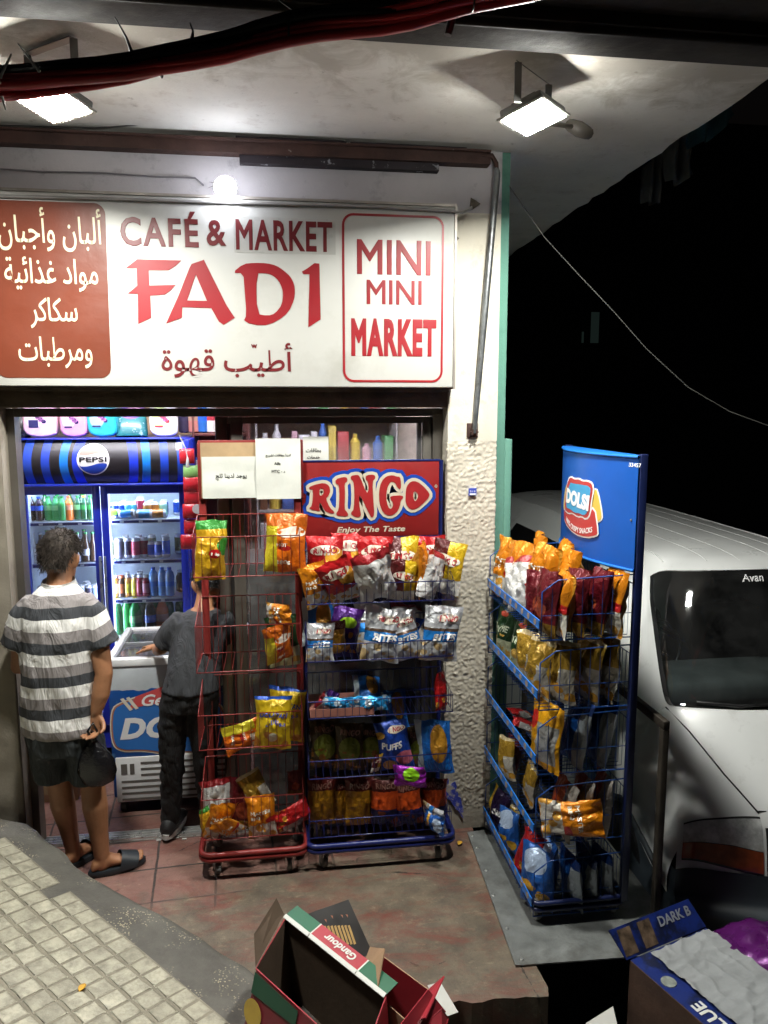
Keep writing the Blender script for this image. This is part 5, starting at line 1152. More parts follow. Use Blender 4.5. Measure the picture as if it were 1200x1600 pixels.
# ---- cobalt rack beside the van, standing on the plate, its shelves facing the shop door
DX0, DX1, DY0, DY1 = 1.12, 1.53, -.85, -.04; ZB = .0115
dr = thing('wire_rack', 'bright blue wire snack rack with curved header board beside the van', 'rack', (1.33, -.45, ZB))
rdb = M('rack_dark_blue', (.006, .012, .06), .4, var=.2)
for y in (DY0-.03, DY1): part('post', MB().bbox((DX1-.004, y, ZB+.09), (DX1+.03, y+.03, 2.15), .003), rdb, dr)
DZ = [1.437, 1.122, .823, .497, .14]
mb0 = MB()
circ_m = M('rail_disc', (.32, .24, .2), .5, var=.3, vs=40)
for i, zr in enumerate(DZ):
    mb = MB(); zb = zr-.06; zf = zr+.0
    for y in (DY0, DY1):
        mb.tube([(DX1, y, zr+.19), (DX0+.07, y, zr+.175), (DX0, y, zr+.125), (DX0, y, zb-.03), (DX1, y, zb-.03)], .0036, 5)
        for q in range(1, 9): x = DX0+(DX1-DX0)*q/9; mb.tube([(x, y, zb-.03), (x, y, zr+(.178 if x > DX0+.06 else .14))], .002, 4)
        mb.tube([(DX0, y, zr+.02), (DX1, y, zr+.02)], .002, 4)
    for q in range(24): y = DY0+(DY1-DY0)*q/23; mb.tube([(DX0-.002, y, zr-.01), (DX0-.002, y, zb-.028), (DX1, y, zb-.028), (DX1, y, zr+.15)], .0018, 4)
    for x in (DX0+.1, DX0+.2, DX0+.3): mb.tube([(x, DY0, zb-.031), (x, DY1, zb-.031)], .0025, 4)
    mb.tube([(DX1, DY0, zr+.15), (DX1, DY1, zr+.15)], .003, 4)
    sh = part('basket', mb, cobalt_m, dr)
    rl = part('price_rail', MB().box((DX0-.012, DY0-.004, zr-.034), (DX0-.009, DY1+.004, zr)).tube([(DX0-.0105, DY0-.006, zr+.001), (DX0-.0105, DY1+.006, zr+.001)], .0035, 5).tube([(DX0-.0105, DY0-.006, zr-.035), (DX0-.0105, DY1+.006, zr-.035)], .003, 5), M('rail_blue', (.012, .14, .5), .35, var=.1) if i == 0 else bpy.data.materials['rail_blue'], sh)
    for q in range(9):
        y = DY0+.05+q*(DY1-DY0-.1)/8; part('price_disc', MB().slab([(DX0-.0122, y+.017*math.cos(a*math.pi/7), zr-.017+.0145*math.sin(a*math.pi/7)) for a in range(14)], (-.0015, 0, 0)), circ_m, rl)
mb = MB()
for z in (ZB+.075, ZB+.105): mb.tube([(a, b, z) for a, b in rrect(DX0-.0, DX1+.02, DY0-.01, DY1+.01, .03, 3)]+[(DX1+.02-.03+.03, DY1+.01-.03, z)], .012, 7)
part('base', mb, bpy.data.materials['rack_dark_blue'], dr)
n0 = set(bpy.data.objects)
for x, y, a in ((DX0+.03, DY0+.02, .3), (DX1-.02, DY0+.02, 0), (DX0+.03, DY1-.02, 1), (DX1-.02, DY1-.02, .5)): castor(dr, x, y, a, cmx)
for o in set(bpy.data.objects)-n0:
    for v_ in o.data.vertices: v_.co.z += ZB
# curved header board
HXc = DX1-.012; HZ0, HZ1 = 1.655, 2.135; Hy0, Hy1 = DY0-.025, DY1+.02; BUL = .105
def cur(y, off=0): t = (y-Hy0)/(Hy1-Hy0)*2-1; return HXc-BUL*(1-t*t)-off
mb = MB()
for off, s_ in ((0, 1), (-.004, 1)): mb.grid(lambda u, v: V((cur(Hy0+u*(Hy1-Hy0), off), Hy0+u*(Hy1-Hy0), HZ0+v*(HZ1-HZ0))), 30, 4)
hd_ = part('header_board', mb, M('header_blue', (.007, .085, .4), .38, var=.1, vs=3, dirt=((.2, .25, .3), 2.2, .6, .4)), dr)
mb = MB()
for z in (HZ0-.006, HZ1+.004): mb.tube([(cur(Hy0+(Hy1-Hy0)*q/30, .002), Hy0+(Hy1-Hy0)*q/30, z) for q in range(31)], .007, 6)
mb.add([V((cur(Hy0+(Hy1-Hy0)*q/30), Hy0+(Hy1-Hy0)*q/30, HZ1+.01)) for q in range(31)]+[V((HXc+.03, Hy1, HZ1+.01)), V((HXc+.03, Hy0, HZ1+.01))], [list(range(33))])
part('header_trim', mb, bpy.data.materials['rail_blue'], hd_)
def hraw(x, y):           # crop pixel -> (y along the board, z) by meeting the curved surface
    u, v = 740+x*.26247, 680+y*.2625; d = FW*1200+RT*(u-600)+UP*(800-v); lo, hi = 1.2/d.x, 1.7/d.x
    for _ in range(50):
        t = (lo+hi)/2; p = CAM_LOC+d*t
        if p.x < cur(p.y): lo = t
        else: hi = t
    return (-p.y, p.z)
def hfn(o): return lambda x, y, z: V((cur(-x, o+.0006*(z > 0)), -x, y))
cuts = [.02*q for q in range(0, 48)]
hs_ = lambda pts, b=0: shape([smooth2([hraw(*q) for q in pts], 1)], b)
mb = MB()
yel = [(722, 322), (742, 330), (770, 480), (760, 505), (738, 515), (700, 500)]; yel2 = [(566, 275), (575, 280), (560, 420), (541, 445), (540, 420), (548, 330)]
redb = [(545, 455), (560, 430), (610, 480), (690, 495), (725, 420), (748, 580), (735, 597), (680, 606), (610, 585), (548, 510)]
cl_ = [(575, 265), (592, 250), (612, 265), (640, 262), (660, 276), (690, 275), (718, 290), (722, 330), (708, 400), (702, 470), (680, 497), (655, 478), (630, 482), (600, 458), (575, 462), (552, 440), (560, 340)]
inn = [(585, 280), (610, 288), (650, 292), (710, 305), (708, 350), (695, 420), (690, 462), (668, 478), (640, 462), (615, 462), (590, 440), (563, 430), (566, 380)]
for pts, b, o, m_ in ((yel, .006, .002, 0), (yel, 0, .004, 1), (yel2, .004, .002, 0), (yel2, 0, .004, 1), (redb, .007, .005, 0), (redb, 0, .0068, 2), (cl_, .008, .0078, 0), (cl_, 0, .0095, 2), (inn, 0, .011, 3)):
    mb.flat(hs_(pts, b), hfn(o), m_, cuts)
a_, b_ = hraw(563, 420), hraw(712, 330); mid = ((a_[0]+b_[0])/2, (hraw(635, 300)[1]+hraw(635, 465)[1])/2)
mb.text('DOLSI', lambda x, y, z: hfn(.0125)(mid[0]+x, mid[1]+y-x*.05, z), 0, .06, .12, (b_[0]-a_[0])*.97, .075)
a_, b_ = hraw(560, 545), hraw(720, 545)
mb.text('100% CRISPY SNACKS', lambda x, y, z: hfn(.0085)((a_[0]+b_[0])/2+x, hraw(640, 548)[1]+y-.012*(1-(x/.1)**2)*1.2-x*.04, z), 0, .02, 0, (b_[0]-a_[0])*.98, .026)
a_, b_ = hraw(925, 175), hraw(1002, 175); mb.text('33457', lambda x, y, z: hfn(.001)((a_[0]+b_[0])/2+x, a_[1]+y, z), 0, .02, 0, abs(b_[0]-a_[0])*.95)
part('emblem', mb, [bpy.data.materials['emblem_white'], M('emblem_yellow', (.65, .45, .08), .4, var=0), M('emblem_scarlet', (.45, .04, .04), .4, var=0), M('emblem_sky', (.05, .3, .55), .4, var=0)], hd_)
p = hraw(938, 505); part('screw', MB().lathe([(0, .004), (.006, .003), (.006, 0)], (0, 0, 0), 8, None, Matrix.Translation((cur(-p[0]), -p[0], p[1])) @ Matrix.Rotation(R(-90), 4, 'Y')), bpy.data.materials['zinc'], hd_)

# ================================================================ snack bags
BAGS = {}
def bagdef(key, w_, h_, d_, base, layers, texts=(), inks=(), seed=0, crumple=.012, m=.35, r=.3, side='front'):
    main = P('foil_'+key, base, layers, r, m*.6, .55, 24, .006); mats = [main] + [dmat('ink_%s_%d' % (key, i), c, .35) for i, c in enumerate(inks)]
    crumple *= 1.35
    for var in range(3):
        sd = V((seed*3.1+var*17, seed*1.7, var*5.3))
        def f(u, v, s_):                               # u -1..1, v 0..1, s_ -1 front, +1 back
            inf = max(0, 1-abs(u)**2.4)**.75 * max(0, math.sin(math.pi*min(1, max(0, (v-.03)/.94))))**.55
            fold = noise.noise(V((u*1.6, v*2.2, s_*2.))+sd); f2 = 1-abs(noise.noise(V((u*3.2, v*4.5, s_*3.+1))+sd)); f3 = noise.noise(V((u*8, v*3, s_*4.+2))+sd)
            edge = noise.noise(V((u*2.4, v*2, 7))+sd)
            y = s_*d_/2*inf*(.85+.3*fold) + inf*s_*crumple*(f2*1.1-.6) + crumple*1.1*edge*(1-inf)*(1 if .04 < v < .96 else .6) + f3*.007*inf*s_ + (.0022*math.sin(u*60)*(1 if v < .035 or v > .965 else 0))
            pinch = 1-.10*math.sin(math.pi*v)**.7 + .02*noise.noise(V((0, v*5, 3))+sd)
            x = u*w_/2*pinch + crumple*.3*noise.noise(V((v*3, 2, 0))+sd)
            return V((x, y, v*h_ + (.012*noise.noise(V((u*1.5, 0, v*2))+sd))))
        mb = MB()
        mb.grid(lambda a, b: f(a*2-1, b, -1), 20, 24); mb.grid(lambda a, b: f(1-a*2, b, 1), 20, 24)
        for body, cx, cz, tw, th, mi, bold, shear in texts:
            def place(x, y, z): u = max(-.98, min(.98, (cx+x)/(w_/2*.93))); q = f(u, (cz+y)/h_, -1); return V((q.x, q.y-.0022-.0006*z, q.z))
            if body == '#': mb.flat(shape([[(tw/2*math.cos(a*math.pi/10), th/2*math.sin(a*math.pi/10)) for a in range(20)]]), lambda x, y, z: place(x, y, -1.2 if z <= 0 else -.7), mi+1, [-.04, -.02, 0, .02, .04])
            else: mb.text(body, place, mi+1, bold, shear, tw, th, 1.0, [-.03, -.015, 0, .015, .03])
        BAGS[key, var] = mb.mesh('snack_bag', mats)
INKR = ((.66, .6, .5), (.36, .02, .03), (.7, .7, .68))
ring = [('#', 0, .205, .15, .056, 0, 0, 0), ('RINGO', 0, .205, .12, .032, 1, .045, .1)]
bagdef('red', .19, .28, .075, 'b0161c', [('ell', .05, .17, .05, .05, 'e0a030'), ('band', 'z', 0, .09, 'c8c4bc'), ('chips', 26, .0, .1, 'b07a28'), ('back', .006, 'c4c4c2')], ring, INKR, 1)
bagdef('duo', .19, .28, .075, 'c9a51c', [('band', 'x', -.2, .0, '4a1012'), ('band', 'z', 0, .08, 'd8d4cc'), ('back', .006, 'c4c4c2')], [('#', 0, .18, .15, .056, 0, 0, 0), ('RINGO', 0, .18, .12, .032, 1, .045, .1)], INKR, 2)
bagdef('silver', .2, .27, .08, 'b4b6ba', [('band', 'z', .10, .15, '1a78c8'), ('band', 'z', .15, .165, '5a4638'), ('chips', 20, .0, .09, 'b39a70'), ('back', .006, 'b0b2b6')], [('#', .02, .215, .12, .046, 0, 0, 0), ('RINGO', .02, .215, .1, .028, 1, .045, .1), ('BITES', .01, .125, .125, .036, 2, .05, .15)], INKR, 3, .018, .6)
bagdef('white', .2, .27, .08, 'c9c8c6', [('band', 'z', .235, .28, '8c1a20'), ('noise', 6, .66, 'aaa9a8')], (), (), 4, .03, .25)
bagdef('purple', .18, .27, .07, '43156a', [('band', 'z', .0, .13, '2a1050'), ('chips', 18, .03, .14, 'b07028'), ('ell', .0, .19, .05, .03, '9cc82a')], (), (), 5, .022, .6)
bagdef('magenta', .14, .2, .07, '8a1c9a', [('ell', -.02, .12, .04, .05, '8acb20')], (), (), 6, .02, .5)
bagdef('amber', .17, .27, .08, '9a6a10', [('chips', 22, .02, .16, 'c08a20'), ('band', 'z', .2, .28, '5a1812')], [('RINGO', 0, .225, .11, .03, 0, .04, .1)], ((.2, .09, .07),), 7)
bagdef('brown', .17, .27, .08, '3a2a12', [('ell', 0, .13, .06, .07, '6f7a1c'), ('chips', 22, .02, .12, '8a5a1c')], [('RINGO', 0, .225, .11, .03, 0, .04, .1)], ((.2, .09, .07),), 8)
bagdef('flame', .17, .26, .08, '1a1c50', [('band', 'z', .1, .27, 'c24a16'), ('band', 'z', .2, .27, '4a1410'), ('chips', 18, .0, .09, '7a3418')], [('RINGO', 0, .225, .11, .03, 0, .04, .1)], ((.2, .09, .07),), 9, .018, .5)
bagdef('puffs', .19, .27, .08, '1440a0', [('ell', .05, .06, .05, .04, 'c86878'), ('ell', -.04, .03, .04, .03, 'c89858'), ('ell', -.07, .2, .03, .02, 'd8a838')], [('PUFFS', -.01, .14, .12, .036, 2, .04, .15), ('#', .03, .225, .1, .04, 0, 0, 0), ('RINGO', .03, .225, .085, .024, 1, .045, .1)], INKR, 10)
bagdef('bluecheese', .2, .28, .08, '1560b0', [('ell', .03, .16, .045, .1, 'b07c24'), ('band', 'x', -.2, -.06, 'b8c4cc')], [], INKR, 11)
bagdef('skybar', .16, .08, .045, '2a98d8', [('chips', 26, .0, .08, 'c8d8e4'), ('noise', 14, .62, 'e0b040')], (), (), 12, .012, .6)
bagdef('master', .19, .29, .085, 'd07c10', [('band', 'z', 0, .11, 'd6d2c8'), ('chips', 18, .0, .11, 'd8a040'), ('ell', .06, .13, .04, .02, 'b0181c'), ('back', .006, 'c88a28')], [('MASTER', -.005, .19, .13, .022, 0, .02, 0), ('BBQ', -.04, .155, .06, .022, 0, .02, 0)], ((.7, .65, .55),), 13, .022, .5)
bagdef('gold', .19, .29, .085, 'b9b4a8', [('chips', 15, .02, .13, 'c8953a'), ('band', 'z', .165, .3, 'a5822c'), ('ell', -.03, .14, .05, .05, 'a5822c'), ('band', 'z', .27, .3, 'c8b890')], [], ((.7, .65, .55),), 14, .022, .65, .25)
bagdef('maroon', .18, .29, .085, '5a0c18', [('band', 'z', 0, .06, '8a6a20'), ('ell', .0, .12, .04, .05, 'a04a30')], [], ((.6, .5, .42),), 15, .02, .5)
bagdef('green', .19, .29, .08, '17361a', [('band', 'z', 0, .11, 'b8bc9a'), ('chips', 16, .02, .14, 'c8a050'), ('ell', .0, .25, .03, .015, 'b0402c')], [('THYME', .0, .17, .12, .034, 0, .02, 0)], ((.5, .55, .4),), 16, .02, .4)
bagdef('tallblue', .18, .3, .075, '0a3f80', [('band', 'x', .03, .2, '8c949a'), ('band', 'z', .25, .32, '0a2a60')], (), (), 17, .014, .4)
bagdef('tallorange', .17, .28, .07, '8a3410', [('band', 'x', .02, .2, '8c8680'), ('ell', -.03, .2, .03, .03, 'b04a20')], (), (), 18, .014, .4)
bagdef('tallyellow', .19, .29, .08, 'd89a10', [('rect', -.02, .08, .03, .2, '8f9090'), ('ell', -.05, .2, .03, .04, 'b02018')], (), (), 19, .018, .35)
bagdef('snackblue', .19, .26, .09, '1c58a8', [('ell', .0, .2, .07, .05, 'b0c4e0'), ('ell', -.03, .09, .05, .02, 'd8a030'), ('ell', .05, .06, .03, .03, 'c89830')], [], ((.7, .7, .68),), 20, .02, .35)
bagdef('redfoil', .17, .26, .07, 'a81418', [('rect', .03, .1, .05, .2, 'b8b4b0'), ('chips', 20, .02, .09, 'c88a30')], (), (), 21, .024, .4)
bagdef('pie', .2, .27, .085, 'd86a12', [('band', 'x', -.2, -.035, 'c8b828'), ('band', 'z', .21, .28, 'b85a12'), ('ell', .0, .11, .03, .012, 'a8201c')], [('#', .03, .185, .13, .045, 0, 0, 0), ('180g', .0, .05, .06, .024, 2, .03, 0), ('HOT', -.01, .13, .05, .016, 2, .02, 0)], ((.7, .6, .5), (.45, .05, .03), (.75, .7, .6)), 22, .018, .4)
bagdef('lime', .16, .27, .09, 'c89a1c', [('band', 'z', .23, .28, '2a7a2a'), ('ell', .05, .15, .05, .04, '2f7f2c'), ('ell', -.01, .12, .028, .02, 'b0181c')], [('18g', .0, .12, .035, .016, 0, .03, 0)], ((.75, .7, .6), (.5, .08, .05)), 23, .03, .4)
bagdef('yellow', .19, .27, .08, 'c8a818', [('band', 'z', .255, .3, '1848a8'), ('chips', 18, .01, .1, 'b07020'), ('ell', .0, .07, .025, .025, 'c8c4b0')], [('DOLATAN', .0, .185, .14, .026, 0, .035, .12), (arabic('دولاتان'), .01, .14, .1, .03, 0, .02, 0)], ((.02, .06, .4),), 24, .02, .35)
bagdef('grape', .17, .25, .07, '23123c', [('band', 'x', -.2, -.045, 'd8b020')], [('SI', .02, .12, .08, .04, 0, .05, .15)], ((.7, .7, .68),), 25, .02, .5)
KEYN = {'red': 'red snack bag with round logo', 'duo': 'yellow and maroon snack bag', 'silver': 'silver snack bag with blue band', 'white': 'white backed snack bag', 'purple': 'shiny purple snack bag', 'magenta': 'magenta and lime snack bag', 'amber': 'dark amber snack bag', 'brown': 'dark brown snack bag', 'flame': 'shiny orange and navy bag', 'puffs': 'blue puffs bag', 'bluecheese': 'blue bag with curl print', 'skybar': 'small sky blue snack packet', 'master': 'orange barbecue crisp bag', 'gold': 'gold and white crisp bag', 'maroon': 'maroon crisp bag', 'green': 'dark green crisp bag', 'tallblue': 'tall dark blue bag', 'tallorange': 'tall rust and grey bag', 'tallyellow': 'tall yellow bag', 'snackblue': 'blue snack bag', 'redfoil': 'red foil bag', 'pie': 'orange snack bag with 180g', 'lime': 'crumpled gold and green bag', 'yellow': 'yellow bag with blue writing', 'grape': 'dark purple bag with yellow edge'}
_cnt = {}
def bag(key, loc, yaw=0, tilt=0, roll=0, s=1., label='', group=''):
    i = _cnt[key] = _cnt.get(key, -1)+1
    o = bpy.data.objects.new('snack_bag', BAGS[key, i % 3]); COL.objects.link(o)
    o.rotation_euler = (Matrix.Rotation(R(yaw), 3, 'Z') @ Matrix.Rotation(R(roll), 3, 'Y') @ Matrix.Rotation(R(tilt), 3, 'X')).to_euler()
    o.location = loc; o.scale = (s, s, s); o['label'] = label; o['category'] = 'snack bag'; o['group'] = group
def lab(d, j, n, where): return f'{d}, {where}' if n == 1 else f'{d}, {nth(j, n).replace("from the", "from")}, {where}'
def row(items, where, grp):
    """items: (key, u, v, y, yaw, tilt, roll, scale): (u, v) the pixel of the bag's foot on the plane y"""
    n = {}; seen = {}
    for it in items: n[it[0]] = n.get(it[0], 0)+1
    for key, u, v, y, yaw, tilt, roll, s in sorted(items, key=lambda q: q[1]):
        j = seen[key] = seen.get(key, -1)+1
        bag(key, at(u, v, 1, y), yaw, tilt, roll, s*(1.09 if 'top basket' in where and 'navy' in where else 1), lab(KEYN[key], j, n[key], where), grp)
g1 = 'snack bags on the red rack'
row([('lime', 330, 906, -.2, 35, -4, 4, 1.08), ('pie', 446, 893, -.17, -10, -6, 1, 1.08)], "in red rack's top basket", g1)
row([('green', 448, 1040, -.10, -8, -6, -8, .9), ('pie', 438, 1032, -.2, 25, 12, -12, .75)], "in red rack's second basket", g1)
row([('master', 418, 957, -.14, 10, 60, 80, .62)], "lying at the red rack's second basket", g1)
row([('pie', 350, 1160, -.2, 5, -14, 80, .78), ('yellow', 425, 1170, -.22, 0, -4, 3, 1.0), ('yellow', 445, 1158, -.08, -8, -6, 4, 1.05)], "in red rack's third basket", g1)
row([('white', 345, 1285, -.1, 10, -8, -4, .85), ('master', 335, 1306, -.22, 20, 20, 10, .75), ('lime', 322, 1300, -.2, 60, 0, 0, .5), ('maroon', 378, 1296, -.12, 0, -6, 5, .95), ('master', 372, 1300, -.24, -10, 40, -30, .6), ('master', 412, 1308, -.22, 5, 0, -4, .8), ('gold', 415, 1262, -.15, 15, -20, -25, .7), ('redfoil', 428, 1288, -.22, 0, -20, 78, .75)], "in red rack's bottom basket", g1)
row([('maroon', 462, 1240, -.06, 0, 10, 0, .5)], "at right of red rack above its bottom basket", g1)
g2 = 'snack bags on the navy rack'
row([('red', 508, 925, -.08, -4, -10, 0, .95), ('red', 548, 915, -.02, 4, -10, 0, .92), ('red', 588, 925, -.06, 0, -8, 0, .95), ('duo', 628, 925, -.05, 0, -8, 0, .95), ('red', 672, 922, -.03, 8, -8, 0, .95), ('duo', 690, 926, -.10, -30, -8, 8, .9)], "back row, navy rack's top basket", g2)
row([('master', 500, 945, -.22, 20, 8, -16, .72), ('red', 545, 938, -.2, 0, 22, -24, .85), ('white', 592, 936, -.22, 10, 18, -16, .95), ('duo', 625, 938, -.18, 0, 10, 6, .72), ('master', 658, 930, -.16, 75, 0, -4, .85), ('white', 664, 936, -.22, 55, 6, 24, .85)], "front row, navy rack's top basket", g2)
row([('bluecheese', 498, 1008, -.0, 0, -8, 0, .9), ('purple', 532, 1026, -.12, 10, -8, 14, .95), ('amber', 528, 1020, -.2, 20, -8, 0, .6), ('silver', 586, 1018, -.06, 0, -30, 0, 1.0), ('silver', 690, 1005, -.0, 0, -40, 8, 1.0), ('white', 637, 1008, -.02, 0, -45, 10, .95)], "back row, navy rack's second basket", g2)
row([('silver', 500, 1034, -.24, 0, -8, 2, .72), ('silver', 592, 1034, -.25, -4, -8, 8, 1.02), ('puffs', 618, 1020, -.16, -20, -6, 20, .8), ('silver', 640, 1030, -.24, 8, -10, -12, .9), ('silver', 684, 1032, -.25, 6, -4, 8, 1.04)], "front row, navy rack's second basket", g2)
row([('skybar', 527, 1110, -.22, 10, 15, 4, 1.0), ('skybar', 552, 1106, -.2, -20, 30, -12, .95), ('skybar', 580, 1112, -.24, 0, 10, -4, 1.1), ('skybar', 602, 1102, -.2, 60, 10, 10, .7), ('white', 516, 1104, -.16, 30, 20, -50, .5), ('purple', 498, 1114, -.2, 40, 20, 30, .5), ('bluecheese', 575, 1098, -.06, 0, -70, 10, .8), ('redfoil', 688, 1110, -.22, 60, -4, 14, .75)], "in navy rack's third basket", g2)
row([('brown', 508, 1200, -.08, 0, -6, 0, .95), ('brown', 545, 1205, -.12, 0, -6, 2, .95), ('brown', 580, 1202, -.08, 0, -6, 0, .92), ('puffs', 622, 1200, -.14, -8, -6, -10, .95), ('brown', 655, 1205, -.1, 0, -6, 0, .9), ('bluecheese', 682, 1206, -.16, -25, -4, -6, 1.0), ('bluecheese', 618, 1140, .0, 0, -40, 0, .8)], "in navy rack's fourth basket", g2)
row([('magenta', 616, 1210, -.25, 0, 30, 84, .85), ('duo', 585, 1206, -.22, 40, 10, 10, .35)], "front edge, navy rack's fourth basket", g2)
row([('amber', 503, 1288, -.1, 0, -6, 0, .95), ('amber', 530, 1285, -.06, 0, -6, 0, .92), ('amber', 562, 1288, -.12, 0, -6, 0, .95), ('flame', 600, 1288, -.14, 0, -4, 2, .95), ('flame', 640, 1288, -.14, 0, -4, -4, .95), ('flame', 678, 1282, -.1, 0, -4, 0, .9), ('silver', 662, 1266, -.24, 0, 60, 86, .6), ('snackblue', 664, 1276, -.27, 0, 60, 86, .55)], "in navy rack's bottom basket", g2)
# cobalt rack: bags face the shop door (-x)
g3 = 'snack bags on the bright blue rack'
def drow(items, where):
    n = {}; seen = {}
    for it in items: n[it[0]] = n.get(it[0], 0)+1
    pu = lambda q: (lambda d: d.dot(RT)/d.dot(FW))(V(q[1:4])-CAM_LOC)
    for key, x, y, z, yaw, tilt, roll, s in sorted(items, key=pu):
        j = seen[key] = seen.get(key, -1)+1
        bag(key, V((x, y, z-.085)), -90+yaw, tilt, roll, s, lab(KEYN[key], j, n[key], where), g3)
t1, t2, t3, t4, t5 = DZ
drow([('master', 1.17, -.13, t1, 20, -6, 4, 1.10), ('master', 1.19, -.30, t1, 25, -8, -2, 1.14), ('master', 1.30, -.22, t1+.03, -10, -8, 0, 1.12), ('master', 1.24, -.46, t1+.02, 15, -6, 3, 1.14), ('master', 1.38, -.40, t1+.03, -6, -4, 0, 1.12), ('master', 1.33, -.58, t1+.02, 0, -6, 0, 1.12), ('white', 1.17, -.40, t1+.0, 30, -14, -10, 1.03), ('maroon', 1.18, -.66, t1, 55, -6, 2, .9), ('redfoil', 1.2, -.56, t1, 20, -4, -20, .7)], "in blue rack's top basket")
drow([('maroon', 1.165, -.76, t1, 10, -4, 2, .98), ('master', 1.225, -.79, t1, -4, -5, 0, 1.0), ('maroon', 1.29, -.775, t1, 8, -6, -3, 1.0), ('maroon', 1.385, -.77, t1, 0, -10, 0, 1.0), ('master', 1.455, -.78, t1, 4, -6, 2, 1.02)], "near end, blue rack's top basket")
drow([('green', 1.17, -.14, t2, 15, -6, 2, .95), ('green', 1.19, -.38, t2, 25, -6, 0, .95), ('gold', 1.18, -.52, t2, 30, -6, -4, .85), ('gold', 1.165, -.70, t2, 20, -4, 2, .95), ('gold', 1.23, -.775, t2, 40, -5, 0, .98), ('gold', 1.36, -.76, t2, 15, -5, 4, 1.02), ('gold', 1.46, -.76, t2, 0, -4, 0, 1.02)], "in blue rack's second basket")
drow([('redfoil', 1.3, -.22, t3, 20, 70, 0, .5), ('redfoil', 1.28, -.4, t3, -20, 70, 10, .5), ('puffs', 1.22, -.6, t3, 0, -6, 6, .6), ('tallyellow', 1.17, -.78, t3, 20, -4, 2, 1.05), ('tallblue', 1.31, -.76, t3, 10, -8, 4, 1.05), ('tallblue', 1.42, -.76, t3, 6, -10, 2, 1.05)], "in blue rack's third basket")
drow([('gold', 1.17, -.26, t4, 20, -6, -12, .75), ('maroon', 1.2, -.18, t4, 20, -6, 10, .7), ('gold', 1.2, -.5, t4, 0, -6, 6, .7), ('master', 1.16, -.80, t4+.09, 30, -30, 78, .95), ('tallorange', 1.245, -.79, t4, 15, -6, 8, .98), ('tallorange', 1.34, -.78, t4, 8, -6, 4, 1.0), ('tallorange', 1.44, -.77, t4, 6, -6, 4, 1.0)], "in blue rack's fourth basket")
drow([('grape', 1.16, -.13, t5+.01, 25, -4, 6, .9), ('snackblue', 1.165, -.34, t5, 20, -4, -6, .85), ('gold', 1.2, -.27, t5, 0, -6, 0, .7), ('redfoil', 1.15, -.60, t5+.02, 40, -8, 14, .95), ('snackblue', 1.16, -.78, t5, 30, -6, -4, 1.05), ('snackblue', 1.24, -.66, t5, 0, -6, 0, 1.0), ('tallblue', 1.33, -.78, t5, 12, 8, 8, .95), ('tallblue', 1.41, -.77, t5, 12, 8, 8, .95), ('tallblue', 1.48, -.77, t5, 10, 6, 6, .95)], "in blue rack's bottom basket")

# ================================================================ van, railing, boxes, litter
VX = 2.80
TP = [(-.80, -.36, .80, .16), (-.96, -.25, .86, .28), (-.99, -.06, .87, .30), (-.93, .0, .86, .30), (-.88, .18, .84, .30), (-.82, .34, .81, .29), (-.66, .52, .79, .28), (-.42, .755, .76, .29), (-.36, .80, .75, .29), (.02, 1.36, .60, .30), (.09, 1.43, .58, .28), (.22, 1.475, .575, .22), (.6, 1.50, .58, .10), (2.2, 1.52, .585, .02), (3.6, 1.50, .58, -.06), (3.85, 1.40, .56, -.1)]
def vt(t):
    t = max(0, min(len(TP)-1.0001, t)); i = int(t); f = t-i
    def cr(k):
        p0, p1, p2, p3 = (TP[max(0, min(len(TP)-1, i+q))][k] for q in (-1, 0, 1, 2))
        m1, m2 = (p2-p0)/2, (p3-p1)/2
        if k in (0, 1): m1 *= .7; m2 *= .7
        return (2*f**3-3*f*f+1)*p1+(f**3-2*f*f+f)*m1+(-2*f**3+3*f*f)*p2+(f**3-f*f)*m2
    return cr(0), cr(1), cr(2), cr(3)
def vs_(t, s, off=0.):
    def raw(t, s):
        y, z, hw, bl = vt(t); a = abs(s); rnd = max(0, (a-.86)/.14)
        return V((VX+s*hw, y+bl*a**2.2, z-.05*a*a-(.05 if t > 7 else .03)*rnd**2))
    p = raw(t, s)
    if off:
        n = (raw(t+.02, s)-raw(t-.02, s)).cross(raw(t, s+.01)-raw(t, s-.01)).normalized()
        if n.z < 0 and t > 5: n = -n
        if n.y > 0 and t <= 5: n = -n
        p = p+n*off
    return p
van = thing('parked_van', 'white minivan parked in the dark side street facing the camera', 'van', (VX, 1.2, -.56))
vw = M('van_white', (.78, .79, .78), .3, var=.05, vs=2, coat=.4, rv=.05, dirt=((.42, .41, .38), 3, .58, .25))
vb = M('van_black', (.012, .012, .013), .35, var=.2, coat=.3); bmp = M('van_bumper', (.035, .045, .055), .45, var=.25, vs=5)
def strip(mb, t0, t1, s0, s1, nt, ns, off=0, mi=0): return mb.grid(lambda u, v: vs_(t0+v*(t1-t0), s0+u*(s1-s0), off), ns, nt, mi)
WS = lambda t: .84+.125*min(1, max(0, (t-7.4)/1.4))**.7
mb = MB(); strip(mb, 5.0, 7.35, -1, 1, 26, 44); strip(mb, 9.5, 15, -1, 1, 50, 44); [mb.grid(lambda u, v, sg=sg: vs_(7.35+v*2.15, sg*(1-u*(1-WS(7.35+v*2.15)+.01))), 6, 24) for sg in (-1, 1)]
strip(mb, 3.6, 5.0, -1, 1, 14, 44)
def side(sg, u, v):
    t = 4.2+u*10.6; e = vs_(t, sg); k = v
    zb = -.22; z = e.z+(zb-e.z)*k; f = min(1, max(0, (e.z-z)/.55)) if e.z > .9 else min(1, k*2.2)
    f = math.sin(f*math.pi/2); x = e.x+(VX+sg*.885-e.x)*f; x -= sg*.03*max(0, (.1-z))*1.2
    return V((x, e.y, z))
for sg in (-1, 1): mb.grid(lambda u, v: side(sg, u, v), 70, 26)
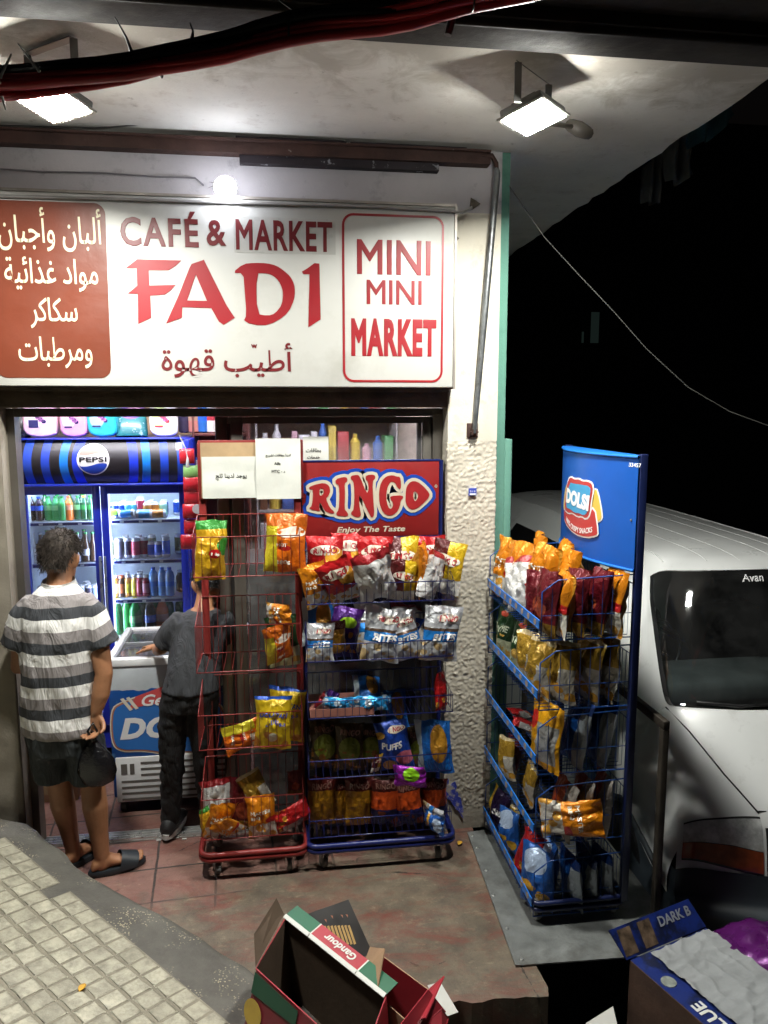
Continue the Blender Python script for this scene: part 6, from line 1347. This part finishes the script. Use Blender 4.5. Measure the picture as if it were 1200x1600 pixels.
mb.grid(lambda u, v: V((VX-.86+1.72*u, 3.86, -.2+1.55*v)), 4, 4)
body = part('body', mb, vw, van)
part('windscreen', MB().grid(lambda u, v: vs_(7.4+v*2.02, (u*2-1)*WS(7.4+v*2.02), .002), 40, 26), glass('van_glass', .05, (.55, .6, .6), .03, .08), van)
mb = MB()
strip(mb, 7.28, 7.56, -.85, .85, 5, 40, .006); strip(mb, 9.40, 9.50, -.96, .96, 4, 40, .006)
[mb.grid(lambda u, v, sg=sg: vs_(7.3+v*2.15, sg*(WS(7.3+v*2.15)-.012+.024*u), .006), 3, 24) for sg in (-1, 1)]; part('windscreen_surround', mb, vb, van)
mb = MB()
for s0, s1, t1 in ((-.75, .05, 7.98), (.05, .75, 7.9)): mb.tube([vs_(7.5, s0+(s1-s0)*0, .03), vs_(7.62+.05, s0+(s1-s0)*.3, .03), vs_(7.78, s1, .028)], [.012, .009, .006], 6)
part('wiper', mb, vb, van)
mb = MB(); mb.text('Avan', lambda x, y, z: vs_(9.1+y*5.2, -.18+x*1.7, .006+.001*z), 0, .01, .15, .12); part('windscreen_lettering', mb, bpy.data.materials['emblem_white'], van)
hl = M('headlamp_lens', (.55, .56, .55), .12, .0, var=.5, vs=14, coat=1, bump=.4, bs=30); amb = M('indicator_lens', (.28, .05, .015), .2, var=.3, vs=20, coat=1)
def lampq(sg, lo, hi, off): return lambda u, v: (lambda q: vs_(lo(q)+v*(hi(q)-lo(q)), sg*(.975-.375*q), off))(u)
for sg in (-1, 1):
    top, mid, bot = (lambda q: 4.88+.30*math.sin(q*1.6)), (lambda q: 4.42+.04*q-.3*max(0, q-.6)), (lambda q: 3.95-.22*q)
    h1 = part('headlight', MB().grid(lampq(sg, mid, top, .007), 16, 10), hl, van)
    part('indicator', MB().grid(lampq(sg, bot, lambda q: mid(q)-.02, .007), 16, 8), amb, h1)
    part('lamp_rim', MB().grid(lampq(sg, lambda q: bot(q)-.06, lambda q: top(q)+.05, .004), 16, 12), vb, h1)
part('grille', strip(MB(), 3.7, 4.95, -.585, .585, 8, 16, .008), vb, van)
mb = MB(); strip(mb, 0, 3.7, -1, 1, 16, 44, .012)
for sg in (-1, 1): mb.grid(lambda u, v: V((VX+sg*(.86+.035*u), -.66+.55*u*u*.55+.0, -.36+.37*v)) if 0 else vs_(.0+3.7*v, sg, .012)+V((sg*.035*u, .5*u, 0)), 6, 10)
part('bumper', mb, bmp, van)
mb = MB(); mb.tube([vs_(5.3, -.6, .003), vs_(6.0, -.72, .003), vs_(6.6, -.84, .003), vs_(7.3, -.925, .003)], .004, 5); mb.tube([vs_(5.33, -.6, .003), vs_(5.33, 0, .003), vs_(5.33, .6, .003)], .004, 5); mb.tube([vs_(5.3, .6, .003), vs_(6.6, .84, .003), vs_(7.3, .925, .003)], .004, 5)
part('bonnet_gap', mb, vb, van)
def spatch(sg, u0, u1, v0, v1, off, n=16): 
    return lambda u, v: side(sg, u0+u*(u1-u0), v0+v*(v1-v0))+V((sg*off, 0, 0))
for sg in (-1, 1):
    part('side_window', MB().grid(spatch(sg, .66, .74, .06, .36, .006), 8, 8).grid(spatch(sg, .75, .86, .06, .36, .006), 12, 8).grid(spatch(sg, .87, .985, .06, .36, .006), 12, 8), vb, van)
    part('side_moulding', MB().tube([side(sg, u/30, .62 if u < 12 else .74)*1+V((sg*.004, 0, 0)) for u in range(3, 30)], .022, 6), bmp, van)
    part('roof_rib', MB().tube([vs_(10.6+q*.4, sg*.86, .002) for q in range(11)], .004, 5).tube([vs_(10.6+q*.4, sg*.5, -.001) for q in range(11)], .004, 5).tube([vs_(10.6+q*.4, sg*.2, -.001) for q in range(11)], .004, 5), vw, van)
    for y, nm in ((.02, 0), (2.7, 1)):
        X = Matrix.Translation((VX+sg*.78, y, -.265)) @ Matrix.Rotation(R(90), 4, 'Y')
        w_ = part('wheel', MB().lathe([(.17, -.09), (.27, -.09), (.29, -.06), (.29, .06), (.27, .09), (.17, .09)], (0, 0, 0), 28, None, X), M('tyre_rubber', (.012, .012, .012), .8, var=.2) if 'tyre_rubber' not in bpy.data.materials else bpy.data.materials['tyre_rubber'], van)
        part('rim', MB().lathe([(0, -.05), (.16, -.06), (.175, -.088), (.175, .088), (.16, .06), (0, .05)], (0, 0, 0), 20, None, X), cmx, w_)
        part('wheel_arch', MB().slab([(VX+sg*.886, y+.37*math.cos(a*math.pi/14), -.24+.36*math.sin(a*math.pi/14)) for a in range(15)], (sg*.012, 0, 0)), vb, van)
mb = MB(); mb.bbox((VX-.7, .05, .6), (VX+.7, .5, .76), .05); part('dashboard', mb, M('dash_grey', (.13, .14, .14), .7, var=.2), van)
mb = MB()
for x in (VX-.38, VX+.38): mb.bbox((x-.24, .95, .1), (x+.24, 1.12, .95), .05); mb.bbox((x-.12, .98, .98), (x+.12, 1.08, 1.16), .03)
part('seat', mb, bpy.data.materials['dash_grey'], van)
mb = MB(); mb.tube([(VX-.38+.18*math.cos(a*math.pi/10), .62+.05*math.sin(a*math.pi/10), .80+.17*math.sin(a*math.pi/10)) for a in range(21)], .013, 6); part('steering_wheel', mb, vb, van)

rl = M('railing_iron', (.03, .024, .018), .55, .4, var=.4, vs=12, bump=.3)
rg = thing('railing', 'dark iron railing post and rail between the blue rack and van', 'railing', (1.66, -.9, -.56))
for y in (-.96, .92): part('post', MB().bbox((1.645, y, -.56), (1.675, y+.035, .955), .003), rl, rg)
part('rail', MB().bbox((1.645, -.96, .9555), (1.675, .96, .995), .003), rl, rg)

# far dark house beyond the side street
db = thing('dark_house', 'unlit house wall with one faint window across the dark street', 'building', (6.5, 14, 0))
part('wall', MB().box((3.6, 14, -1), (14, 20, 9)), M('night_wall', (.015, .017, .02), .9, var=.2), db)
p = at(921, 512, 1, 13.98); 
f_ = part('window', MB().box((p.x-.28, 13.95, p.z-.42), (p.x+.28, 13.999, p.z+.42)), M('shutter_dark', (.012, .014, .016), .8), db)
part('pane', MB().box((p.x+.02, 13.935, p.z-.36), (p.x+.22, 13.9495, p.z+.36)).box((p.x-.2, 13.935, p.z-.36), (p.x-.15, 13.9495, p.z-.1)), emis('faint_window', (.5, .8, .7), .012), f_)

# ---- cartons at the foot of the picture
card_in = M('card_inside', (.085, .055, .034), .8, var=.15, vs=8, bump=.12, bs=50)  # card colour darkened to hold the shade inside the open carton
grn = M('print_green', (.008, .10, .045), .4, var=.1); redc = M('print_red', (.34, .028, .04), .4, var=.12); whc = M('print_white', (.6, .6, .56), .45, var=.05); blkc = M('print_black', (.012, .009, .008), .4, var=.2)
def panel(p, q, r, s, th=.004):
    p, q, r, s = map(V, (p, q, r, s)); n = (q-p).cross(s-p).normalized()*th; return [p, q, r, s], n
def sheetq(mb, p, q, r, s, mo, mi_, th=.004):
    """card panel: outside face material mo looks along the normal, inside mi_"""
    P4, n = panel(p, q, r, s, th); m_ = len(mb.v)
    mb.add(P4, [(0, 1, 2, 3)], mi_); mb.add([a+n for a in P4], [(3, 2, 1, 0)][::1], mo); 
    mb.add(P4+[a+n for a in P4], [(i, (i+1) % 4, 4+(i+1) % 4, 4+i) for i in range(4)], mi_); return n
A, B_ = at(447, 1431, 2, .36), at(604, 1556, 2, .355); e1 = (B_-A); e1.z = 0; L1 = e1.length; e1.normalize(); e2 = V((e1.y, -e1.x, 0)); dn = V((.06, -.05, -1)).normalized()
W1 = .25; D1 = .34
Dd = at(399, 1513, 2, .34); C_ = Dd+(B_-A)
c1 = thing('open_carton', 'open carton with green and red printed edge, dark inside, nearest the camera', 'carton', (A+B_)/2+dn*D1)
mb = MB(); lo = [q+dn*D1 for q in (A, B_, C_, Dd)]
for i, (a, b) in enumerate(((A, B_), (B_, C_), (C_, Dd), (Dd, A))):
    la, lb = lo[[A, B_, C_, Dd].index(a)], lo[[A, B_, C_, Dd].index(b)]
    sheetq(mb, la, lb, b, a, 0, 1)
sheetq(mb, lo[0], lo[1], lo[2], lo[3], 1, 0); part('carton_wall', mb, [card_in, redc], c1)
# flaps: the long back flap folds over and shows its printed edge
ef = (V((.33, .55, -.25))).normalized(); 
def lerp(a, b, t): return a+(b-a)*t
mb = MB(); up = V((0, 0, .002)); fl = e2*-.055+V((0, 0, .012))
for t0, t1, m_ in ((0, .265, 0), (.27, .735, 1), (.74, 1, 0)):
    a, b = lerp(A, B_, t0), lerp(A, B_, t1); mb.slab([a+up, b+up, b+fl+up, a+fl+up], (0, 0, .004), m_)
    mb.slab([a+up-e2*-.014+V((0, 0, -.003)), b+up-e2*-.014+V((0, 0, -.003)), b+up+V((0, 0, .0045)), a+up+V((0, 0, .0045))], V((0, 0, .003)), 2)
for t in (.2675, .7375): a = lerp(A, B_, t); mb.slab([a+up-e1*.003, a+up+e1*.003, a+fl+up+e1*.003, a+fl+up-e1*.003], (0, 0, .0045), 2)
fp = part('printed_flap', mb, [grn, redc, whc], c1)
mid = lerp(A, B_, .51)+fl*.5+up; ax, ay = -e1, -(fl.normalized())
mb = MB(); mb.text('Gandour', lambda x, y, z: mid+ax*x+ay*y+V((0, 0, .0048+.0008*z)), 0, .03, .15, L1*.30, .03); part('lettering', mb, whc, fp)
mb = MB(); k1 = at(431, 1404, 1, A.y+.02); sheetq(mb, Dd+V((.0, .0, .006)), A+V((-.01, .0, .006)), k1, lerp(k1, Dd, .62)+V((-.035, .0, .03)), 0, 0); part('end_flap', mb, card_in, c1)
mb = MB(); d2 = at(508, 1603, 1, Dd.y-.28); sheetq(mb, Dd+V((.005, -.005, -.004)), C_+V((.005, -.005, -.004)), C_+V((-.06, -.12, -.22)), Dd+V((-.06, -.12, -.22)), 1, 0)
of = part('outer_flap', mb, [M('print_dark_red', (.13, .012, .018), .5, var=.25), card_in], c1)
fo = Dd+V((.005, -.005, -.004)); fd = (C_-Dd).normalized(); fdn = V((-.06, -.12, -.22)).normalized(); fn_ = fd.cross(fdn).normalized(); fn_ = fn_ if fn_.dot(CAM_LOC-fo) > 0 else -fn_
fq2 = lambda x, y, o=.0055: fo+fd*x+fdn*y+fn_*o
part('print_patch', MB().slab([fq2(0, .005), fq2(.25, .005), fq2(.25, .05), fq2(.0, .07)], fn_*.001, 0).slab([fq2(.03+.05*math.cos(a*math.pi/10), .12+.04*math.sin(a*math.pi/10), .0065) for a in range(20)], fn_*.001, 1), [M('print_dark_green', (.006, .045, .022), .5, var=.2), M('print_yellow', (.3, .2, .03), .5, var=.3)], of)
# black printed flap standing behind
mb = MB(); q = [at(u, v, 1, yy) for u, v, yy in ((470, 1432, -1.12), (544, 1406, -1.05), (582, 1490, -1.20))]; q.append(q[0]+q[2]-q[1])
c3 = thing('black_carton_flap', 'black printed card with a stack of golden wafers, behind the open carton', 'card', (q[0]+q[2])/2-V((0, 0, .1)))
sheetq(mb, q[0], q[3], q[2], q[1], 0, 0, .004); part('card', mb, blkc, c3)
n = (q[1]-q[0]).cross(q[3]-q[0]).normalized(); n = n if n.dot(CAM_LOC-q[0]) > 0 else -n
ux = (q[1]-q[0]).normalized(); uy = n.cross(ux); cc = q[0].lerp(q[2], .46)+ux*.02
mb = MB()
for i in range(8): 
    o = cc+ux*(i-3.5)*.0135+uy*(-.004*i); mb.slab([o-uy*.036-ux*.0045, o-uy*.036+ux*.0045, o+uy*.036+ux*.0045, o+uy*.036-ux*.0045], n*.0055)
part('wafer_print', mb, M('wafer_gold', (.4, .24, .07), .5, var=.25, vs=40), c3)
mb = MB()
for a, b in ((-.04, .06), (-.01, .065), (.03, .055), (.05, .05), (-.045, -.055), (-.03, -.07)):
    o = cc+ux*a+uy*b; mb.slab([o, o+ux*.008-uy*.004, o+ux*.005-uy*.014], n*.0052)
part('crumb_print', mb, M('crumb_brown', (.3, .1, .05), .5, var=.3), c3)
# brown carton with red flaps to the right
c2 = thing('open_carton', 'brown open carton with red flaps behind the green and red one', 'carton', (.42, -1.38, zp(.42, -1.4)))
p1, p2, p3, p4 = at(582, 1481, 2, .30), at(672, 1547, 2, .30), at(640, 1600, 2, .30), at(560, 1530, 2, .30)
mb = MB(); dn2 = V((0, 0, -.27))
for a, b in ((p1, p2), (p2, p3), (p3, p4), (p4, p1)): sheetq(mb, a+dn2, b+dn2, b, a, 1, 0)
part('carton_wall', mb, [kraft, redc], c2)
mb = MB(); sheetq(mb, p2+V((0, 0, .004)), p3+V((0, 0, .004)), p3+V((.05, -.03, .04)), p2+V((.05, -.01, .055)), 0, 1); f1 = part('red_flap', mb, [redc, redc], c2)
a, b = at(668, 1546, 2, .37), at(622, 1604, 2, .37)
mb = MB(); sheetq(mb, a, b, b+V((.065, -.0, -.10)), a+V((.065, .01, -.10)), 0, 0); sheetq(mb, at(690, 1575, 2, .30), at(655, 1605, 2, .30), at(690, 1625, 2, .26), at(700, 1590, 2, .24), 0, 0); part('red_flap', mb, redc, c2)
mb = MB(); o = lerp(a, b, .55)+V((.03, 0, -.04)); tx = (a-b).normalized(); ty = V((-.55, 0, .83)); mb.text('CHOCOLATE', lambda x, y, z: o+tx*x+ty*y+V((.004, -.003, .003))+V((.001, 0, .001))*z, 0, .01, 0, .09); part('lettering', mb, M('print_pinkish', (.6, .3, .3), .5, var=0), c2)
mb = MB(); sheetq(mb, p4+V((0, 0, .005)), p1+V((-.01, 0, .005)), at(601, 1452+30, 2, .42), at(590, 1545, 2, .36), 0, 0); part('side_flap', mb, kraft, c2)
mb = MB(); q = [at(u, v, 2, .12) for u, v in ((668, 1540), (688, 1535), (716, 1582), (690, 1592))]; mb.slab(q, (0, 0, .002)); solid('paper_sheet', mb, bpy.data.materials['sign_white'], 'bent white paper sticking out beside the red carton flap', 'paper')
# ---- blue carton at the right
bq = [at(u, v, 2, z) for u, v, z in ((985, 1500, .10), (1098, 1452, .10))]; w1 = bq[1]-bq[0]; w1.z = 0; Lb = w1.length+.02; w1.normalize(); w2 = V((w1.y, -w1.x, 0)); ob = bq[0]
c4 = thing('blue_carton', 'blue carton with torn white top in the dark at lower right', 'carton', (ob.x+.2, ob.y-.2, -.56))
blu = M('print_blue', (.008, .02, .13), .4, var=.25, vs=8, dirt=((.005, .008, .03), 6, .5, .1)); torn = M('torn_white', (.25, .26, .265), .85, var=.12, vs=9, bump=.6, bs=16)
Db = .52; mb = MB(); X = Matrix((w1, w2, V((0, 0, 1)))).transposed().to_4x4(); X = Matrix.Translation(ob) @ X
mb.box((0, 0, -.66), (Lb, Db, 0), 0, X); mb.box((-.0, .0, -.66), (-.003, Db, -.001), 1, X); bxx = part('carton_wall', mb, [blu, M('shaded_kraft', (.07, .037, .024), .8, var=.3, bump=.2, bs=30)], c4)  # the brown side carries its shadow in the card colour
mb = MB()
def tt(u, v): 
    x = .095+u*(Lb-.097); x += .012*noise.noise(V((v*7, 1, 0)))*(u < .02); p = V((x, .015+v*(Db-.02), .004+.009*max(0, noise.noise(V((x*14, v*5, 2))))+.010*(1-abs(noise.noise(V((x*11, v*6, 5)))))**6+.007*(1-abs(noise.noise(V((x*5+v*4, v*9, 9)))))**8)); return X @ p
mb.grid(tt, 60, 66); part('torn_top', mb, torn, c4)
mb = MB(); mb.lathe([(0, .003), (.03, .003), (.03, 0)], (0, 0, 0), 20, None, X @ Matrix.Translation((.045, .16, 0))); part('seal_print', mb, M('print_grey', (.2, .22, .2), .5, var=.4, vs=30), c4)
mb = MB(); mb.text('BLUE', lambda x, y, z: X @ V((.05-y, .37-x, .0015+.001*z)), 0, .03, 0, .17, .055); part('lettering', mb, whc, c4)
mb = MB(); f0, f1 = X @ V((-.02, -.004, .003)), X @ V((Lb, -.004, .003)); g1 = at(1074, 1405, 1, f1.y+.06); g0 = f0+(g1-f1)
sheetq(mb, f0, f1, g1, g0, 0, 0, .005); fq = part('back_flap', mb, [blu], c4)
n = (f1-f0).cross(g0-f0).normalized(); n = n if n.dot(CAM_LOC-f0) > 0 else -n; ux = (g1-g0).normalized(); uy = n.cross(ux); uy = uy if uy.dot(g0-f0) > 0 else -uy; print('FLAP', ux.cross(uy).dot(n), ux, uy, n); tc = lerp(lerp(f0, f1, .74), lerp(g0, g1, .74), .68)
mb = MB(); mb.text('DARK B', lambda x, y, z: tc+ux*x+uy*y+n*(.0065+.001*z), 0, .03, 0, Lb*.42); part('lettering', mb, M('print_silver', (.25, .26, .3), .4, .3, var=.1), fq)
mb = MB()
for c_f in (.12, .36): o = lerp(lerp(f0, f1, c_f), lerp(g0, g1, c_f), .5); mb.slab([o-ux*.035-uy*.05, o+ux*.035-uy*.05, o+ux*.035+uy*.05, o-ux*.035+uy*.05], n*.0062)
part('picture_print', mb, M('print_picture', (.09, .06, .04), .4, var=.8, vs=25), fq)
pb = M('purple_foil', (.09, .008, .11), .28, .3, var=.4, vs=7, bump=.7, bs=9)
mb = MB()
def pf(u, v):
    a = u*2*math.pi; p = V((2.02+.27*math.cos(a)*math.sin(v*math.pi), -1.22+.2*math.sin(a)*math.sin(v*math.pi), .0+.13*math.cos(v*math.pi)))
    d = noise.noise(p*6)+.5*noise.noise(p*14); return p+V((math.cos(a)*.4*math.sin(v*math.pi), math.sin(a)*.4*math.sin(v*math.pi), .7))*d*.055
mb.grid(pf, 64, 40); solid('foil_sack', mb, pb, 'shiny purple foil sack beside the blue carton', 'sack')
mb = MB(); mb.bbox((1.78, -1.6, -.56), (2.3, -1.0, -.14), .006); solid('cardboard_box', mb, kraft, 'brown carton under the purple foil sack', 'carton')
mb = MB(); q = [at(u, v, 2, -.1) for u, v in ((915, 1600), (958, 1573), (968, 1620), (930, 1640))]; mb.slab(q, (0, 0, .003)); solid('paper_sheet', mb, bpy.data.materials['sign_white'], 'white card corner at the foot of the blue carton', 'paper')

# ---- litter
leafm = M('leaf_yellow', (.6, .33, .03), .6, var=.2); 
def leaf(u, v, z, s, a, m, label, name='fallen_leaf', cat='leaf'):
    p = at(u, v, 2, z); mb = MB()
    def fn(uu, vv): t = vv; w_ = math.sin(math.pi*min(1, t*.95+.03))**.8*.45*s; return p + Matrix.Rotation(a, 3, 'Z') @ V(((uu-.5)*2*w_, t*s*1.3, .006+.25*s*(uu-.5)**2*2+.12*s*math.sin(t*3)))
    mb.grid(fn, 8, 10); solid(name, mb, m, label, cat)
p = at(128, 1545, 2, .2); leaf(124, 1552, zp(p.x, p.y)+.0, .03, -.35, leafm, 'bright yellow leaf lying on the pale paving blocks')
leaf(716, 1322, .004, .03, -.7, leafm, 'small yellow leaf on the floor right of the navy rack')
leaf(277, 1500, .06, .022, -.5, M('leaf_brown', (.4, .22, .1), .7), 'small brown leaf on the concrete kerb')
mb = MB()
for u, v in ((248, 1313), (276, 1309), (288, 1311)): q = at(u, v, 2, .003); mb.box((q.x-.012, q.y-.006, .002), (q.x+.012, q.y+.006, .006))
solid('paper_scrap', mb, bpy.data.materials['sign_white'], 'tiny white paper scraps in front of the door track', 'litter')
q = at(765, 1395, 2, .003); solid('paper_scrap', MB().tube([q, q+V((.006, .04, .0))], .003, 5), bpy.data.materials['sign_white'], 'thin white straw lying beside the steel plate', 'litter')
